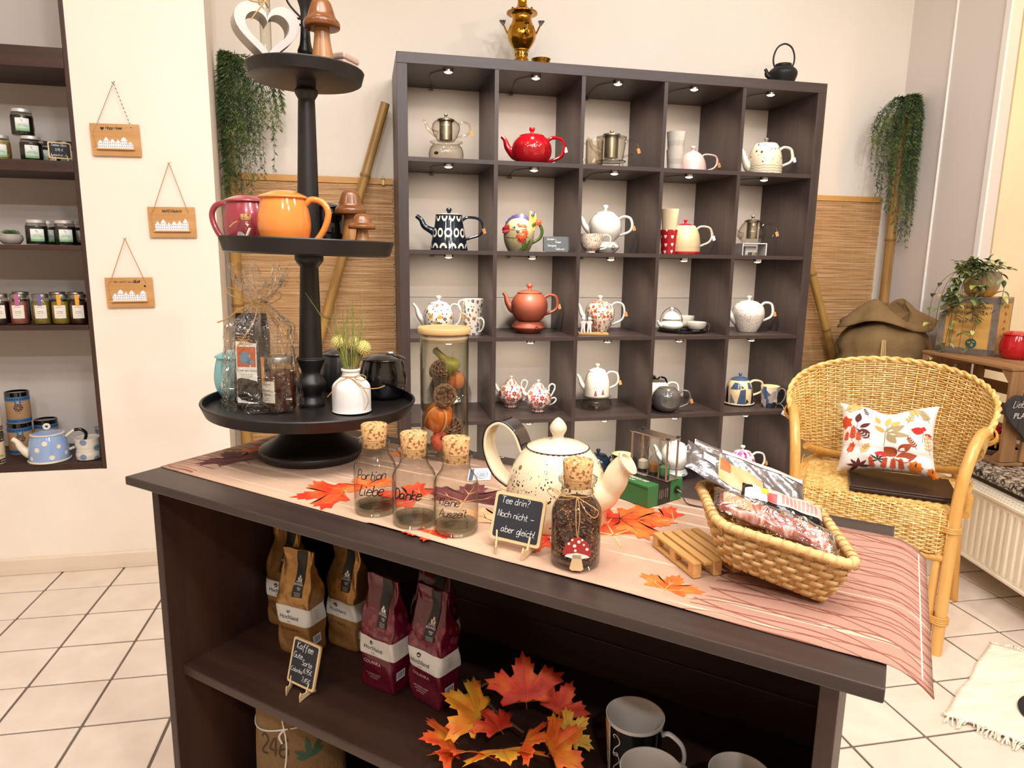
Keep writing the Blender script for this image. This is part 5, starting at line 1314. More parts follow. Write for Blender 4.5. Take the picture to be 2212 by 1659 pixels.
b = MB(); b.tube([(.062 * math.cos(2 * PI * i / 36), .062 * math.sin(2 * PI * i / 36), .036) for i in range(36)], .0022, 8, closed=True); b.tube([(.066 * math.cos(2 * PI * i / 36), .066 * math.sin(2 * PI * i / 36), .003) for i in range(36)], .0022, 8, closed=True)
b.build('ring', m_chr, o)
for k in range(4):
    a = PI / 4 + k * PI / 2; MB().tube([(.062 * math.cos(a), .062 * math.sin(a), .036), (.066 * math.cos(a), .066 * math.sin(a), .003)], .0022, 8).build('leg', m_chr, o)
glass_pot('wide glass teapot with a steel infuser on a wire stand', cell(1, .915, .16, .0385), .065, .098, 'tumbler', inf=(.030, .012, 1.12), hr=.07)
def tumbler(name, label, loc, R, H, mo, mi, rz=RT, group=None, prt=None, handle=None, shape='tumbler', cat='cup', foot=None):
    o = thing(name, label, cat, loc, rz, group)
    prof = [(r * R, z * H) for r, z in crs(SHAPES[shape])]
    MB().open_lathe([(0, .0005)] + prof, 40).build('body', mo, o)
    MB().open_lathe([(R, H)] + [(r - .0025, z) for r, z in reversed(prof) if z > .006] + [(0, .006)], 40).build('inside', mi, o)
    if handle:
        a = handle
        MB().tube(crom([(R * .95, 0, H * .84), (R * 1.2, 0, H * .95), (R * 1.62, 0, H * .86), (R * 1.66, 0, H * .58), (R * 1.3, 0, H * .26), (R * .80, 0, H * .18)], 6), R * .075, 9).build('handle', a, o)
    return o
m_gcup = dotted('grey_dotted_glaze', 'cfc6bb', '7a6e64', 330, .28, .038, .9, .3, (.028, .05)); m_crmi = ceramic('cream_inside', 'efe6c6')
tumbler('paper_cup', 'grey speckled cup, lower of the two beside the pink teapot', cell(1, 1.187, .105), .0385, .088, m_gcup, m_crmi)
tumbler('paper_cup', 'grey speckled cup, upper of the two beside the pink teapot', cell(1, 1.187, .105, .0735), .0405, .088, m_gcup, m_crmi)
SHAPES['dome'] = [(.98, 0), (1, .02), (.98, .25), (.88, .58), (.66, .86), (.42, 1)]
teapot('pink_teapot', 'small pale pink dome teapot beside the speckled cups', cell(1, 1.291, .15), RT + 8, .062, .088, 'dome', m_pinkg, lid=(.40, .12, .1), knob=.17, spout=None, handle=(.85, .84, .12), hr=.07, tagm=m_tag)
t = NT('cream_dot_wave_glaze'); uv = t.cyl(.075); q = t.n('SeparateXYZ', None, i0=uv)
vo = t.n('TexVoronoi', {'voronoi_dimensions': '2D'}, Vector=uv, Scale=32, Randomness=.9); cs = t.n('SeparateColor', None, i0=vo.outputs['Color'])
md_ = t.mth('MULTIPLY', t.mth('LESS_THAN', vo.outputs['Distance'], t.mth('MULTIPLY', cs.outputs[0], .2)), t.mth('GREATER_THAN', q.outputs[1], .05))
wv_ = t.mth('ADD', q.outputs[1], t.mth('MULTIPLY', t.mth('SINE', t.mth('MULTIPLY', q.outputs[0], 190.0)), .0016))
ml_ = t.mth('MULTIPLY', t.mth('LESS_THAN', t.mth('ABSOLUTE', t.mth('SUBTRACT', t.mth('FRACT', t.mth('MULTIPLY', wv_, 90.0)), .5)), .06), t.mth('LESS_THAN', q.outputs[1], .042))
t.base(t.mix(t.mth('MAXIMUM', md_, ml_), 'e6d9ba', '4a4238')); t.b.inputs['Roughness'].default_value = .15; t.b.inputs['Coat Weight'].default_value = .5
teapot('dotted_teapot', 'cream bell teapot with dark dots and wavy lines, top right cell', cell(1, 1.631, .13), RT, .0755, .138, 'bell', t.m, m_crmi, m_greyg, m_crmi, m_crmi, (.34, .08, .1), .13, (.50, .12, .86), (.62, .80, .30), (.30, .10), .085, tagm=m_tagw)
# row 2 : navy teapot with ring decor
o = teapot('ring_teapot', 'navy conical teapot with white ring pattern, second row left', cell(2, .212, .13), RT, .078, .143, 'cone', m_navy, m_navy, m_navy, lid=(.62, .06, .1), knob=.15, spout=(.72, .42, .96), handle=(.80, .84, .30), sr=(.22, .12), hr=.07, tagm=m_tag)
pr_ = [(r * .078, z * .143) for r, z in SHAPES['cone']]
b = MB(); g_ = wrapper(pr_, -PI / 2, .0008)
def ring2(cx, cz, rx, rz_, k, zmax=9, zmin=-9):
    n = 40
    for i in range(n):
        a, c = 2 * PI * i / n, 2 * PI * (i + 1) / n
        qd = [(cx + rx * math.cos(a), cz + rz_ * math.sin(a)), (cx + rx * math.cos(c), cz + rz_ * math.sin(c)), (cx + rx * k * math.cos(c), cz + rz_ * k * math.sin(c)), (cx + rx * k * math.cos(a), cz + rz_ * k * math.sin(a))]
        if max(p[1] for p in qd) > zmax or min(p[1] for p in qd) < zmin: continue
        b.add([g_(*p) for p in qd], [(0, 1, 2, 3)])
for k in range(-3, 4):
    ring2(.0345 * k + .003, .070, .0165 if k % 2 == 0 else .0125, .019, .55)
    ring2(.0315 * k + .018, .137, .0125, .022, .55, .1385); ring2(.039 * k + .022, .005, .0165, .024, .55, 9, .006)
stuff(b.build('ring_pattern', m_whp, o, 0))
b = MB(); b.lathe([(.0545, .1425), (.0555, .1445), (.052, .146), (.0505, .1455)], 40); b.build('rim', m_whp, o)
# hen teapot
o = thing('hen_teapot', 'hand painted hen shaped teapot with an orange flower', 'teapot', cell(2, .508, .13), RT)
m_hen = ceramic('hen_cream', 'd8c694', .2, (9, .12)); m_hor = ceramic('hen_orange', 'e0622e', .2, (20, .15)); m_hred = ceramic('hen_red', 'b01c20', .15); m_hpur = ceramic('hen_purple', '453a72', .2, (30, .3)); m_hyel = ceramic('hen_yellow', 'e8c464', .2, (30, .1)); m_hgr = ceramic('hen_green', '55682a', .2, (20, .25)); m_hblk = ceramic('hen_black', '151210', .1)
hp_ = crs([(0, .001), (.040, .001), (.046, .004), (.060, .035), (.0645, .065), (.0615, .092), (.050, .116), (.030, .133), (0, .139)], 5)
t = NT('hen_body_paint'); q = t.n('SeparateXYZ', None, i0=t.co())
t.base(t.mix(t.mth('MULTIPLY', t.mth('LESS_THAN', t.n('TexVoronoi', None, Vector=t.co(), Scale=95).outputs['Distance'], .16), t.mth('LESS_THAN', q.outputs[2], .058)), t.ramp(q.outputs[2], [(.0, '8f8264'), (.07, 'c8b684'), (.12, 'ead79a')]), '6a3a28')); t.b.inputs['Roughness'].default_value = .2; t.b.inputs['Coat Weight'].default_value = .5
MB().lathe(hp_, 44).build('body', t.m, o)
hw_ = wrapper([p for p in hp_ if p[0] > .01], -PI / 2, .0005)
def on(x, z, lift=0):
    p = V3(hw_(x, z)); return p + V3((p.x, p.y, 0)).normalized() * lift
def petal(mb, x, z, ang, l, wd, lift=.002, pts=8):
    ca, sa = math.cos(ang), math.sin(ang); vs = [on(x, z, lift)]
    P = [(l * f, wd * math.sin(PI * f ** .8) * sg) for sg, ff_ in ((1, [i / pts for i in range(pts + 1)]), (-1, [1 - i / pts for i in range(1, pts)])) for f in ff_]
    vs = [on(x + u * ca - v * sa, z + u * sa + v * ca, lift * (1 if 0 < u < l else .2)) for u, v in P]
    c = on(x + l * .55 * ca, z + l * .55 * sa, lift * 2.2); n = len(vs); mb.add(vs + [c], [(i, (i + 1) % n, n) for i in range(n)])
b = MB()
for k in range(9): petal(b, .012, .074, R_(-150 + 24 * k), .030, .0075, .003)
b.build('flower', m_hor, o)
b = MB()
for k in range(5): petal(b, .016, .056, R_(-150 + 26 * k), .026, .006, .0012)
b.build('lower_petals', m_hred, o)
b = MB()
for sg in (-1, 1):
    petal(b, .012 if sg > 0 else -.008, .110 if sg > 0 else .112, R_(-28), .026, .006, .0025)
b.build('cheek_petals', m_hor, o)
MB().ball(on(-.018, .098, -.0015), .0085, 10).build('eye_white', ceramic('eye_white', 'f2ead0'), o); MB().ball(on(-.017, .098, .0038), .0042, 8).build('pupil', m_hblk, o)
MB().ball(on(-.004, .081, -.001), .0075, 10).build('wattle_bead', ceramic('grey_bead', '6a6a70', .1), o)
MB().tube(crom([on(-.046, .096, -.004), on(-.060, .092, .010), on(-.064, .082, .014)], 5), [.013, .010, .004], 12).build('beak', m_hred, o)
MB().tube(crom([on(-.046, .086, -.004), on(-.060, .080, .010), on(-.066, .075, .014)], 5), [.009, .007, .003], 12).build('lower_beak', ceramic('hen_pink', 'c85a5c'), o)
b = MB(); n = 17; vs = []
for i in range(n):
    a = PI * (1.02 - .80 * i / (n - 1)); k = 1 + .05 * (i % 2)
    for rr2, e in ((.040, .004), (.060 * k, .0015)):
        for y in (-e, e): vs.append((.004 + rr2 * 1.05 * math.cos(a), y, .098 + rr2 * .92 * math.sin(a)))
fs = []
for i in range(n - 1):
    j = 4 * i; fs += [(j, j + 4, j + 6, j + 2), (j + 1, j + 3, j + 7, j + 5), (j + 2, j + 6, j + 7, j + 3), (j, j + 1, j + 5, j + 4)]
fs += [(0, 2, 3, 1), (4 * n - 4, 4 * n - 3, 4 * n - 1, 4 * n - 2)]
b.add(vs, fs).build('comb', m_hpur, o)
MB().grid(lambda u, v: (.042 + .022 * u + .006 * v + (.010 * math.sin(PI * v)) * (u - .3), -.004 + .008 * u * (1 - u), .092 + .076 * v - .012 * u), 6, 8).build('tail_feather', m_hyel, o).modifiers.new('t', 'SOLIDIFY').thickness = .006
MB().tube(crom([(.057, -.001, .148), (.061, -.001, .158), (.064, 0, .165)], 4), [.008, .006, .002], 10).build('feather_tip', m_hpur, o)
b = MB()
for k in range(8):
    a = 2 * PI * k / 8; c = V3((.082, -.012, .122)); d = V3((math.cos(a), -.2, math.sin(a)))
    b.tube([c, c + d * .008, c + d * .015], [.003, .0055, .002], 8)
b.ball((.082, -.014, .122), .007, 8).build('handle_flower', m_hor, o)
MB().tube(crom([(.050, 0, .100), (.070, -.002, .118), (.090, 0, .108), (.098, 0, .082), (.090, 0, .058), (.072, 0, .045), (.054, 0, .035)], 6), .0068, 10).build('handle', m_hgr, o)
b = MB()
for x, z, a, l in ((.010, .006, 40, .05), (.016, .004, 75, .06), (.0, .004, 15, .05), (.03, .01, 60, .05)): petal(b, x, z, R_(a), l, .007, .0015)
b.build('leaves', m_hgr, o)
b = MB(); b.tube([on(.055 * (i / 16 * 2 - 1.0) - .01, .058 - .004 * math.sin(i / 16 * PI), .0003) for i in range(17)], .0009, 5).tube([on(-.046 + .07 * i / 16, .0915 - .006 * math.sin(PI * i / 16), .0005) for i in range(17)], .0008, 5)
b.build('painted_lines', m_hblk, o)
# slate card
o = thing('slate_card', 'small leaning slate card with white handwriting beside the hen teapot', 'sign', cell(2, .648, .03), -6)
Lm = Mx.Rotation(R_(-14), 4, 'X'); b = MB(); b.M = Lm; b.box((0, .002, .033), (.098, .003, .064)).build('slate', mat('grey_slate', '5a5e60', .6, var=(30, .08)), o, 0)
b = MB(); b.M = Lm; b.box((-.052, .012, .037), (.003, .02, .058)).box((.052, .012, .037), (.003, .02, .058)).build('card_sides', m_blk, o, 0)
b = MB(); fn0 = lambda x, y: Lm @ V3((x - .049, -.0002, y))
hand(b, 'Jansen +', .0085, fn0, .008, .050, .13); hand(b, 'Pulse', .0085, fn0, .045, .038, .13); hand(b, 'Designer', .0085, fn0, .012, .023, .13); hand(b, 'Teekunst', .0085, fn0, .042, .009, .13)
b.build('lettering', m_chalk, o, 0)
# white teapot with warmer and the blossom cup
def warmer(label, loc, R, H, m):
    o = thing('ceramic_warmer', label, 'warmer', loc, RT)
    MB().lathe(crs([(R * .62, 0), (R * .70, .003), (R, H * .45), (R * .98, H * .62), (R * .82, H * .95), (R * .7, H), (R * .55, H), (R * .5, H * .9)], 4), 40).build('body', m, o)
    b = MB(); b.M = Mx.Rotation(R_(28), 4, 'Z') @ Mx.Translation((0, -R * 1.0, H * .5)) @ Mx.Rotation(R_(90), 4, 'X'); b.lathe([(.0085, -.004), (.0085, .001), (.006, .001), (.006, -.003), (0, -.003)], 18); b.k = 0
    b.build('air_hole', m_dkglz, o)
    return o
warmer('white ceramic warmer below the white teapot in the second row', cell(2, .915, .19), .062, .050, m_whp)
teapot('white_teapot', 'plain white round teapot standing on its own warmer, second row', cell(2, .911, .19, .0503), RT, .073, .118, 'round', m_whp, lid=(.60, .20, .1), knob=.17, spout=(.58, .28, .94), handle=(.66, .82, .22), tagm=m_tag)
m_blos = floral('blossom_print', 'eadfcb', ['c2452e', 'd8603c', 'b83a30', 'd87a50'], 95, .62, .05, 2.5, .36, 'e8b090', extra=['a8503a', '8a8a5a', 'c86a4a'])
tumbler('blossom_cup', 'white teacup printed with red blossoms before the white teapot', cell(2, .806, .062), .050, .078, m_blos, m_whp, handle=m_whp, shape='bowl', cat='cup', rz=-5)
m_hrt = NT('red_heart_glaze'); t = m_hrt; uv = t.cyl(.037)
vo = t.n('TexVoronoi', {'voronoi_dimensions': '2D'}, Vector=uv, Scale=30, Randomness=.25); dd = t.n('VectorMath', {'operation': 'SUBTRACT'}, i0=uv, i1=vo.outputs['Position']).outputs[0]; q = t.n('SeparateXYZ', None, i0=dd)
hx = t.mth('MULTIPLY', t.mth('ABSOLUTE', q.outputs[0]), 115.0); hy = t.mth('SUBTRACT', t.mth('MULTIPLY', q.outputs[1], 115.0), t.mth('MULTIPLY', t.mth('SQRT', hx), .75))
t.base(t.mix(t.mth('LESS_THAN', t.mth('ADD', t.mth('MULTIPLY', hx, hx), t.mth('MULTIPLY', hy, hy)), .62), 'ac1622', 'efd9cc')); t.b.inputs['Roughness'].default_value = .15; t.b.inputs['Coat Weight'].default_value = .5
tumbler('heart_cup', 'red cup with white hearts below a cream cup, second row', cell(2, 1.178, .105), .0385, .104, t.m, m_crmi)
tumbler('cream_cup', 'cream cup stacked on the red heart cup', cell(2, 1.178, .105, .0885), .0385, .104, ceramic('cream_cup_glaze', 'dcc8a2'), m_crmi)
t = NT('cream_red_base_glaze'); q = t.n('SeparateXYZ', None, i0=t.co())
t.base(t.ramp(t.mth('MULTIPLY', q.outputs[2], 7.0), [(0, 'b01c22'), (.085, 'd8bc90'), (.2, 'c9b99a'), (.24, 'dcc294')], True)); t.b.inputs['Roughness'].default_value = .12; t.b.inputs['Coat Weight'].default_value = .6
teapot('bell_teapot', 'cream bell teapot with red lid and red foot band', cell(2, 1.275, .15), RT, .071, .126, 'bell', t.m, m_red, m_red, ceramic('cream_pink', 'dfc4ae'), ceramic('cream_pink', 'dfc4ae'), (.46, .14, .1), .12, None, (.72, .88, .28), hr=.075, tagm=m_tagw)
o = thing('metal_warmer', 'white square metal warmer with a cut out below a glass teapot', 'warmer', cell(2, 1.605, .15), RT)
MB().box((0, 0, .053), (.11, .11, .004)).build('top_plate', m_white, o, 0, .001)
for s in (-1, 1): MB().box((s * .053, 0, .0255), (.004, .11, .051)).build('side_plate', m_white, o, 0, .001)
MB().box((0, .02, .022), (.05, .05, .04)).build('inner_plate', m_white, o, 0, .001); MB().lathe([(0, .001), (.019, .001), (.019, .015), (0, .015)], 20, (0, -.03, 0)).build('tea_light', m_chr, o)
glass_pot('round glass teapot on a white metal warmer, second row right', cell(2, 1.605, .15, .0556), .062, .098, 'squat', inf=(.024, .02, 1.06))
# row 3
m_fl1 = floral('wild_flower_print', 'ece0d0', ['2f3f6e', '5a3048', '9a4038', '4a4a70', 'c89a3a', '3a5a7a'], 34, .72, .062, 3.5, .40, 'c8a040', extra=['4a4436', '7a3a40', '6a7050', '8a5a4a'])
teapot('floral_teapot', 'white teapot with scattered wild flowers and a pale blue lid', cell(3, .172, .17), RT, .0655, .128, 'round', m_fl1, ceramic('pale_blue_lid', 'b8c4d8'), m_whp, m_whp, m_whp, (.60, .18, .1), .17, (.66, .25, .98), (.46, .88, .22), (.28, .09), .07, tagm=m_tag)
for k, lb in enumerate(('wild flower mug, lower of the stack beside its teapot', 'wild flower mug, upper of the stack beside its teapot')):
    tumbler('floral_mug', lb, cell(3, .312, .120, .0735 * k), .0455, .078, m_fl1, ceramic('cream_porcelain', 'efe4c4'), handle=m_whp, shape='tumbler', cat='mug', rz=-62 if k == 0 else -150, group='wild flower mugs')
warmer('terracotta warmer with an air hole below the terracotta teapot', cell(3, .570, .18), .073, .050, m_terra)
teapot('terracotta_teapot', 'matt terracotta teapot standing on its matching warmer', cell(3, .572, .18, .0503), RT, .081, .124, 'round', m_terra, lid=(.64, .17, .1), knob=.17, spout=(.42, .36, 1.0), handle=(.55, .84, .26), tagm=m_tag)
m_fl2 = floral('red_rose_print', 'eaddcb', ['c02a22', 'd2452e', 'b02020', 'd86a4a'], 48, .80, .065, 2.5, .46, 'e0a040', extra=['5a6a34', '7a8440', 'c8a860', '4a5a30'])
teapot('rose_teapot', 'white teapot covered in red roses and green leaves', cell(3, .908, .205), RT, .0665, .132, 'pear', m_fl2, m_fl2, m_whp, m_whp, m_whp, (.58, .14, .1), .17, (.58, .28, .98), (.68, .90, .24), (.26, .09), .075, tagm=m_tag)
o = thing('bench_figures', 'wooden board with two white figures before the rose teapot', 'ornament', cell(3, .838, .085), RT)
MB().box((0, 0, .004), (.130, .05, .008)).build('board', m_pal, o, 0, .001)
for x in (-.045, -.018):
    b = MB(); b.prism([(-.010, .008), (-.003, .008), (0, .03), (.003, .008), (.010, .008), (.008, .045), (.013, .050), (.013, .056), (.006, .060), (-.006, .060), (-.013, .056), (-.013, .050), (-.008, .045)], -.005, .005, lambda px_, pz, e: (x + px_, e - .006, pz)); b.build('figure_body', m_white, o, 20, .0008)
    b = MB(); b.ball((x, -.006, .068), .0085, 10); b.build('figure_head', m_white, o)
MB().ball((.037, -.008, .0145), .0065, 10).build('ball', m_pal, o)
o = thing('serving_tray', 'round black tray under the white kettle and bowls', 'tray', cell(3, 1.302, .18), RT)
MB().lathe([(.098, 0), (.110, .003), (.112, .012), (.109, .012), (.107, .005), (0, .005)], 48).build('tray', m_bkg, o)
o = teapot('kettle_pot', 'low white kettle with a high dark wire handle on the tray', cell(3, 1.252, .19, .0056), RT + 20, .056, .052, 'squat', m_whp, m_whp, m_whp, None, m_whp, (.78, .62, .1), .16, (.35, .35, .85), None, (.22, .10))
MB().tube([(.060 * math.cos(a), 0, .036 + .068 * math.sin(a)) for a in [PI * i / 24 for i in range(25)]], .0016, 8).build('wire_handle', mat('dark_wire', '3a2c24', .4, .5), o)
m_bow = ceramic('pale_bowl', 'd8cfc0')
for loc, lb in ((cell(3, 1.352, .135, .0056), 'white bowl at the front of the round black tray'), (cell(3, 1.345, .240, .0056), 'white bowl at the back of the tray, lower of two'), (cell(3, 1.345, .240, .0246), 'white bowl at the back of the tray, upper of two')):
    tumbler('tea_bowl', lb, loc, .0455, .042, m_bow, m_whp, shape='bowl', cat='bowl', group='white bowls on the tray')
MB().tube(crom([(1.398, .125, Z_[3] + .040), (1.405, .122, Z_[3] + .041), (1.410, .121, Z_[3] + .034), (1.407, .122, Z_[3] + .010)], 4), .0009, 5).build('handle_wire', m_chr, bpy.data.objects['serving_tray']).matrix_parent_inverse = (Mx.Translation(cell(3, 1.302, .18)) @ Mx.Rotation(R_(RT), 4, 'Z')).inverted()
m_fl3 = floral('cherry_blossom_print', 'ebdfcf', ['c07888', 'd49aa0', 'b06a7c', 'caa0a0'], 85, .5, .075, 2.5, .26, 'a05060', extra=['9a6a60', 'c08a90', '8a5a50'])
teapot('cherry_teapot', 'tall white teapot with small pink cherry blossoms', cell(3, 1.623, .158), RT, .0745, .136, 'pear', m_fl3, m_fl3, m_whp, m_whp, m_whp, (.55, .14, .1), .14, (.45, .30, .98), (.55, .90, .36), (.26, .10), .08, tagm=m_tag)
# row 4
o = thing('black_plate', 'round black plate leaning at the back of the fourth row', 'plate', cell(4, .235, .33), 0)
b = MB(); b.M = Mx.Translation((0, 0, .086)) @ Mx.Rotation(R_(80), 4, 'X'); b.lathe(crs([(0, 0), (.055, 0), (.083, .010), (.085, .012), (.082, .013), (.055, .004), (0, .004)], 3), 48); b.build('plate', m_bkg, o)
m_fl4 = floral('crimson_flower_print', 'efe4d2', ['a8203c', 'c23a4a', '8a2440', 'd0606a'], 36, .85, .06, 3.0, .50, 'e8c070', extra=['d8a85a', '8a3a50', 'c89a70', '9a3a44'])
def tea_for_one(label, loc, rz=RT):
    o = thing('tea_for_one', label, 'teapot', loc, rz, 'flowered tea for one sets')
    MB().open_lathe(crs([(0, .001), (.026, .001), (.027, .008), (.025, .012), (.045, .025), (.058, .048), (.0605, .062), (.0585, .062), (.055, .058)], 4), 40).build('cup', m_fl4, o)
    MB().lathe(crs([(.056, .0605), (.057, .066), (.054, .082), (.044, .098), (.034, .104), (.031, .106)], 4), 40).build('pot', m_fl4, o)
    ld = MB().lathe(crs([(.035, .1045), (.0355, .107), (.030, .109), (.027, .118), (.018, .127), (.006, .131)], 4), 32).build('lid', m_fl4, o)
    MB().lathe(crs([(.004, .130), (.004, .135), (.0075, .140), (.006, .144), (0, .145)], 3), 16).build('knob', m_whp, ld)
    MB().tube(crom([(-.044, 0, .070), (-.062, 0, .082), (-.068, 0, .098), (-.078, 0, .110)], 6), [.012, .009, .006, .0055], 12).build('spout', m_whp, o)
    MB().tube(crom([(.048, 0, .094), (.047, 0, .112), (.058, 0, .126), (.072, 0, .120), (.073, 0, .105), (.064, 0, .085), (.056, 0, .070)], 6), .0038, 9).build('pot_handle', m_whp, o)
    MB().tube(crom([(.055, 0, .058), (.072, 0, .064), (.080, 0, .054), (.070, 0, .040), (.048, 0, .030)], 6), .0036, 9).build('cup_handle', m_whp, o)
tea_for_one('crimson flowered tea for one, left and further back of the two', cell(4, .512, .255))
tea_for_one('crimson flowered tea for one, right and nearer of the two', cell(4, .612, .142))
glass_warmer('glass warmer with a tea light in the fourth shelf row', cell(4, .893, .165), .0705, .062)
o = teapot('lavender_teapot', 'cream bell teapot with lavender print on the glass warmer', cell(4, .893, .165, .0623), RT, .060, .112, 'bell', ceramic('ivory_glaze', 'efe2cc'), lid=(.62, .26, .1), knob=.16, spout=(.55, .25, .85), handle=(.62, .88, .30), sr=(.26, .10), hr=.08, tagm=m_tag)
fn = wrapper([(r * .060, z * .112) for r, z in SHAPES['bell']], -PI / 2, .0006); b = MB()
for x0, z0, h in ((-.012, .006, .030), (.022, .012, .03)):
    b.add([fn(x0 - .008, z0), fn(x0 + .008, z0), fn(x0 + .002, z0 + h * .8), fn(x0 - .002, z0 + h * .8)], [(0, 1, 2, 3)])
    for k in range(7): b.add([fn(x0 + .006 * math.sin(2.1 * k) + .0014 * math.cos(a), z0 + h * .8 + .006 * k + .0022 * math.sin(a)) for a in [2 * PI * i / 8 for i in range(8)]], [tuple(range(8))])
b.build('lavender_print', mat('lavender_print', '96607c', .4), o, 0)
teapot('round_teapot', 'black teapot at the back of the three in one cell', cell(4, 1.21, .319), RT, .056, .118, 'round', m_bkg, lid=(.6, .14, .1), knob=.0, spout=(.36, .3, .9), handle=(.62, .86, .16), group='round teapots in one cell')
teapot('round_teapot', 'white teapot between the grey and the black one', cell(4, 1.204, .200), RT, .061, .114, 'round', m_whp, m_steel, lid=(.6, .08, .1), knob=.0, spout=(.36, .3, .95), handle=(.66, .86, .24), group='round teapots in one cell', tagm=m_tag)
teapot('round_teapot', 'grey teapot with a steel rim at the front of its cell', cell(4, 1.195, .071), RT, .0655, .106, 'round', m_greyg, m_steel, lid=(.58, .07, .1), knob=.0, spout=None, handle=(.62, .80, .16), group='round teapots in one cell', tagm=m_tag)
o = thing('saucer_plate', 'cream plate below the blue patterned teapot', 'plate', cell(4, 1.612, .168), RT)
MB().lathe(crs([(.045, 0), (.066, .002), (.0735, .008), (.0745, .011), (.0715, .0115), (.0685, .0062), (0, .0052)], 3), 44).build('plate', m_crmi, o)
m_crt = ceramic('cream_geo', 'd9bd92'); m_blu = ceramic('slate_blue', '3a4a66'); m_dnv = ceramic('dark_navy', '1c2230'); m_gyb = ceramic('grey_blue', '6a6f78')
o = teapot('geometric_teapot', 'blue and cream teapot with angular pattern on a plate', cell(4, 1.614, .170, .0072), RT, .066, .112, 'bell', m_crt, m_blu, m_blu, m_crt, m_crt, (.62, .22, .1), .13, None, (.72, .86, .30), (.26, .1), .09, tagm=m_tagw)
fn = wrapper([(r * .066, z * .112) for r, z in SHAPES['bell']], -PI / 2, .0009)
def tri(mb, *p):
    """facet laid on the curved side, cut fine enough to follow it"""
    n = 6
    if len(p) == 3: p = (*p, p[2])
    mb.grid(lambda u, v: fn(*[(p[0][i] * (1 - u) + p[1][i] * u) * (1 - v) + (p[3][i] * (1 - u) + p[2][i] * u) * v for i in (0, 1)]), n, n)
for k in range(-1, 2):
    s = .138 * k; b = MB()
    tri(b, (s - .028, .003), (s + .012, .003), (s + .012, .075), (s - .014, .070)); tri(b, (s - .062, .072), (s - .022, .072), (s - .022, .102), (s - .040, .102)); tri(b, (s + .024, .076), (s + .052, .072), (s + .040, .102), (s + .022, .104)); b.build('blue_facets', m_blu, o)
    b = MB(); tri(b, (s + .012, .003), (s + .030, .014), (s + .016, .030)); tri(b, (s - .020, .072), (s + .004, .080), (s - .020, .102)); tri(b, (s + .045, .003), (s + .066, .003), (s + .060, .09), (s + .050, .07)); stuff(b.build('navy_facets', m_dnv, o))
    b = MB(); tri(b, (s - .060, .050), (s - .036, .008), (s - .062, .004)); b.build('grey_facets', m_gyb, o)
m_geo = NT('geometric_mug_glaze'); t = m_geo; uv = t.cyl(.045); vo = t.n('TexVoronoi', {'voronoi_dimensions': '2D', 'distance': 'MANHATTAN'}, Vector=uv, Scale=24, Randomness=1.0)
t.base(t.ramp(t.n('SeparateColor', None, i0=vo.outputs['Color']).outputs[0], [(0, '1c2438'), (.35, '9a8f86'), (.6, '3a4e6e'), (.8, 'd0c0a8')], True)); t.b.inputs['Roughness'].default_value = .12; t.b.inputs['Coat Weight'].default_value = .6
o = tumbler('geometric_mug', 'mug with blue and beige facets and a hanging white tag', cell(4, 1.728, .090), .0435, .100, t.m, ceramic('pale_yellow_glaze', 'e8dca0'), handle=ceramic('mug_handle_grey', '7a7672'), cat='mug', rz=-55)
b = MB(); Rt = Mx.Rotation(R_(28), 3, 'Y'); b.box((0, 0, 0), (.030, .0008, .021), Rt)
tg = b.build('price_tag', m_tagw, o, 0); tg.location = Mx.Rotation(R_(55), 3, 'Z') @ V3((.020, -.098, -.012)); tg.rotation_euler = (0, 0, R_(55))
b = MB(); b.box((0, 0, -.006), (.0302, .001, .002), Rt); b.build('tag_stripe', mat('blue_print', '3a4f78', .6), tg, 0)
MB().tube(crom([Mx.Rotation(R_(55), 3, 'Z') @ V3(p) for p in ((.028, -.045, .020), (.024, -.075, .018), (.017, -.098, .000))], 4), .0006, 5).build('tag_thread', mat('white_thread', 'e8e4dc', .8), o)
# row 5
tumbler('large_cup', 'large cream cup with a black rim and handle behind the speckled teapot', cell(5, .655, .20), .066, .115, m_crmi, m_crmi, handle=m_dkglz, cat='cup', rz=180)
teapot('blue_teapot', 'dark blue teapot mostly hidden by the spout of the speckled teapot', cell(5, .925, .20), RT, .064, .118, 'round', m_navy, handle=(.6, .86, .2))
m_bt = dotted('black_mug_print', '14120f', 'c8b88a', 60, .10, .045, .9)
tumbler('striped_cup', 'black cup with white stripes, lower of two on the bottom row', cell(5, 1.008, .105), .0455, .080, m_bkg, m_whp, cat='cup')
tumbler('black_cup', 'black cup with yellow inside, upper of two on the bottom row', cell(5, 1.008, .105, .0665), .0465, .082, m_bt, ceramic('pale_yellow_glaze', 'e8dca0'), cat='cup')
o = bpy.data.objects['striped_cup']; fn = wrapper([(.0355, 0), (.041, .04), (.0455, .08)], -PI / 2, .0008); b = MB()
for k in range(-8, 9): b.add([fn(.0075 * k - .0015, .040), fn(.0075 * k + .0015, .040), fn(.0075 * k + .0015, .062), fn(.0075 * k - .0015, .062)], [(0, 1, 2, 3)])
b.lathe([(.0448, .076), (.0462, .077), (.0462, .081), (.045, .082)], 40); b.build('stripes', m_whp, o, 0)
m_bwh = ceramic('bluish_white_porcelain', 'd9dcd8')
warmer('bluish white warmer under the white teapot, bottom row', cell(5, 1.306, .165), .058, .048, m_bwh)
teapot('white_teapot', 'bluish white teapot on a warmer behind the sand timers', cell(5, 1.300, .165, .0483), RT, .070, .118, 'round', m_bwh, lid=(.6, .18, .1), knob=.16, spout=(.5, .3, .95), handle=(.62, .88, .28), hr=.08, tagm=m_tagw)
m_fl5 = floral('orchid_print', 'ece0d2', ['a02870', '8a2060', 'b8508a'], 21, .8, .064, 2.5, .52, 'd8a0b8', extra=['6a3050', '4a3a44', '9a5080'])
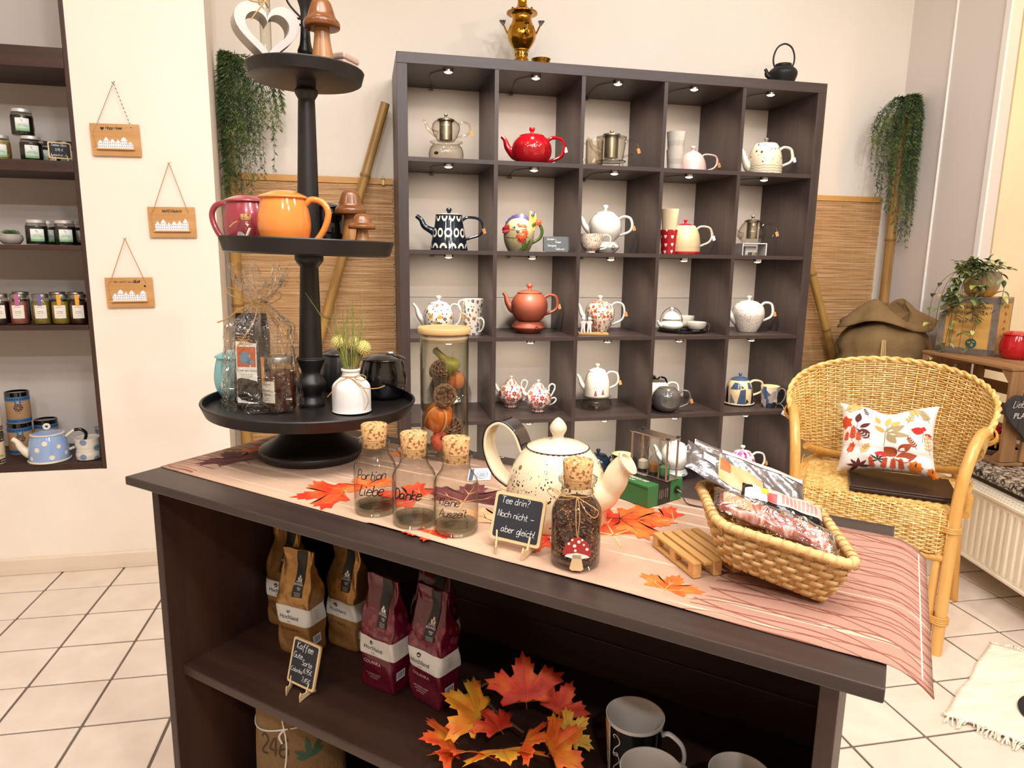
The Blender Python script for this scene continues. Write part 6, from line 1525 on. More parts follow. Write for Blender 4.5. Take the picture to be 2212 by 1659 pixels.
teapot('orchid_teapot', 'small white teapot with a large magenta orchid, bottom right', cell(5, 1.635, .132), RT, .0645, .122, 'round', m_fl5, m_fl5, m_whp, m_whp, m_whp, (.58, .16, .1), .17, (.62, .25, .95), (.70, .88, .30), (.28, .09), .08, tagm=m_tag)

# ------------------------------------------------------------------ on top of the cube shelf
m_brass = mat('polished_brass', 'b8862e', .14, 1)
o = thing('brass_samovar', 'polished brass samovar standing on top of the cube shelf', 'samovar', (.522, .20, 1.9204), RT)
MB().lathe(crs([(.036, 0), (.040, .004), (.040, .012), (.031, .020), (.029, .030), (.030, .050), (.031, .055), (.027, .060), (.0265, .085), (.031, .088), (.031, .092)], 4), 44).build('foot', m_brass, o)
MB().lathe(crs([(.028, .092), (.040, .105), (.055, .130), (.0585, .152), (.054, .175), (.044, .196), (.040, .210), (.042, .222), (.050, .230)], 5), 52).build('body', m_brass, o)
MB().lathe(crs([(.050, .229), (.0625, .230), (.0635, .233), (.061, .237), (.034, .246), (.024, .256), (.0185, .272), (.021, .288), (.030, .300), (.030, .306), (.014, .312), (0, .314)], 4), 44).build('collar', m_brass, o)
m_bdk = mat('dark_brass', '6e5126', .3, 1); m_knobb = mat('dark_wood_knob', '33231a', .4)
for s in (-1, 1):
    h_ = MB().tube(crom([(s * .052, 0, .150), (s * .062, 0, .162), (s * .072, 0, .182), (s * .076, 0, .190)], 5), [.005, .004, .0035, .003], 8).build('handle', m_brass, o)
    b = MB()
    for k in range(5): b.tube([(s * .076, 0, .186), (s * (.070 + .005 * k), .004 * (k % 2), .206)], [.003, .0045], 7)
    b.build('grip', m_knobb, h_)
b = MB(); b.tube(crom([(.012, -.052, .140), (.018, -.072, .142), (.022, -.084, .138), (.024, -.090, .126)], 5), [.007, .006, .0055, .0045], 10); tp = b.build('tap', m_brass, o)
MB().tube([(.020, -.078, .142), (.020, -.078, .170)], .003, 8).build('tap_stem', m_brass, tp); MB().lathe([(0, .170), (.010, .171), (.011, .174), (0, .178)], 14, (.020, -.078, 0)).build('tap_key', m_knobb, tp)
b = MB()
for k in range(9): a = -PI * .95 + PI * .9 * k / 8; b.tube([(.012 + .004 * math.cos(a), -.0575, .140 + .004 * math.sin(a)), (.012 + .020 * math.cos(a), -.0555, .140 + .016 * math.sin(a))], [.0035, .0012], 6)
b.build('tap_rosette', m_brass, o)
for x in (-.036, .036): MB().tube([(x, 0, .238), (x * 1.06, 0, .252), (x * 1.1, 0, .256)], [.003, .003, .005], 8).build('lid_pin', m_bdk, o)
fn = wrapper([(.0265, .060), (.0265, .086)], -PI / 2, .0005); b = MB()
for k in range(-5, 6): b.add([fn(.015 * k + .0035 * math.cos(a), .073 + .008 * math.sin(a)) for a in [2 * PI * i / 14 for i in range(14)]], [tuple(range(14))])
b.build('pierced_openings', mat('dark_opening', '2a1c0c', .6), o, 0)
o = thing('brass_bowl', 'small shallow brass bowl beside the foot of the samovar', 'bowl', (.575, .075, 1.9204), 0)
MB().lathe(crs([(.024, 0), (.031, .004), (.035, .016), (.0385, .026), (.0395, .028), (.037, .028), (.032, .012), (.02, .006), (0, .006)], 4), 40).build('bowl', m_brass, o)
SHAPES['kettle'] = [(.55, 0), (.58, .02), (.80, .35), (1, .68), (.95, .84), (.75, .95), (.56, 1)]
m_iron = mat('cast_iron', '1e1d1d', .5, .3, bump=(220, .3, .001))
o = teapot('iron_kettle', 'black cast iron kettle with a high ring handle on the cube shelf', (1.728, .20, 1.9204), RT, .0625, .108, 'kettle', m_iron, m_iron, None, None, m_iron, (.62, .10, .1), 0, (.30, .50, .92), None, (.26, .11))
MB().lathe([(.034, .112), (.035, .120), (.030, .122), (.012, .122), (.010, .126), (0, .127)], 32).build('lid_cap', m_iron, [c for c in o.children if c.name.startswith('lid')][0])
MB().tube(crom([(-.036, 0, .104), (-.046, 0, .128), (-.045, 0, .160), (-.030, 0, .192), (0, 0, .206), (.030, 0, .192), (.045, 0, .160), (.046, 0, .128), (.036, 0, .104)], 6), .0038, 10).build('ring_handle', m_iron, o)

# ------------------------------------------------------------------ what stands in the wall niche
NZ = {1: 1.4674, 2: 1.1874, 3: .9114, 4: .4114}
m_jlid = mat('silver_lid', 'd8d2cc', .35, .5); m_jlab = NT('green_white_label'); t = m_jlab
q = t.n('SeparateXYZ', None, i0=t.co()); t.base(t.ramp(t.mth('MULTIPLY', q.outputs[2], 10.0), [(.16, '7aa878'), (.22, 'b4d0b0'), (.40, 'e6ebe2'), (.42, 'efefe8')])); m_jlab = t.m
m_sweet = mat('black_liquorice', '1a1716', .35, var=(160, .6), bump=(220, .9, .004)); m_candy = mat('honey_candy', 'a98c4a', .35, var=(120, .5), bump=(150, .9, .004))
def tea_jar(label, loc, rz, mc=m_sweet, lidm=None):
    o = thing('screw_jar', label, 'jar', loc, rz, 'lidded jars in the wall niche')
    pr_ = jar(o, .0335, .086, mc, lidm or m_jlid, .9, .011)
    g_ = wrapper(pr_, -PI / 2, .0007); b = MB(); n = 8
    b.add([g_(-.021 + .042 * i / n, zz) for zz in (.012, .054) for i in range(n + 1)], [(i, i + 1, n + 2 + i, n + 1 + i) for i in range(n)]); b.build('label', m_jlab, o)
    g_ = wrapper(pr_, -PI / 2, .0012); b = MB(); hand(b, 'Ta', .006, g_, -.007, .045, .12); put_type(b, 'Tee', .0045, g_, 0, .0405); put_type(b, 'Krautertee', .0044, g_, 0, .033); put_type(b, 'LAKRITZ WUERFEL', .0038, g_, 0, .028)
    b.build('lettering', mat('dark_green_print', '3a4a3a', .6), o, 0)
    g_ = wrapper([(p[0] * 1.02, p[1]) for p in pr_], .15, .001); b = MB(); b.add([g_(x, z) for z in (.02, .082) for x in (-.0035, .0035)], [(0, 1, 3, 2)]); b.build('side_seal', mat('pale_green_seal', 'b8cbb0', .6), o, 0)
    return o
tea_jar('jar of dark sweets standing on top of another jar, highest in the niche', (-1.270, .0, NZ[1] + .0874), 22)
tea_jar('jar of dark sweets carrying another jar on its lid', (-1.250, .0, NZ[1]), 24)
tea_jar('jar of honey coloured candies at the left picture edge', (-1.350, .005, NZ[1]), 24, m_candy)
tea_jar('dark jar behind the jar stack, farther left of the two behind', (-1.262, .105, NZ[1]), 24, m_sweet, m_lidm)
tea_jar('dark jar behind the chalkboard sign on the upper niche shelf', (-1.180, .100, NZ[1]), 24, m_sweet, m_lidm)
chalkboard('chalkboard sign reading Jedes Glas on the upper niche shelf', (-1.145, -.045, NZ[1]), 22, .068, .058, [('Jedes Glas', .0078, .010, .044), ('3,95 €', .0078, .020, .027), ('Zuckerfrei : 2', .0068, .006, .009)], 16, .1)
o = thing('succulent', 'small succulent in a round grey concrete pot on the niche shelf', 'plant', (-1.330, -.03, NZ[2]))
MB().open_lathe(crs([(0, .001), (.022, .001), (.033, .012), (.0355, .022), (.032, .033), (.029, .035), (.027, .031), (0, .029)], 4), 32).build('pot', mat('concrete', 'a49c94', .85, var=(40, .08)), o)
m_suc = mat('succulent_green', '54683e', .55, var=(90, .3)); rg = random.Random(2); pr_ = None
for k in range(26):
    a = k * 2.39996; e = .25 + .9 * k / 26; l = .032 * (1 - .4 * k / 26)
    b = MB(); d = V3((math.cos(a) * math.cos(e), math.sin(a) * math.cos(e), math.sin(e))); c = V3((0, 0, .032))
    b.tube([c + d * .004, c + d * l * .5, c + d * l * .85, c + d * l], [.0025, .0045, .003, .0005], 7, .55); b.build('leaf', m_suc, o)
tea_jar('left front jar of dark sweets on the second niche shelf', (-1.253, -.02, NZ[2]), 24)
tea_jar('jar half hidden behind the left front jar, second niche shelf', (-1.250, .062, NZ[2]), 24)
tea_jar('right front jar of dark sweets on the second niche shelf', (-1.164, -.02, NZ[2]), 24)
tea_jar('jar half hidden behind the right front jar, second niche shelf', (-1.165, .062, NZ[2]), 24)
for x, y, lb, cs, sl in ((-1.385, -.04, 'dark jam jar with a lilac seal at the left picture edge', '2a1416', '7a6a9a'), (-1.326, -.04, 'rose coloured jam jar with a pink seal', '9a5a50', 'b05a8a'), (-1.256, -.04, 'yellow green jam jar with a purple seal', '8a7a30', '6a5a8a'),
                         (-1.195, -.04, 'yellow green jam jar with an orange seal', '8a7828', 'e39a2c'), (-1.137, -.04, 'dark brown jam jar with an orange seal beside the shelf side', '3a1a10', 'e39a2c')):
    o = thing('jam_jar', lb, 'jar', (x, y, NZ[3]), 24, 'jam jars on the third niche shelf')
    pj = jar(o, .0285, .106, mat('jam_' + cs, cs, .3, var=(60, .25)), m_lidm, .9, .013)
    jarlabel(o, pj, .0285, .022, .068, .0185, mat('cream_label', 'e8dfd0', .7), [('DER KANDIS', .0036, .060), ('KANDIS', .0048, .045), ('AM STIEL', .0048, .039), ('mit Frucht', .003, .031)], -PI / 2 - .15, (mat('seal_' + sl, sl, .6), -.006, .011, .1055))
for x, lb in ((-1.352, 'dark lidded jar behind the rose jam jar'), (-1.232, 'dark lidded jar behind the purple sealed jam jar'), (-1.172, 'dark lidded jar behind the two orange sealed jam jars')):
    o = thing('jam_jar', lb, 'jar', (x, .04, NZ[3]), 24, 'jam jars on the third niche shelf'); jar(o, .0285, .109, mat('jam_2a1416', '2a1416', .3, var=(60, .25)), m_lidm, .9, .013)
# round tea tins
m_kraft = mat('kraft_card', 'b58e66', .75, var=(50, .06)); m_crcard = mat('cream_card', 'e0c6a4', .7)
def tin(label, loc, R, H, mb_, mbands, mlid, mdots, emblem):
    o = thing('tea_tin', label, 'tin', loc, 24, 'round tea tins in the niche')
    MB().lathe([(R * .97, 0), (R, .002), (R, H - .012), (R * .99, H - .010)], 40).build('body', mb_, o)
    MB().lathe([(R * 1.02, H - .016), (R * 1.02, H - .001), (R * .98, H), (R * .9, H - .004), (0, H - .004)], 40).build('lid', mlid, o)
    for z0, z1 in ((.004, .018), (H - .032, H - .017)): MB().open_lathe([(R * 1.004, z0), (R * 1.004, z1)], 40).build('printed_band', mbands, o)
    b = MB(); pf = [(R * 1.004, 0), (R * 1.004, H)]; fn = wrapper(pf, -PI / 2, .0004)
    for z in (.011, H - .0245):
        for k in range(-7, 8): b.add([fn(.0085 * k + .0022 * math.cos(a), z + .003 * math.sin(a)) for a in [2 * PI * i / 6 for i in range(6)]], [tuple(range(6))])
    b.build('band_dots', mdots, o, 0)
    b = MB(); cz = H * .52
    if emblem:
        for r0, r1 in ((.0125, .0145),):
            b.add([fn(r * math.cos(2 * PI * i / 28), cz + r * math.sin(2 * PI * i / 28)) for r in (r0, r1) for i in range(28)], [(i, (i + 1) % 28, 28 + (i + 1) % 28, 28 + i) for i in range(28)])
        for k in range(8):
            a = k * PI / 4; b.add([fn(.003 * math.cos(a) + .0035 * math.cos(c) * math.cos(a) * 2.2 + .006 * math.cos(a) - .0022 * math.sin(c) * math.sin(a), cz + .006 * math.sin(a) + .003 * math.sin(a) + .0035 * math.cos(c) * math.sin(a) * 2.2 * .5 + .0022 * math.sin(c) * math.cos(a)) for c in [2 * PI * i / 10 for i in range(10)]], [tuple(range(10))])
        put_type(b, 'TEE KANDIS', .0045, fn, 0, cz + .020); put_type(b, 'bio und fair', .0035, fn, 0, cz - .021)
        b.build('emblem_print', mat('dark_brown_print', '3a201a', .6), o, 0)
        b = MB(); b.sheet([(-.010, H - .044), (.010, H - .044), (.010, H - .026), (-.010, H - .026)], wrapper(pf, -PI / 2, .0008)).build('badge', mbands, o, 0)
        b = MB(); put_type(b, 'FAIR\nTEE', .006, wrapper(pf, -PI / 2, .0012), 0, H - .035); b.build('badge_lettering', m_pw, o, 0)
    else:
        put_type(b, 'TEE', .006, fn, .012, cz + .012); b.add([fn(.004 + .012 * math.cos(a), cz - .008 + .012 * math.sin(a)) for a in [2 * PI * i / 20 for i in range(20)]], [tuple(range(20))]); b.build('emblem_print', mat('dark_brown_print', '3a201a', .6), o, 0)
        b = MB(); b.sheet([(.022, .026), (.034, .026), (.034, .033), (.022, .033)], fn).build('green_mark', mat('green_mark', '8aa04a', .6), o, 0)
m_bluep = mat('blue_band', '2f6a9a', .5); m_brp = mat('brown_band', '3a201c', .5); m_bdot = mat('navy_dots', '12243a', .5)
for z, n_ in ((NZ[4], 'lower'), (NZ[4] + .1185, 'upper')):
    tin('kraft tea tin with blue bands, %s one of its stack behind the polka dot teapot' % n_, (-1.425 + .004 * (n_ == 'upper'), .085, z), .039, .118, m_kraft, m_bluep, m_bkg, m_bdot, True)
    tin('cream tea tin with brown bands at the left picture edge, %s one' % n_, (-1.458, -.05, z), .037, .1125, m_crcard, m_brp, mat('olive_lid', '4a4232', .5), m_pw, False)
tin('kraft tea tin with blue bands standing alone behind the polka dot teapot', (-1.352, .128, NZ[4]), .039, .118, m_kraft, m_bluep, m_bkg, m_bdot, True)
# polka dot teapot and cups
m_pblue = ceramic('sky_blue_glaze', '8ea6cc'); m_pcr = ceramic('cream_pottery', 'e6d8c0')
SHAPES['cottage'] = [(1, 0), (1.02, .02), (1, .06), (.985, .35), (.92, .70), (.80, .96), (.78, 1)]
o = teapot('polka_teapot', 'sky blue teapot with cream polka dots on the lowest niche shelf', (-1.283, -.035, NZ[4] + .0004), 15, .066, .098, 'cottage', m_pblue, m_pblue, None, None, m_pcr, (.80, .20, .1), 0, (.62, .20, .92), None, (.30, .13))
b = MB(); b.M = Mx.Translation((0, 0, .1245)) @ Mx.Rotation(R_(90), 4, 'X'); b.tube([(.0085 * math.cos(2 * PI * i / 24), .0085 * math.sin(2 * PI * i / 24), 0) for i in range(24)], .0044, 10, closed=True); b.build('ring_knob', m_pcr, [c for c in o.children if c.name.startswith('lid')][0])
b = MB(); b.lathe([(.0525, .098), (.0555, .0985), (.0555, .101), (.0525, .1025)], 40).lathe([(.066, .001), (.0685, .001), (.069, .005), (.066, .007)], 44); stuff(b.build('rims', m_pcr, o))
MB().tube(crom([(.056, 0, .083), (.078, 0, .100), (.087, 0, .104)], 6), .0055, 10).tube(crom([(.063, 0, .032), (.084, 0, .040), (.092, 0, .050)], 6), .0055, 10).build('handle_roots', m_pcr, o)
MB().tube(crom([(.084, 0, .1035), (.104, 0, .104), (.120, 0, .088), (.114, 0, .064), (.094, 0, .049)], 6), .0058, 10).build('handle', m_bkg, o)
fn = wrapper([(r * .066, z * .098) for r, z in SHAPES['cottage']], -PI / 2, .0007); b = MB()
for x, z, r in ((-.055, .020, .008), (-.030, .052, .0085), (-.004, .074, .0085), (.016, .022, .0085), (.040, .058, .0075), (.068, .03, .008), (-.085, .06, .008), (-.11, .03, .008), (.09, .065, .008), (.12, .03, .008), (.15, .06, .008), (-.15, .06, .008)):
    b.add([fn(x, z)] + [fn(x + r * math.cos(a), z + r * math.sin(a)) for a in [2 * PI * i / 16 for i in range(16)]], [(0, 1 + i, 1 + (i + 1) % 16) for i in range(16)])
b.build('polka_dots', m_pcr, o)
m_pmug = dotted('pottery_blue_dots', 'd6ccbc', '6f8aa6', 23, .26, .04, .7, .2)
def wavy_mug(label, loc, rz):
    o = thing('pottery_mug', label, 'mug', loc, rz, 'pottery mugs in the niche')
    MB().open_lathe(crs([(0, .001), (.036, .001), (.040, .008), (.041, .022), (.038, .035), (.041, .050), (.0415, .066), (.044, .082), (.0415, .082), (.039, .066), (.036, .010), (0, .008)], 4), 40).build('body', m_pmug, o)
    MB().tube(crom([(.038, 0, .066), (.058, 0, .070), (.062, 0, .048), (.048, 0, .026), (.038, 0, .026)], 5), .005, 8).build('handle', m_pmug, o)
wavy_mug('wavy grey mug with blue dots at the right end of the niche', (-1.151, -.040, NZ[4] + .0004), 130)
wavy_mug('wavy grey mug standing behind the front mug in the niche', (-1.138, .120, NZ[4] + .0004), 100)

# ------------------------------------------------------------------ house plaques on the wall
m_oak = wood('oak_board', 'b07a42', 'd2a468', 0, 1.5, .55, .8, .15); m_house = mat('white_plaster_house', 'e9e7ea', .7); m_win = mat('grey_window_print', '8c8ca0', .7); m_strp = None
t = NT('striped_cord'); t.base(t.mix(t.mth('GREATER_THAN', t.n('TexWave', {'bands_direction': 'DIAGONAL'}, Vector=t.co(), Scale=75).outputs[1], .5), '161616', 'e8e4da')); m_strp = t.m
HS = {'a': [(.0, 0), (1, 0), (1, .62), (.5, 1), (0, .62)], 'b': [(0, 0), (1, 0), (1, .72), (.85, .8), (.72, .95), (.5, 1), (.28, .95), (.15, .8), (0, .72)], 'c': [(0, 0), (1, 0), (1, .7), (.8, .7), (.8, .82), (.65, .82), (.65, 1), (.35, 1), (.35, .82), (.2, .82), (.2, .7), (0, .7)]}
def plaque(label, x, z, tilt, nail, houses, words, cord, heart=False, hole=None):
    o = thing('house_plaque', label, 'wall decoration', (x, -.0985, z)); o.rotation_euler = (0, R_(tilt), 0)
    MB().box((0, -.0045, 0), (.152, .008, .104)).build('board', m_oak, o, 0, .0008)
    MB().box((0, -.0135, -.030), (.118, .012, .004)).build('ledge', mat('pale_oak', 'd8ae7a', .6), o, 0, .0005)
    cx = -.054
    for kd, wd, h in houses:
        hb = MB(); hb.prism([(cx + p[0] * wd, -.028 + p[1] * h) for p in HS[kd]], .0088, .0162, lambda a, c, e: (a, -e, c))
        hh = hb.build('house', m_house, o, 0)
        b = MB(); nr = max(2, int(h / .011))
        for r in range(nr):
            for c in range(3 if wd > .016 else 2):
                k = 3 if wd > .016 else 2; wx = cx + wd * (c + .5) / k - .0012; wz = -.024 + (h * .66) * r / nr
                b.add([(wx, -.0165, wz), (wx + .0024, -.0165, wz), (wx + .0024, -.0165, wz + .004), (wx, -.0165, wz + .004)], [(0, 1, 2, 3)])
        b.build('windows', m_win, hh, 0); cx += wd + .0005
    fn = lambda a, c: (a, -.0092, c); b = MB()
    for wv in words: hand(b, wv[0], wv[1], fn, wv[2], wv[3], wv[4], .3, 1.0)
    if heart: b.add([(-.038 + hx_ * .30, -.0092, .036 + hz_ * .30) for hx_, hz_ in [(.022 * math.sin(a) ** 3 * .9, .022 * (13 * math.cos(a) - 5 * math.cos(2 * a) - 2 * math.cos(3 * a) - math.cos(4 * a)) / 17) for a in [2 * PI * i / 30 for i in range(30)]]], [tuple(range(30))])
    b.build('lettering', m_ink, o, 0)
    b = MB()
    for a_, r_ in (((-.058, .038), .0016), ((.055, .034), .0016)) + (((hole, .0035),) if hole else ()): b.add([(a_[0] + r_ * math.cos(c), -.0093, a_[1] + r_ * math.sin(c)) for c in [2 * PI * i / 12 for i in range(12)]], [tuple(range(12))])
    b.build('drilled_holes', m_bkg, o, 0)
    n = V3(nail); n = V3((n.x - x, n.y + .0985, n.z - z)); Rn = Mx.Rotation(R_(-tilt), 3, 'Y'); n = Rn @ n
    b = MB(); b.tube([(-.058, -.0095, .038), n + V3((-.002, 0, -.004)), n], .0013, 6).tube([(.055, -.0095, .034), n + V3((.002, 0, -.004)), n], .0013, 6)
    b.tube([n + V3((-.004, -.002, .002)), n, n + V3((.006, -.003, .004))], .0018, 6); b.build('hanging_cord', cord, o)
    b = MB(); b.tube([n + V3((0, .008, 0)), n + V3((.003, -.006, .002))], .0012, 6).build('nail', m_steel, o)
    b = MB(); b.tube(crom([(-.06, -.0095, .036), (-.067, -.0105, .02), (-.064, -.0105, .0), (-.066, -.0105, -.012)], 4), .0005, 4); b.build('tag_thread', m_twine, o)
    MB().box((-.066, -.0105, -.016), (.007, .0006, .016)).build('price_tag', m_tag, o, 0)
plaque('oak plaque lettered Happy Home with white houses, topmost of three', -.949, 1.5405, -1, (-.94, -.112, 1.722), [('a', .017, .026), ('a', .019, .036), ('a', .018, .030), ('a', .016, .028), ('b', .019, .036), ('a', .017, .022)], [('Happy Home', .010, -.028, .034, .13)], m_strp, True)
plaque('oak plaque lettered Wohlfühlplatz, nearest to the wall corner', -.790, 1.2725, -1, (-.786, -.112, 1.470), [('c', .017, .030), ('a', .019, .038), ('c', .016, .026), ('a', .017, .032), ('c', .018, .032), ('a', .018, .040)], [('Wohlfühlplatz', .010, -.030, .034, .13)], m_twine)
plaque('oak plaque lettered Hier wohnt das Glück, lowest of three', -.945, 1.0275, -1, (-.945, -.112, 1.212), [('a', .016, .026), ('b', .019, .038), ('c', .015, .030), ('a', .020, .036), ('a', .016, .022), ('b', .019, .034)], [('Hier wohnt das', .0085, -.050, .034, .08), ('Glück', .0095, .014, .034, .2)], m_twine, False, (.051, .022))

# ------------------------------------------------------------------ bamboo blinds, poles and hanging plants
m_blind = NT('bamboo_slats'); t = m_blind
t.base(t.ramp(t.noise(1, 4, t.mapped((6, 1, 260))), [(.3, 'a87848'), (.5, 'c89a66'), (.68, 'e0b884')])); t.b.inputs['Roughness'].default_value = .6; m_blind = t.m
m_rail = wood('bamboo_rail', 'c48a40', 'e0aa60', 0, 1, .45, .6, .1)
def blind(label, x0, x1, zt, zb, clips):
    o = thing('bamboo_blind', label, 'blind', (0, 0, 0)); rg = random.Random(int(x0 * 99))
    MB().box(((x0 + x1) / 2, .388, zt - .013), (x1 - x0, .008, .026)).build('head_rail', m_rail, o, 0, .001)
    b = MB(); z = zt - .031
    while z > zb:
        h = rg.uniform(.0042, .0058); dx = rg.uniform(-.003, .003)
        b.box(((x0 + x1) / 2 + dx, .392 + rg.uniform(-.0006, .0006), z), (x1 - x0, .0026, h), Mx.Rotation(rg.uniform(-.0012, .0012), 3, 'Y')); z -= h + .0011
    stuff(b.build('slats', m_blind, o, 0))
    n = int((x1 - x0) / .085)
    for k in range(n):
        x = x0 + (x1 - x0) * (k + .5) / n; b = MB()
        b.tube([(x, .3895, zt - .02), (x + .001, .3892, (zt + zb) / 2), (x, .3895, zb)], .0007, 5); b.tube(crom([(x, .389, zt - .004), (x + .004, .383, zt - .012), (x, .383, zt - .03), (x, .389, zt - .04)], 4), .0007, 5)
        b.build('string', mat('pale_string', 'd8b890', .8), o)
    for x in clips:
        c_ = MB().box((x, .381, zt - .018), (.012, .006, .022)).build('hanger_clip', mat('brass_clip', 'b8a86a', .3, .6), o, 0, .001)
        MB().tube([(x - .007, .381, zt - .006), (x, .384, zt + .012), (x + .007, .381, zt - .006), (x - .007, .381, zt - .006)], .0012, 6).build('clip_wire', m_steel, c_)
blind('wide bamboo slat blind on the wall left of the cube shelf', -.665, -.004, 1.500, .14, (-.045, -.575))
blind('bamboo slat blind on the wall right of the cube shelf', 1.90, 2.47, 1.500, .14, ())
m_bam = NT('bamboo_cane'); t = m_bam
t.base(t.ramp(t.noise(1, 4, t.mapped((24, 24, 2.5))), [(.3, '8a6430'), (.55, 'b08646'), (.75, 'c8a05c')])); t.b.inputs['Roughness'].default_value = .4; m_bam = t.m
def cane(label, a, b_, r, nodes):
    o = thing('bamboo_pole', label, 'pole', a); d = V3(b_) - V3(a); L = d.length
    pts = []; rr = []; seg = L / nodes
    for k in range(nodes):
        for f, q in ((.0, 1.0), (.03, 1.07), (.06, .985), (.5, .97), (.94, .985)): pts.append((0, 0, (k + f) * seg)); rr.append(r * q * (1.03 - .08 * (k + f) / nodes))
    pts.append((0, 0, L)); rr.append(r * .94)
    MB().tube(pts, rr, 20).build('cane', m_bam, o)
    b = MB()
    for k in range(1, nodes): z = k * seg; b.lathe([(r * 1.0, z - .004), (r * 1.06, z - .001), (r * 1.09, z + .006), (r * 1.0, z + .011)], 20)
    b.build('nodes', mat('bamboo_node', '8e6a3a', .6), o)
    o.rotation_euler = d.to_track_quat('Z', 'Y').to_euler()
cane('upright bamboo pole in the left wall corner beneath a hanging plant', (-.655, .335, 0), (-.668, .335, 1.90), .024, 6)
cane('bamboo pole leaning against the left side of the cube shelf', (-.575, .335, .0), (-.032, .335, 1.80), .0205, 6)
cane('upright bamboo pole in the right room corner beneath a hanging plant', (2.498, .335, 0), (2.500, .335, 1.925), .024, 6)
cane('bamboo pole leaning against the right side of the cube shelf', (2.475, .282, 0), (1.848, .340, 1.66), .0205, 6)

m_fol = NT('willow_leaf'); t = m_fol
t.base(t.ramp(t.noise(16, 3), [(.3, '2c3f24'), (.52, '47602f'), (.72, '7e8a48')])); t.b.inputs['Roughness'].default_value = .55; m_fol = t.m
m_fst = mat('plant_stem', '4a4a2c', .7)
def hanging(label, top, spread, drop, n, seed, bias):
    o = thing('hanging_plant', label, 'plant', top); rg = random.Random(seed); lv = MB(); sm = MB()
    for i in range(n):
        a = rg.uniform(0, 2 * PI); rx = (spread[0] * math.cos(a) + bias) * rg.uniform(.35, 1); ry = -abs(spread[1] * math.sin(a)) * rg.uniform(.3, 1) + .01
        L = drop * rg.uniform(.35, 1) * (1.05 - .45 * abs(rx) / (spread[0] + abs(bias)))
        P = crom([(rg.uniform(-.015, .015), -.02, -.01), (rx * .45, ry * .6 - .02, rg.uniform(.0, .03)), (rx * .9, ry - .02, -L * .25), (rx * 1.05, ry - .02, -L * .62), (rx * 1.08 + rg.uniform(-.015, .015), ry - .02, -L)], 6)
        sm.tube(P, [.0012, .0009, .0005], 4)
        for k in range(2, len(P)):
            tg = (P[k] - P[k - 1]).normalized()
            for q in range(5):
                p = P[k - 1].lerp(P[k], rg.random()); sd = V3((rg.uniform(-1, 1), rg.uniform(-1, .4), rg.uniform(-.4, .3))).normalized()
                d = (tg * rg.uniform(.4, 1) + sd * .75).normalized(); l = rg.uniform(.013, .026); wv = d.cross(V3((rg.uniform(-1, 1), rg.uniform(-1, 1), rg.uniform(-1, 1)))).normalized() * l * .11
                lv.add([p, p + d * l * .4 + wv, p + d * l, p + d * l * .4 - wv], [(0, 1, 2, 3)])
    stuff(lv.build('foliage', m_fol, o, 0)); stuff(sm.build('stems', m_fst, o))
    return o
o = hanging('green hanging plant over the bamboo pole in the left wall corner', (-.655, .30, 1.905), (.12, .07), .60, 80, 4, .09)
b = MB(); b.box((.105, -.09, -.035), (.012, .001, .034)); b.build('price_tag', mat('brown_tag', '6a4630', .7), o, 0)
hanging('green hanging plant over the bamboo pole in the right room corner', (2.49, .30, 1.935), (.15, .08), .66, 96, 9, -.06)

# ------------------------------------------------------------------ burlap sacks
m_sack = cloth('sack_burlap', '7a6040', 'b0905e', 2600, .95, .9)
def sack(label, loc, R, H, seed, flap):
    o = thing('burlap_sack', label, 'sack', loc); p = random.Random(seed).uniform(0, 6)
    def pt(u, v):
        a = 2 * PI * u
        k = (.86 + .16 * math.sin(PI * min(1, v * 1.1) ** .8)) if v < .86 else 1.0 - .55 * ((v - .86) / .14) ** 1.6
        fo = 1 + .025 * math.sin(7 * a + p) * v + .018 * math.sin(13 * a - 2 * p + 6 * v) * v + .02 * math.sin(3 * a + 9 * v)
        z = H * .93 * v if v < .86 else H * .93 * .86 + H * .93 * .14 * math.sin((v - .86) / .14 * PI / 2)
        return (R * k * fo * math.cos(a), R * .92 * k * fo * math.sin(a), z + .02 * math.sin(2 * a + p) * v)
    b = MB(); b.grid(pt, 72, 34, True); b.add([pt(i / 72, 1) for i in range(72)], [tuple(range(72))]); b.build('body', m_sack, o, 70)
    def fl(u, v):
        a = 2 * PI * u; r = R * (.42 + .52 * v) * (1 + .05 * math.sin(5 * a + p) + .04 * math.sin(9 * a)); dz = .07 * H * math.sin(2 * a + 1) * (1 - v) - .075 * H * v ** 1.8 * (1 + .4 * math.sin(3 * a + p))
        return (r * math.cos(a), r * .92 * math.sin(a), H * 1.0 + dz * .8 - .02 * H)
    ob = MB().grid(fl, 72, 8, True).build('folded_top', m_sack, o, 70); md = ob.modifiers.new('t', 'SOLIDIFY'); md.thickness = .006
    b = MB(); b.add([fl(i / 72, 0) for i in range(72)], [tuple(range(72))]); b.build('closing', m_sack, o, 70)
    b = MB()
    for dx in (-.006, .0, .007): b.tube(crom([(-R * .62 + dx, -R * .72, H * .86), (-R * .66 + dx * 2, -R * .80, H * .74), (-R * .68 + dx * 3, -R * .79, H * .62), (-R * .70 + dx * 4, -R * .78, H * .52)], 5), .0035, 6)
    b.build('tie_string', mat('sack_string', 'b89a6c', .9), o)
sack('large bulging burlap sack with a folded top in the right corner', (2.275, .04, .0005), .222, .965, 2, True)
sack('small slumped burlap sack between the cube shelf and the large sack', (1.935, .03, .0005), .098, .63, 5, True)

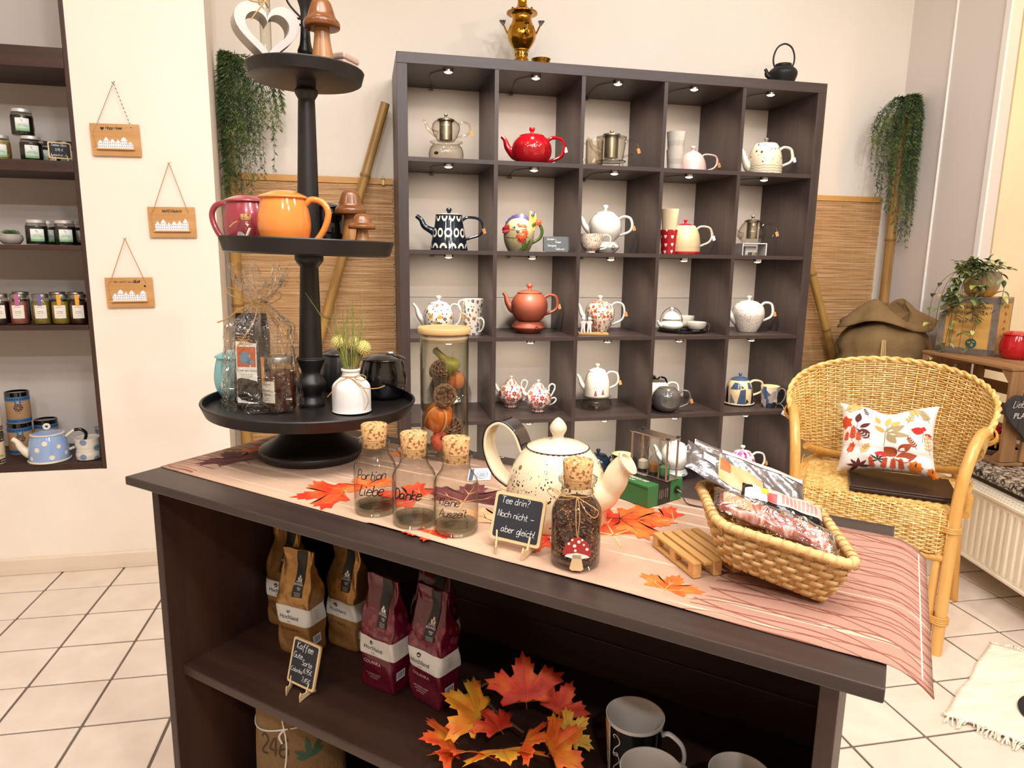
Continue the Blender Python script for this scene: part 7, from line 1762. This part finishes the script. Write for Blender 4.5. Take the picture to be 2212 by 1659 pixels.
# ------------------------------------------------------------------ radiator, sill, crate
WX = V3((.978, -.208, 0)); WY = V3((.208, .978, 0)); WO = V3((2.10, -.70, 0)); wz_ = -12
t = NT('marbled_stone'); v1 = t.n('TexVoronoi', {'feature': 'DISTANCE_TO_EDGE'}, Vector=t.n('VectorMath', {'operation': 'ADD'}, i0=t.co(), i1=t.n('VectorMath', {'operation': 'SCALE'}, i0=t.n('TexNoise', None, Vector=t.co(), Scale=30).outputs[1], Scale=.06).outputs[0]).outputs[0], Scale=38)
t.base(t.ramp(t.mth('ADD', v1.outputs[0], t.mth('MULTIPLY', t.noise(26, 4), .25)), [(.13, '1e1a18'), (.2, '6a6058'), (.34, 'c2b6a6')])); t.b.inputs['Roughness'].default_value = .2; m_marb = t.m
b = MB(); b.M = Mx.Translation(WO) @ Mx.Rotation(R_(wz_), 4, 'Z'); b.box((.45, -.42, .4045), (.90, 1.75, .031)); struct(b.build('trim_3', m_marb, smooth=0, bevel=.003))
b = MB(); b.M = Mx.Translation(WO) @ Mx.Rotation(R_(wz_), 4, 'Z'); b.box((.50, -.42, .194), (.80, 1.73, .388)); struct(b.build('wall_parapet', m_wall, smooth=0))
o = rad = thing('radiator', 'cream ribbed panel radiator under the marbled window sill', 'radiator', WO + WX * -.06, wz_)
m_rad = mat('radiator_enamel', 'efe2cc', .35)
def rp_(u, v):
    y = -.98 + 1.32 * u; f = (y / .034) % 1; d = .007 * max(0, min(1, (abs(f - .5) - .22) * 12)); e = 1 if .08 < v < .92 else 0
    return (d * e, y, .105 + .255 * v)
MB().grid(rp_, 312, 14).build('front_panel', m_rad, o, 25)
MB().box((.05, -.32, .2325), (.08, 1.31, .25)).build('back_panel', m_rad, o, 0); MB().box((.0, -.32, .3635), (.012, 1.325, .012)).build('top_edge', m_rad, o, 0, .003); MB().box((.0, -.32, .108), (.012, 1.325, .012)).build('bottom_edge', m_rad, o, 0, .003)
for y in (-.985, .345): MB().box((.042, y, .2325), (.096, .006, .275)).build('side_cover', m_rad, o, 0, .002)
sl_ = None
for k in range(78):
    if sl_ is None: sl_ = ob = MB().box((.042, 0, .366), (.078, .0065, .004)).build('grille_bar', m_rad, o, 0)
    else: ob = sl_.copy(); COL.objects.link(ob)
    ob.location = (0, -.968 + .0167 * k, 0)
for x in (.012, .042, .072): MB().box((x, -.32, .368), (.005, 1.31, .004)).build('grille_rail', m_rad, o, 0)
MB().box((.042, -.32, .3595), (.07, 1.30, .001)).build('shaft_shade', mat('painted_shaft_shade', '1c1712', .8), o, 0)  # dark sheet in place of the shade between the grille bars
# crate on its side
ca_ = math.degrees(math.atan2(.499, .063)) - 90
m_crt_w = wood('rough_crate_wood', '7a5634', 'a87c50', 1, 1.2, .75, .9, .4); m_crtz = wood('rough_crate_wood_upright', '7a5634', 'a87c50', 2, 1.2, .75, .9, .4)
CZ = .4206; CL, CD, CH = .50, .31, .378
o = cr = thing('wooden_crate', 'rough wooden fruit crate lying on its side on the window sill', 'crate', (2.190, -.715, CZ), ca_)
for z in (.007, CH - .007):
    for x0, x1 in ((0, .098), (.106, .204), (.212, CD)): MB().box(((x0 + x1) / 2, CL / 2, z), (x1 - x0, CL, .012)).build('side_board', m_crt_w, o, 0, .002)
for k in range(4): MB().box((CD - .006, CL / 2, .055 + .088 * k), (.010, CL, .050)).build('bottom_slat', m_crt_w, o, 0, .002)
for y in (.008, CL - .008):
    for x0, x1 in ((.004, .060), (.085, .145), (.170, .230), (.250, CD - .014)): MB().box(((x0 + x1) / 2, y, CH / 2), (x1 - x0, .014, CH - .030)).build('end_board', m_crtz, o, 0, .002)
for y in (.030, CL - .030):
    for z in (.040, CH - .040):
        b = MB(); sg = 1 if z < .1 else -1; sy = 1 if y < .1 else -1
        b.prism([(y - .014 * sy, z - .026 * sg), (y + .03 * sy, z - .026 * sg), (y - .014 * sy, z + .02 * sg)], .006, CD - .02, lambda a, c, e: (e, a, c)); b.build('corner_block', m_crtz, o, 0)
CR = lambda x, y, z: V3((2.190, -.715, CZ)) + Mx.Rotation(R_(ca_), 3, 'Z') @ V3((x, y, z))
o = thing('wood_slice', 'round slice of a tree trunk lying inside the wooden crate', 'wood slice', CR(.110, .165, .0136))
MB().lathe([(.082, 0), (.084, .003), (.084, .018), (.082, .021)], 36).build('bark', mat('brown_bark', '5a3a28', .85, bump=(200, .5, .001)), o); MB().lathe([(0, .0212), (.081, .0212)], 36).build('cut_face', wood('cut_wood', 'c08a50', 'd8a868', 0, 3, .6, .7, .1), o)
for k, (x, y, z, cs, lb) in enumerate(((.09, .13, .030, 'd8a030', 'yellow autumn flower ornament inside the wooden crate'), (.14, .17, .052, 'b01c30', 'dark red flower ornament behind the yellow one in the crate'))):
    o = thing('flower_ornament', lb, 'ornament', CR(x, y, .0352)); b = MB()
    b.tube([(0, 0, 0), (0, 0, z)], .004, 8)
    for q in range(3):
        for i in range(9): a = 2 * PI * i / 9 + q; d = V3((math.cos(a) * math.cos(.5 * q), math.sin(a) * math.cos(.5 * q), math.sin(.5 * q) + .1)); b.tube([V3((0, 0, z)) + d * .004, V3((0, 0, z)) + d * .018, V3((0, 0, z)) + d * .028], [.004, .010, .003], 7, .4)
    b.build('petals', mat('ornament_' + cs, cs, .5), o)
# heart sign on the crate end
m_hs = wood('charcoal_board', '2a2726', '3c3836', 2, 1.5, .6, .8, .15)
o = thing('heart_sign', 'charcoal wooden heart sign with white lettering on the end of the crate', 'sign', (2.246, -.750, .628), -3)
hh = [(x * 1.9, y * 1.9) for x, y in heart(.055)]
for x0, x1 in ((-.12, -.042), (-.040, .040), (.042, .12)):
    pl_ = [p for p in hh if x0 <= p[0] <= x1]
    ys = lambda x: sorted(a[1] + (b_[1] - a[1]) * (x - a[0]) / (b_[0] - a[0]) for a, b_ in zip(hh, hh[1:] + hh[:1]) if (a[0] - x) * (b_[0] - x) < 0)
    add = []
    for x in (x0, x1):
        q = ys(x)
        if len(q) >= 2: add += [(x, q[0]), (x, q[-1])]
    pl_ = pl_ + add; c0 = (sum(p[0] for p in pl_) / len(pl_), sum(p[1] for p in pl_) / len(pl_))
    pl_.sort(key=lambda p: math.atan2(p[1] - c0[1], p[0] - c0[0])); MB().prism(pl_, -.007, .007, lambda a, c, e: (a, e, c)).build('plank', m_hs, o, 0)
b = MB(); fn = lambda x, y: (x, -.0078, y); hand(b, 'Lieblings', .024, fn, -.072, .030, .07, .25); put_type(b, 'PLATZ', .030, fn, -.066, -.012, align='LEFT', shear=.15); b.build('lettering', m_pw, o, 0)
MB().tube(crom([(-.03, 0, .085), (-.01, .006, .115), (.0, .006, .122), (.01, .006, .115), (.03, 0, .085)], 4), .0014, 6).build('hanging_cord', m_twine, o)
# tea chest
TC = V3((2.285, -.256, .8)); tcx = V3((.449, -.893, 0)); tcz = math.degrees(math.atan2(-.893, .449)); CT = CZ + CH + .0006
m_tcw = wood('plywood_panel', 'b8873e', 'd2a458', 0, .8, .6, .6, .1); m_tcm = mat('tin_edging', '8a8078', .4, .7, var=(30, .2), bump=(60, .4, .002))
o = thing('tea_chest', 'plywood tea chest with tin edges and black stencilled lettering', 'chest', (2.285, -.256, CT), tcz)
Wc, Dc, Hc = .218, .15, .238
MB().box((Wc / 2, Dc / 2, Hc / 2), (Wc, Dc, Hc)).build('panels', m_tcw, o, 0)
b = MB(); e = .0012
for y in (-e, Dc + e):
    for x in (.012, Wc - .012): b.box((x, y, Hc / 2), (.026, .0015, Hc))
    for z in (.012, Hc - .012): b.box((Wc / 2, y, z), (Wc, .0015, .026))
for x in (-e, Wc + e):
    for z in (.012, Hc - .012): b.box((x, Dc / 2, z), (.0015, Dc, .016))
b.build('tin_edges', m_tcm, o, 0)
b = MB(); fn = plane((0, -.0004, 0), (1, 0, 0), (0, 0, 1), .0003)
put_type(b, 'PURE GARDEN-FRESH', .0165, fn, Wc / 2, .190); put_type(b, 'DARJEELING TEA', .0185, fn, Wc / 2, .166); put_type(b, 'BOP', .017, fn, Wc * .42, .128); put_type(b, '2006', .0165, fn, Wc * .50, .086)
b.build('stencil_lettering', m_pk, o, 0)
b = MB(); b.add([fn(Wc * .60 + .021 * math.cos(a), .045 + .021 * math.sin(a)) for a in [2 * PI * i / 28 for i in range(28)]], [tuple(range(28))]); b.build('globe_emblem', mat('teal_print', '1f5a50', .6), o, 0)
b = MB(); f2 = plane((0, -.0004, 0), (1, 0, 0), (0, 0, 1), .0007)
for cx, cy_, rx, ry in ((-.008, .004, .006, .004), (.004, -.006, .004, .007), (.008, .008, .005, .003)): b.add([f2(Wc * .60 + cx + rx * math.cos(a), .045 + cy_ + ry * math.sin(a)) for a in [2 * PI * i / 10 for i in range(10)]], [tuple(range(10))])
b.build('globe_land', m_tcw, o, 0)
b = MB(); fs2 = plane((Wc + .0004, 0, 0), (0, 1, 0), (0, 0, 1), .0004)
for k, tx in enumerate(('NETTO', 'TEA', 'KG', 'NO', 'GARDEN', '26')): put_type(b, tx, .018, fs2, Dc / 2, .195 - .030 * k)
b.build('side_lettering', m_pk, o, 0)
# lidded red pot on the crate
belly_mug('red_lidded_pot', 'glossy red lidded pot standing on the wooden crate', (2.428, -.505, CT), 0, .058, .112, m_red, False, cat='pot')
# ivy
PO = V3((2.285, -.256, CT + Hc + .0013)) + tcx * .118 + V3((.893, .449, 0)) * .072
t = NT('amber_mottled_glaze'); q = t.n('SeparateXYZ', None, i0=t.co()); t.base(t.mix(t.mth('MULTIPLY', t.noise(18, 3), .6), t.ramp(t.mth('MULTIPLY', q.outputs[2], 9.0), [(.1, 'c08428'), (.4, '9a8456'), (.8, '7a7058')]), '8a7248')); t.b.inputs['Roughness'].default_value = .2; t.b.inputs['Coat Weight'].default_value = .5; m_amb = t.m
o = iv = thing('ivy_pot', 'trailing ivy in an amber glazed pot on the tea chest', 'plant', PO)
MB().open_lathe(crs([(0, .001), (.040, .001), (.056, .016), (.066, .045), (.068, .075), (.066, .104), (.063, .104), (.060, .075), (0, .07)], 4), 40).build('pot', m_amb, o)
MB().lathe([(0, .088), (.062, .088)], 24).build('soil', mat('soil', '2e2218', .95), o)
m_ivs = [NT('ivy_leaf_%d' % k) for k in range(3)]
for t, cs in zip(m_ivs, (('3c5230', '5e7a40', '8c9c5c'), ('4e604c', '748668', 'a0ac90'), ('7e8a3c', 'aab45c', 'c8c87c'))):
    oi = t.n('ObjectInfo'); t.base(t.ramp(t.mth('ADD', t.mth('MULTIPLY', t.noise(40, 2), .6), t.mth('MULTIPLY', oi.outputs['Random'], .4)), [(.3, cs[0]), (.5, cs[1]), (.7, cs[2])])); t.b.inputs['Roughness'].default_value = .45
rg = random.Random(12); stm = MB(); leafspots = []
DIRS = []
fr_ = V3((-.893, -.449, 0)); lf_ = -tcx
for k in range(40):
    if k < 22:   # short shoots over the rim
        a = rg.uniform(0, 2 * PI); d = V3((math.cos(a), math.sin(a), 0)); h = rg.uniform(.02, .06)
        if d.dot(fr_) < -.5 and rg.random() < .5: d = -d
        P = [d * .02 + V3((0, 0, .088)), d * .045 + V3((0, 0, .10 + h)), d * rg.uniform(.07, .11) + V3((0, 0, .10 + h * rg.uniform(.3, 1.1)))]
    else:
        d = (fr_ * rg.uniform(.5, 1) + lf_ * rg.uniform(-.9, 1.0)).normalized(); L = rg.choice((.10, .14, .20, .28)) * rg.uniform(.8, 1.1)
        P = [d * .03 + V3((0, 0, .09)), d * .072 + V3((0, 0, .112)), d * rg.uniform(.098, .112) + V3((0, 0, .06)), d * rg.uniform(.104, .125) + V3((0, 0, .06 - L * .5)), d * rg.uniform(.106, .13) + lf_ * rg.uniform(-.01, .03) + V3((0, 0, .06 - L))]
    DIRS.append(P)
for y in (.02, .05): DIRS.append([lf_ * .05 + V3((0, 0, .09)), lf_ * .08 + fr_ * .03 + V3((0, 0, .11)), lf_ * (.10 + y) + fr_ * .05 + V3((0, 0, .03)), lf_ * (.11 + y) + fr_ * .07 + V3((0, 0, -.12)), lf_ * (.06 + y) + fr_ * .098 + V3((0, 0, -.24 - y)), lf_ * (.05 + y) + fr_ * .105 + V3((0, 0, -.30 - y))])
for P in DIRS:
    C_ = crom(P, 5); stm.tube(C_, .0011, 5)
    for k in range(3, len(C_), 2):
        for s in (-1, 1):
            if rg.random() < .8: leafspots.append((C_[k], (C_[k] - C_[k - 1]).normalized(), s))
stm.build('stems', mat('ivy_stem', '5a4a30', .7), o)
lm = []
for t in m_ivs:
    b = MB(); P = [(0, 0), (.10, .18), (.30, .26), (.55, .24), (.80, .13), (1, 0)]
    vs = [(x, y, .06 * math.sin(PI * x) + abs(y) * .35) for x, y in P] + [(x, -y, .06 * math.sin(PI * x) + abs(y) * .35) for x, y in P[1:-1]] + [(x, 0, .06 * math.sin(PI * x) - .02) for x in (.10, .30, .55, .80)]
    b.add(vs, [(0, 1, 10), (1, 2, 11, 10), (2, 3, 12, 11), (3, 4, 13, 12), (4, 5, 13), (0, 10, 6), (6, 10, 11, 7), (7, 11, 12, 8), (8, 12, 13, 9), (9, 13, 5)])
    ob = b.build('leaf', t.m, o, 60); lm.append(ob)
used = [False] * 3
rg.shuffle(leafspots)
for p, tg, s in leafspots[:290]:
    k = rg.choices((0, 1, 2), (5, 4, 2))[0]
    if not used[k]: ob = lm[k]; used[k] = True
    else: ob = lm[k].copy(); COL.objects.link(ob)
    sd = tg.cross(V3((rg.uniform(-.4, .4), rg.uniform(-.4, .4), 1))).normalized() * s; d = (sd + tg * .5 + V3((0, 0, rg.uniform(-.5, .3))) + fr_ * .25).normalized()
    ob.location = p; q = d.to_track_quat('X', 'Z'); ob.rotation_mode = 'QUATERNION'; ob.rotation_quaternion = q; sz = rg.uniform(.026, .042); ob.scale = (sz, sz, sz)

# ------------------------------------------------------------------ wicker chair
CC = V3((1.385, -1.018, 0)); CA = -45
t = NT('honey_rattan'); oi = None
t.base(t.ramp(t.noise(1, 3, t.mapped((60, 60, 60))), [(.3, 'c29246'), (.52, 'e4bb70'), (.72, 'f2d598')])); t.b.inputs['Roughness'].default_value = .4; m_rat = t.m
m_pole = wood('lacquered_rattan_pole', 'd2964a', 'e8b468', 2, 1.2, .25, .6, .05); m_wrap = mat('rattan_binding', 'cf9a4c', .45, var=(80, .15))
ch = thing('wicker_chair', 'honey coloured wicker armchair with curved woven back', 'chair', CC, CA)
NRW = 44; NSK = 34
def bk_s(f, v):
    """f -1..1 round the back, v 0..1 bottom to top"""
    a = f * R_(108); ca2, sa2 = math.cos(a), math.sin(a)
    zt2 = .66 + .165 * max(0, math.cos(a * .82)) ** .75; zb2 = .485 + .155 * (abs(f) ** 2.6)
    z = zb2 + (zt2 - zb2) * v; fl = (z - .48) * .22
    return V3(((.262 + fl * .55) * sa2 * (1 + .03 * v), .205 + (.215 + fl * .9) * ca2, z))
b = MB()
for r in range(NRW):
    v = (r + .5) / NRW; P = []
    for i in range(NSK * 2 + 1):
        f = -1 + 2 * i / (NSK * 2); p = bk_s(f, v); c = V3((0, .205, p.z)); nn = (p - c).normalized()
        off = .0042 * (1 if (i // 2 + r) % 2 else -1) if i % 2 == 0 else 0
        P.append(p + nn * off)
    b.tube(P, .0030, 5)
stuff(b.build('back_weave', m_rat, ch))
b = MB()
for i in range(NSK + 1): f = -1 + 2 * i / NSK; b.tube([bk_s(f, v) for v in (0, .33, .66, 1)], .0028, 5)
stuff(b.build('back_stakes', m_rat, ch))
b = MB(); N_ = 130
for ph in (0, PI):
    b.tube([bk_s(-1 + 2 * i / N_, 1.0) + V3((0, 0, .006 + .004 * math.sin(i * .75 + ph))) + (bk_s(-1 + 2 * i / N_, 1.0) - V3((0, .205, bk_s(-1 + 2 * i / N_, 1.0).z))).normalized() * (.004 * math.cos(i * .75 + ph)) for i in range(N_ + 1)], .0062, 7)
b.build('braided_rim', m_rat, ch)
MB().tube([bk_s(-.62 + 1.24 * i / 40, 0) + V3((0, 0, -.014)) for i in range(41)], .0135, 12).build('back_rail', m_wrap, ch)
# seat with rolled front
path = crom([(0, -.004, .318), (0, -.012, .36), (0, -.014, .405), (0, .002, .440), (0, .035, .450), (0, .12, .449), (0, .24, .446), (0, .36, .444), (0, .43, .444)], 9)
cum = [0]
for p, q in zip(path, path[1:]): cum.append(cum[-1] + (q - p).length)
def at_(l):
    for k in range(len(path) - 1):
        if cum[k + 1] >= l: return path[k].lerp(path[k + 1], (l - cum[k]) / (cum[k + 1] - cum[k]))
    return path[-1]
NR2 = int(cum[-1] / .0068); b = MB(); NX = 19
hw2 = lambda y: .212 + .06 * min(1, max(0, y) / .4)
for r in range(NR2):
    p = at_((r + .5) * cum[-1] / NR2); q = at_(min(cum[-1], (r + .7) * cum[-1] / NR2)); tg = (q - p).normalized() if (q - p).length > 0 else V3((0, 1, 0)); nn = V3((0, -tg.z, tg.y))
    P = []
    for i in range(NX * 2 + 1):
        x = (-1 + 2 * i / (NX * 2)) * hw2(p.y); off = .0040 * (1 if (i // 2 + r) % 2 else -1) if i % 2 == 0 else 0
        edge = 1 - abs(x / hw2(p.y)); P.append(V3((x, p.y, p.z)) + nn * (off - .016 * max(0, .12 - edge) / .12))
    b.tube(P, .0031, 5)
stuff(b.build('seat_weave', m_rat, ch))
b = MB()
for i in range(NX + 1): b.tube([V3(((-1 + 2 * i / NX) * hw2(p.y) * .99, p.y, p.z)) for p in path[::3]], .0026, 5)
stuff(b.build('seat_stakes', m_rat, ch))
for s in (-1, 1):
    P = crom([(s * .222, .0, .0), (s * .222, -.002, .25), (s * .224, .0, .45), (s * .232, .012, .56), (s * .246, .045, .635), (s * .262, .095, .672), (s * .276, .150, .672), (s * .280, .172, .662)], 7)
    MB().tube(P, .0165, 16).build('arm', m_pole, ch)
    b = MB()
    for k in range(7): b.tube([V3((s * .281, .160 + .006 * k, .664 - .003 * k)) + V3((math.cos(a) * (.0255 - .001 * abs(k - 3)), 0, math.sin(a) * (.0255 - .001 * abs(k - 3)))) for a in [2 * PI * i / 18 for i in range(18)]], .0036, 6, closed=True)
    b.build('arm_binding', m_wrap, ch)
    MB().tube([(s * .192, .012, .0), (s * .192, .010, .22), (s * .196, .012, .435)], .0125, 14).build('front_leg', m_pole, ch)
    MB().tube(crom([(s * .262, .44, .0), (s * .245, .425, .25), (s * .225, .415, .445), (s * .200, .412, .485)], 5), .0145, 14).build('rear_leg', m_pole, ch)
    b = MB()
    for z in (.105, .111, .117, .123, .395, .401, .407): b.tube(crom([(s * .242, -.002, z), (s * .222, -.021, z), (s * .190, -.006, z), (s * .176, .012, z), (s * .190, .028, z), (s * .222, .020, z)], 3, True), .0034, 6, closed=True)
    b.build('leg_binding', m_wrap, ch)
    MB().tube([(s * .222, .01, .30), (s * .243, .42, .27)], .010, 12).build('side_stretcher', m_pole, ch)
    MB().tube([(s * .25, .05, .436), (s * .262, .25, .434), (s * .225, .42, .438)], .012, 12).build('seat_rail', m_wrap, ch)
MB().tube([(-.214, .004, .305), (.214, .004, .305)], .011, 12).build('front_rail', m_wrap, ch)
CHM = Mx.Translation(CC) @ Mx.Rotation(R_(CA), 4, 'Z')
# slim dark laptop lying on the seat
o = thing('laptop', 'closed dark brown laptop lying on the wicker seat under the pillow', 'laptop', CHM @ V3((.068, .150, .459)), CA + 9)
m_lap = mat('dark_brown_metal', '3a2820', .35, .4)
MB().box((0, 0, .006), (.30, .215, .011)).build('base', m_lap, o, 0, .003); MB().box((0, 0, .0148), (.298, .213, .006)).build('lid', m_lap, o, 0, .0025)
# pillow
PM = CHM @ Mx.Translation((.022, .166, .484)) @ Mx.Rotation(R_(-5), 4, 'Y') @ Mx.Rotation(R_(-22), 4, 'X')
def pil(u, v, side=1):
    """u, v -1..1 over the front"""
    pin = 1 - .10 * (1 - abs(u) ** 2.2) * abs(v) ** 6; pin2 = 1 - .10 * (1 - abs(v) ** 2.2) * abs(u) ** 6
    th = .052 * (max(0, (1 - u ** 4) * (1 - v ** 4))) ** .55
    wr = .004 * math.sin(9 * u + 5 * v) * (1 - u * u) + .005 * math.exp(-((v + .55 + .25 * u) * 9) ** 2) - .012 * math.exp(-((v + .42 + .1 * u) * 10) ** 2) * side
    dip = -.028 * math.exp(-((u - .05) * 2.6) ** 2) * max(0, v) ** 2
    return V3((.146 * u * pin2, -side * (th + wr * (1 if th > .01 else 0)), .122 + .118 * v * pin + dip))
o = pw_ = thing('pillow', 'white cushion printed with autumn leaves and pumpkins on the wicker chair', 'pillow', (0, 0, 0)); o.matrix_world = PM
m_pilc = mat('pillow_cotton', 'ece2d8', .85, bump=(9, .2, .01))
b = MB(); b.grid(lambda u, v: pil(2 * u - 1, 2 * v - 1, 1), 40, 34); b.grid(lambda u, v: pil(1 - 2 * u, 2 * v - 1, -1), 40, 34); b.build('cover', m_pilc, o, 70)
pc = {k: mat('pillow_print_' + k, c, .85) for k, c in dict(orange='cc4a1c', pumpkin='dd7a24', maroon='5c2420', rust='96421c', sand='c9ac70', gold='d8b060', red='c02a20', dark='38302c', taupe='a89468').items()}
pm_ = {k: MB() for k in pc}
def pf(u, v, e=.0012): p = pil(u, v); return p + V3((0, -e, 0))
def pleaf(k, u, v, ang, l, wd, e=.0012):
    ca2, sa2 = math.cos(R_(ang)), math.sin(R_(ang)); n = 7
    P = [(l * f, wd * math.sin(PI * f ** .85) * sg) for sg, ff_ in ((1, [i / n for i in range(n + 1)]), (-1, [1 - i / n for i in range(1, n)])) for f in ff_]
    vs = [pf(u + x * ca2 - y * sa2, v + x * sa2 + y * ca2, e) for x, y in P]; c = pf(u + l * .5 * ca2, v + l * .5 * sa2, e); m_ = len(vs)
    pm_[k].add(vs + [c], [(i, (i + 1) % m_, m_) for i in range(m_)])
def pstem(k, pts, w_=.008, e=.0011):
    for (u0, v0), (u1, v1) in zip(pts, pts[1:]):
        n = 4; d = V3((u1 - u0, v1 - v0, 0)).normalized(); nx, ny = -d.y * w_ / 2, d.x * w_ / 2; vs = []
        for i in range(n + 1):
            u, v = u0 + (u1 - u0) * i / n, v0 + (v1 - v0) * i / n; vs += [pf(u + nx, v + ny, e), pf(u - nx, v - ny, e)]
        pm_[k].add(vs, [(2 * i, 2 * i + 1, 2 * i + 3, 2 * i + 2) for i in range(n)])
def pumpk(k, u, v, r, kd='maroon'):
    for a in range(0, 360, 45): pleaf(k, u - r * .15 * math.cos(R_(a)), v, a, r, r * .42)
    pstem(kd, [(u, v + r * .1), (u + r * .1, v + r * .6)], .03, .0018)
def sprig(k, u, v, ang, l, n_, ll, wd, kd='dark'):
    ca2, sa2 = math.cos(R_(ang)), math.sin(R_(ang)); pstem(kd, [(u, v), (u + l * ca2, v + l * sa2)])
    for i in range(n_):
        f = .25 + .75 * i / max(1, n_ - 1)
        for s in (-1, 1): pleaf(k, u + l * f * ca2, v + l * f * sa2, ang + 48 * s, ll * (1.1 - .4 * f), wd)
    pleaf(k, u + l * ca2, v + l * sa2, ang, ll, wd)
for a in (90, 30, 150, 210, 330, 270): pleaf('orange', -.86, .36, a, .20, .075)
pstem('dark', [(-.60, .05), (-.57, .35)]); pleaf('maroon', -.58, .36, 82, .30, .07); pleaf('maroon', -.52, .22, 35, .26, .055); pleaf('maroon', -.50, .18, -30, .24, .05)
sprig('dark', -.36, .58, 110, .22, 4, .07, .012)
sprig('orange', -.68, -.18, 86, .36, 6, .10, .025, 'maroon'); sprig('orange', -.84, -.2, 80, .22, 4, .09, .022, 'maroon'); sprig('orange', -.52, -.2, 96, .22, 4, .09, .022, 'maroon')
sprig('maroon', -.28, -.12, 135, .30, 4, .13, .022)
pstem('dark', [(-.02, -.25), (0, .10), (.05, .30)]); pleaf('taupe', .02, .12, 35, .42, .10); pleaf('taupe', .02, .08, -2, .46, .075); pleaf('taupe', .03, .06, -50, .30, .09); pleaf('gold', -.01, .12, 140, .28, .05); pleaf('gold', .02, .30, 80, .34, .06); pleaf('gold', .10, .33, 40, .24, .07); pleaf('gold', -.12, .38, 110, .24, .05)
pstem('dark', [(.72, -.10), (.72, .16)], .007); pstem('dark', [(.77, -.08), (.74, .16)], .007); pleaf('red', .74, .18, 165, .26, .10); pleaf('red', .72, .20, 80, .14, .06); pleaf('red', .76, .14, -25, .26, .055)
pstem('dark', [(.16, -.80), (.22, -.40), (.38, -.20)]); pleaf('rust', .22, -.52, 135, .34, .14); pleaf('rust', .26, -.38, 40, .34, .10); pleaf('rust', .20, -.62, 22, .46, .15)
pleaf('red', -.20, -.46, -12, .30, .09); sprig('orange', -.76, -.54, 70, .26, 5, .12, .02, 'orange'); sprig('gold', -.48, -.5, 60, .22, 3, .12, .03)
for a in (20, 60, 100, 140, 200, 320): pleaf('dark', -.12, -.66, a, .22, .02)
for a in (10, 50, 90, 130, 170, 215): pleaf('maroon', -.52, -.88, a, .26, .04)
for u in (-.22, -.04, .16, .34): sprig('orange', u, -.95, 88 + 12 * math.sin(u * 20), .30, 5, .09, .024, 'maroon')
pumpk('pumpkin', .60, -.80, .19); pumpk('pumpkin', .93, -.90, .15)
sprig('rust', .62, -.30, 120, .30, 5, .10, .018); sprig('sand', .62, .60, 110, .34, 4, .16, .04); sprig('sand', .90, -.40, 100, .4, 4, .14, .03); sprig('gold', .42, .42, 70, .26, 3, .12, .03); sprig('taupe', .86, .45, 120, .36, 5, .12, .03); sprig('gold', -.78, .75, 60, .3, 3, .18, .05); sprig('sand', -.9, .72, 20, .3, 3, .16, .04)
for k in pm_: stuff(pm_[k].build('leaf_print', pc[k], o, 60))
# rug on the floor
o = rg_ = thing('floor_rug', 'cream woven rug with frayed edges on the tiled floor', 'rug', (0, 0, 0))
q0, q1, q2, q3 = V3((1.322, -1.437, .004)), V3((1.740, -1.175, .004)), V3((2.16, -1.66, .004)), V3((1.75, -1.94, .004))
t = NT('cream_rag_cloth'); t.base(t.ramp(t.noise(1, 4, t.mapped((9, 40, 1), (0, 0, -.5))), [(.3, 'e4d6be'), (.6, 'f2e8d4')])); t.b.inputs['Roughness'].default_value = .95; t.bump(t.noise(1, 3, t.mapped((30, 160, 1), (0, 0, -.5))), .5, .004); m_rug = t.m
def rugp(u, v):
    p = q0.lerp(q3, u).lerp(q1.lerp(q2, u), v); w_ = .010 * math.sin(5 * v * PI) * math.sin(3 * u + 1)
    return p + V3((w_ * .4, .012 * math.sin(14 * u) * (1 if v < .02 or v > .98 else .2), .007 + .005 * math.sin(9 * v + 4 * u) * math.sin(PI * v)))
ob = MB().grid(rugp, 60, 40).build('cloth', m_rug, o, 70); md = ob.modifiers.new('t', 'SOLIDIFY'); md.thickness = .008; md.offset = 0
b = MB(); rr_ = random.Random(8)
for k in range(420):
    u = rr_.random(); v = 0 if k % 2 else 1; p = rugp(u, v); d = (q0 - q1).normalized() * (1 if v == 0 else -1); e = V3((rr_.uniform(-1, 1), rr_.uniform(-1, 1), 0)) * .012
    b.tube(crom([p, p + d * .008 + e + V3((0, 0, .004)), p + d * .018 + e * 1.6 + V3((0, 0, -.006))], 2), .0018, 4)
stuff(b.build('frayed_edge', m_rug, o))
b = MB(); c0 = V3((1.618, -1.528, 0)); ax1, ax2 = V3((.75, -.66, 0)), V3((.66, .75, 0))
def rz2(x, y):
    p = c0 + ax1 * x + ax2 * y; best = .0195; return (p.x, p.y, best)
n = 48
b.add([rz2(r * math.cos(2 * PI * i / n), r * math.sin(2 * PI * i / n)) for r in (.086, .112) for i in range(n)], [(i, (i + 1) % n, n + (i + 1) % n, n + i) for i in range(n)])
b.add([rz2(x, y) for x, y in ((-.035, -.035), (-.015, -.035), (-.015, .035), (-.035, .035))], [(0, 1, 2, 3)])
b.build('printed_ring', mat('black_rug_print', '1a1816', .9), o, 0)
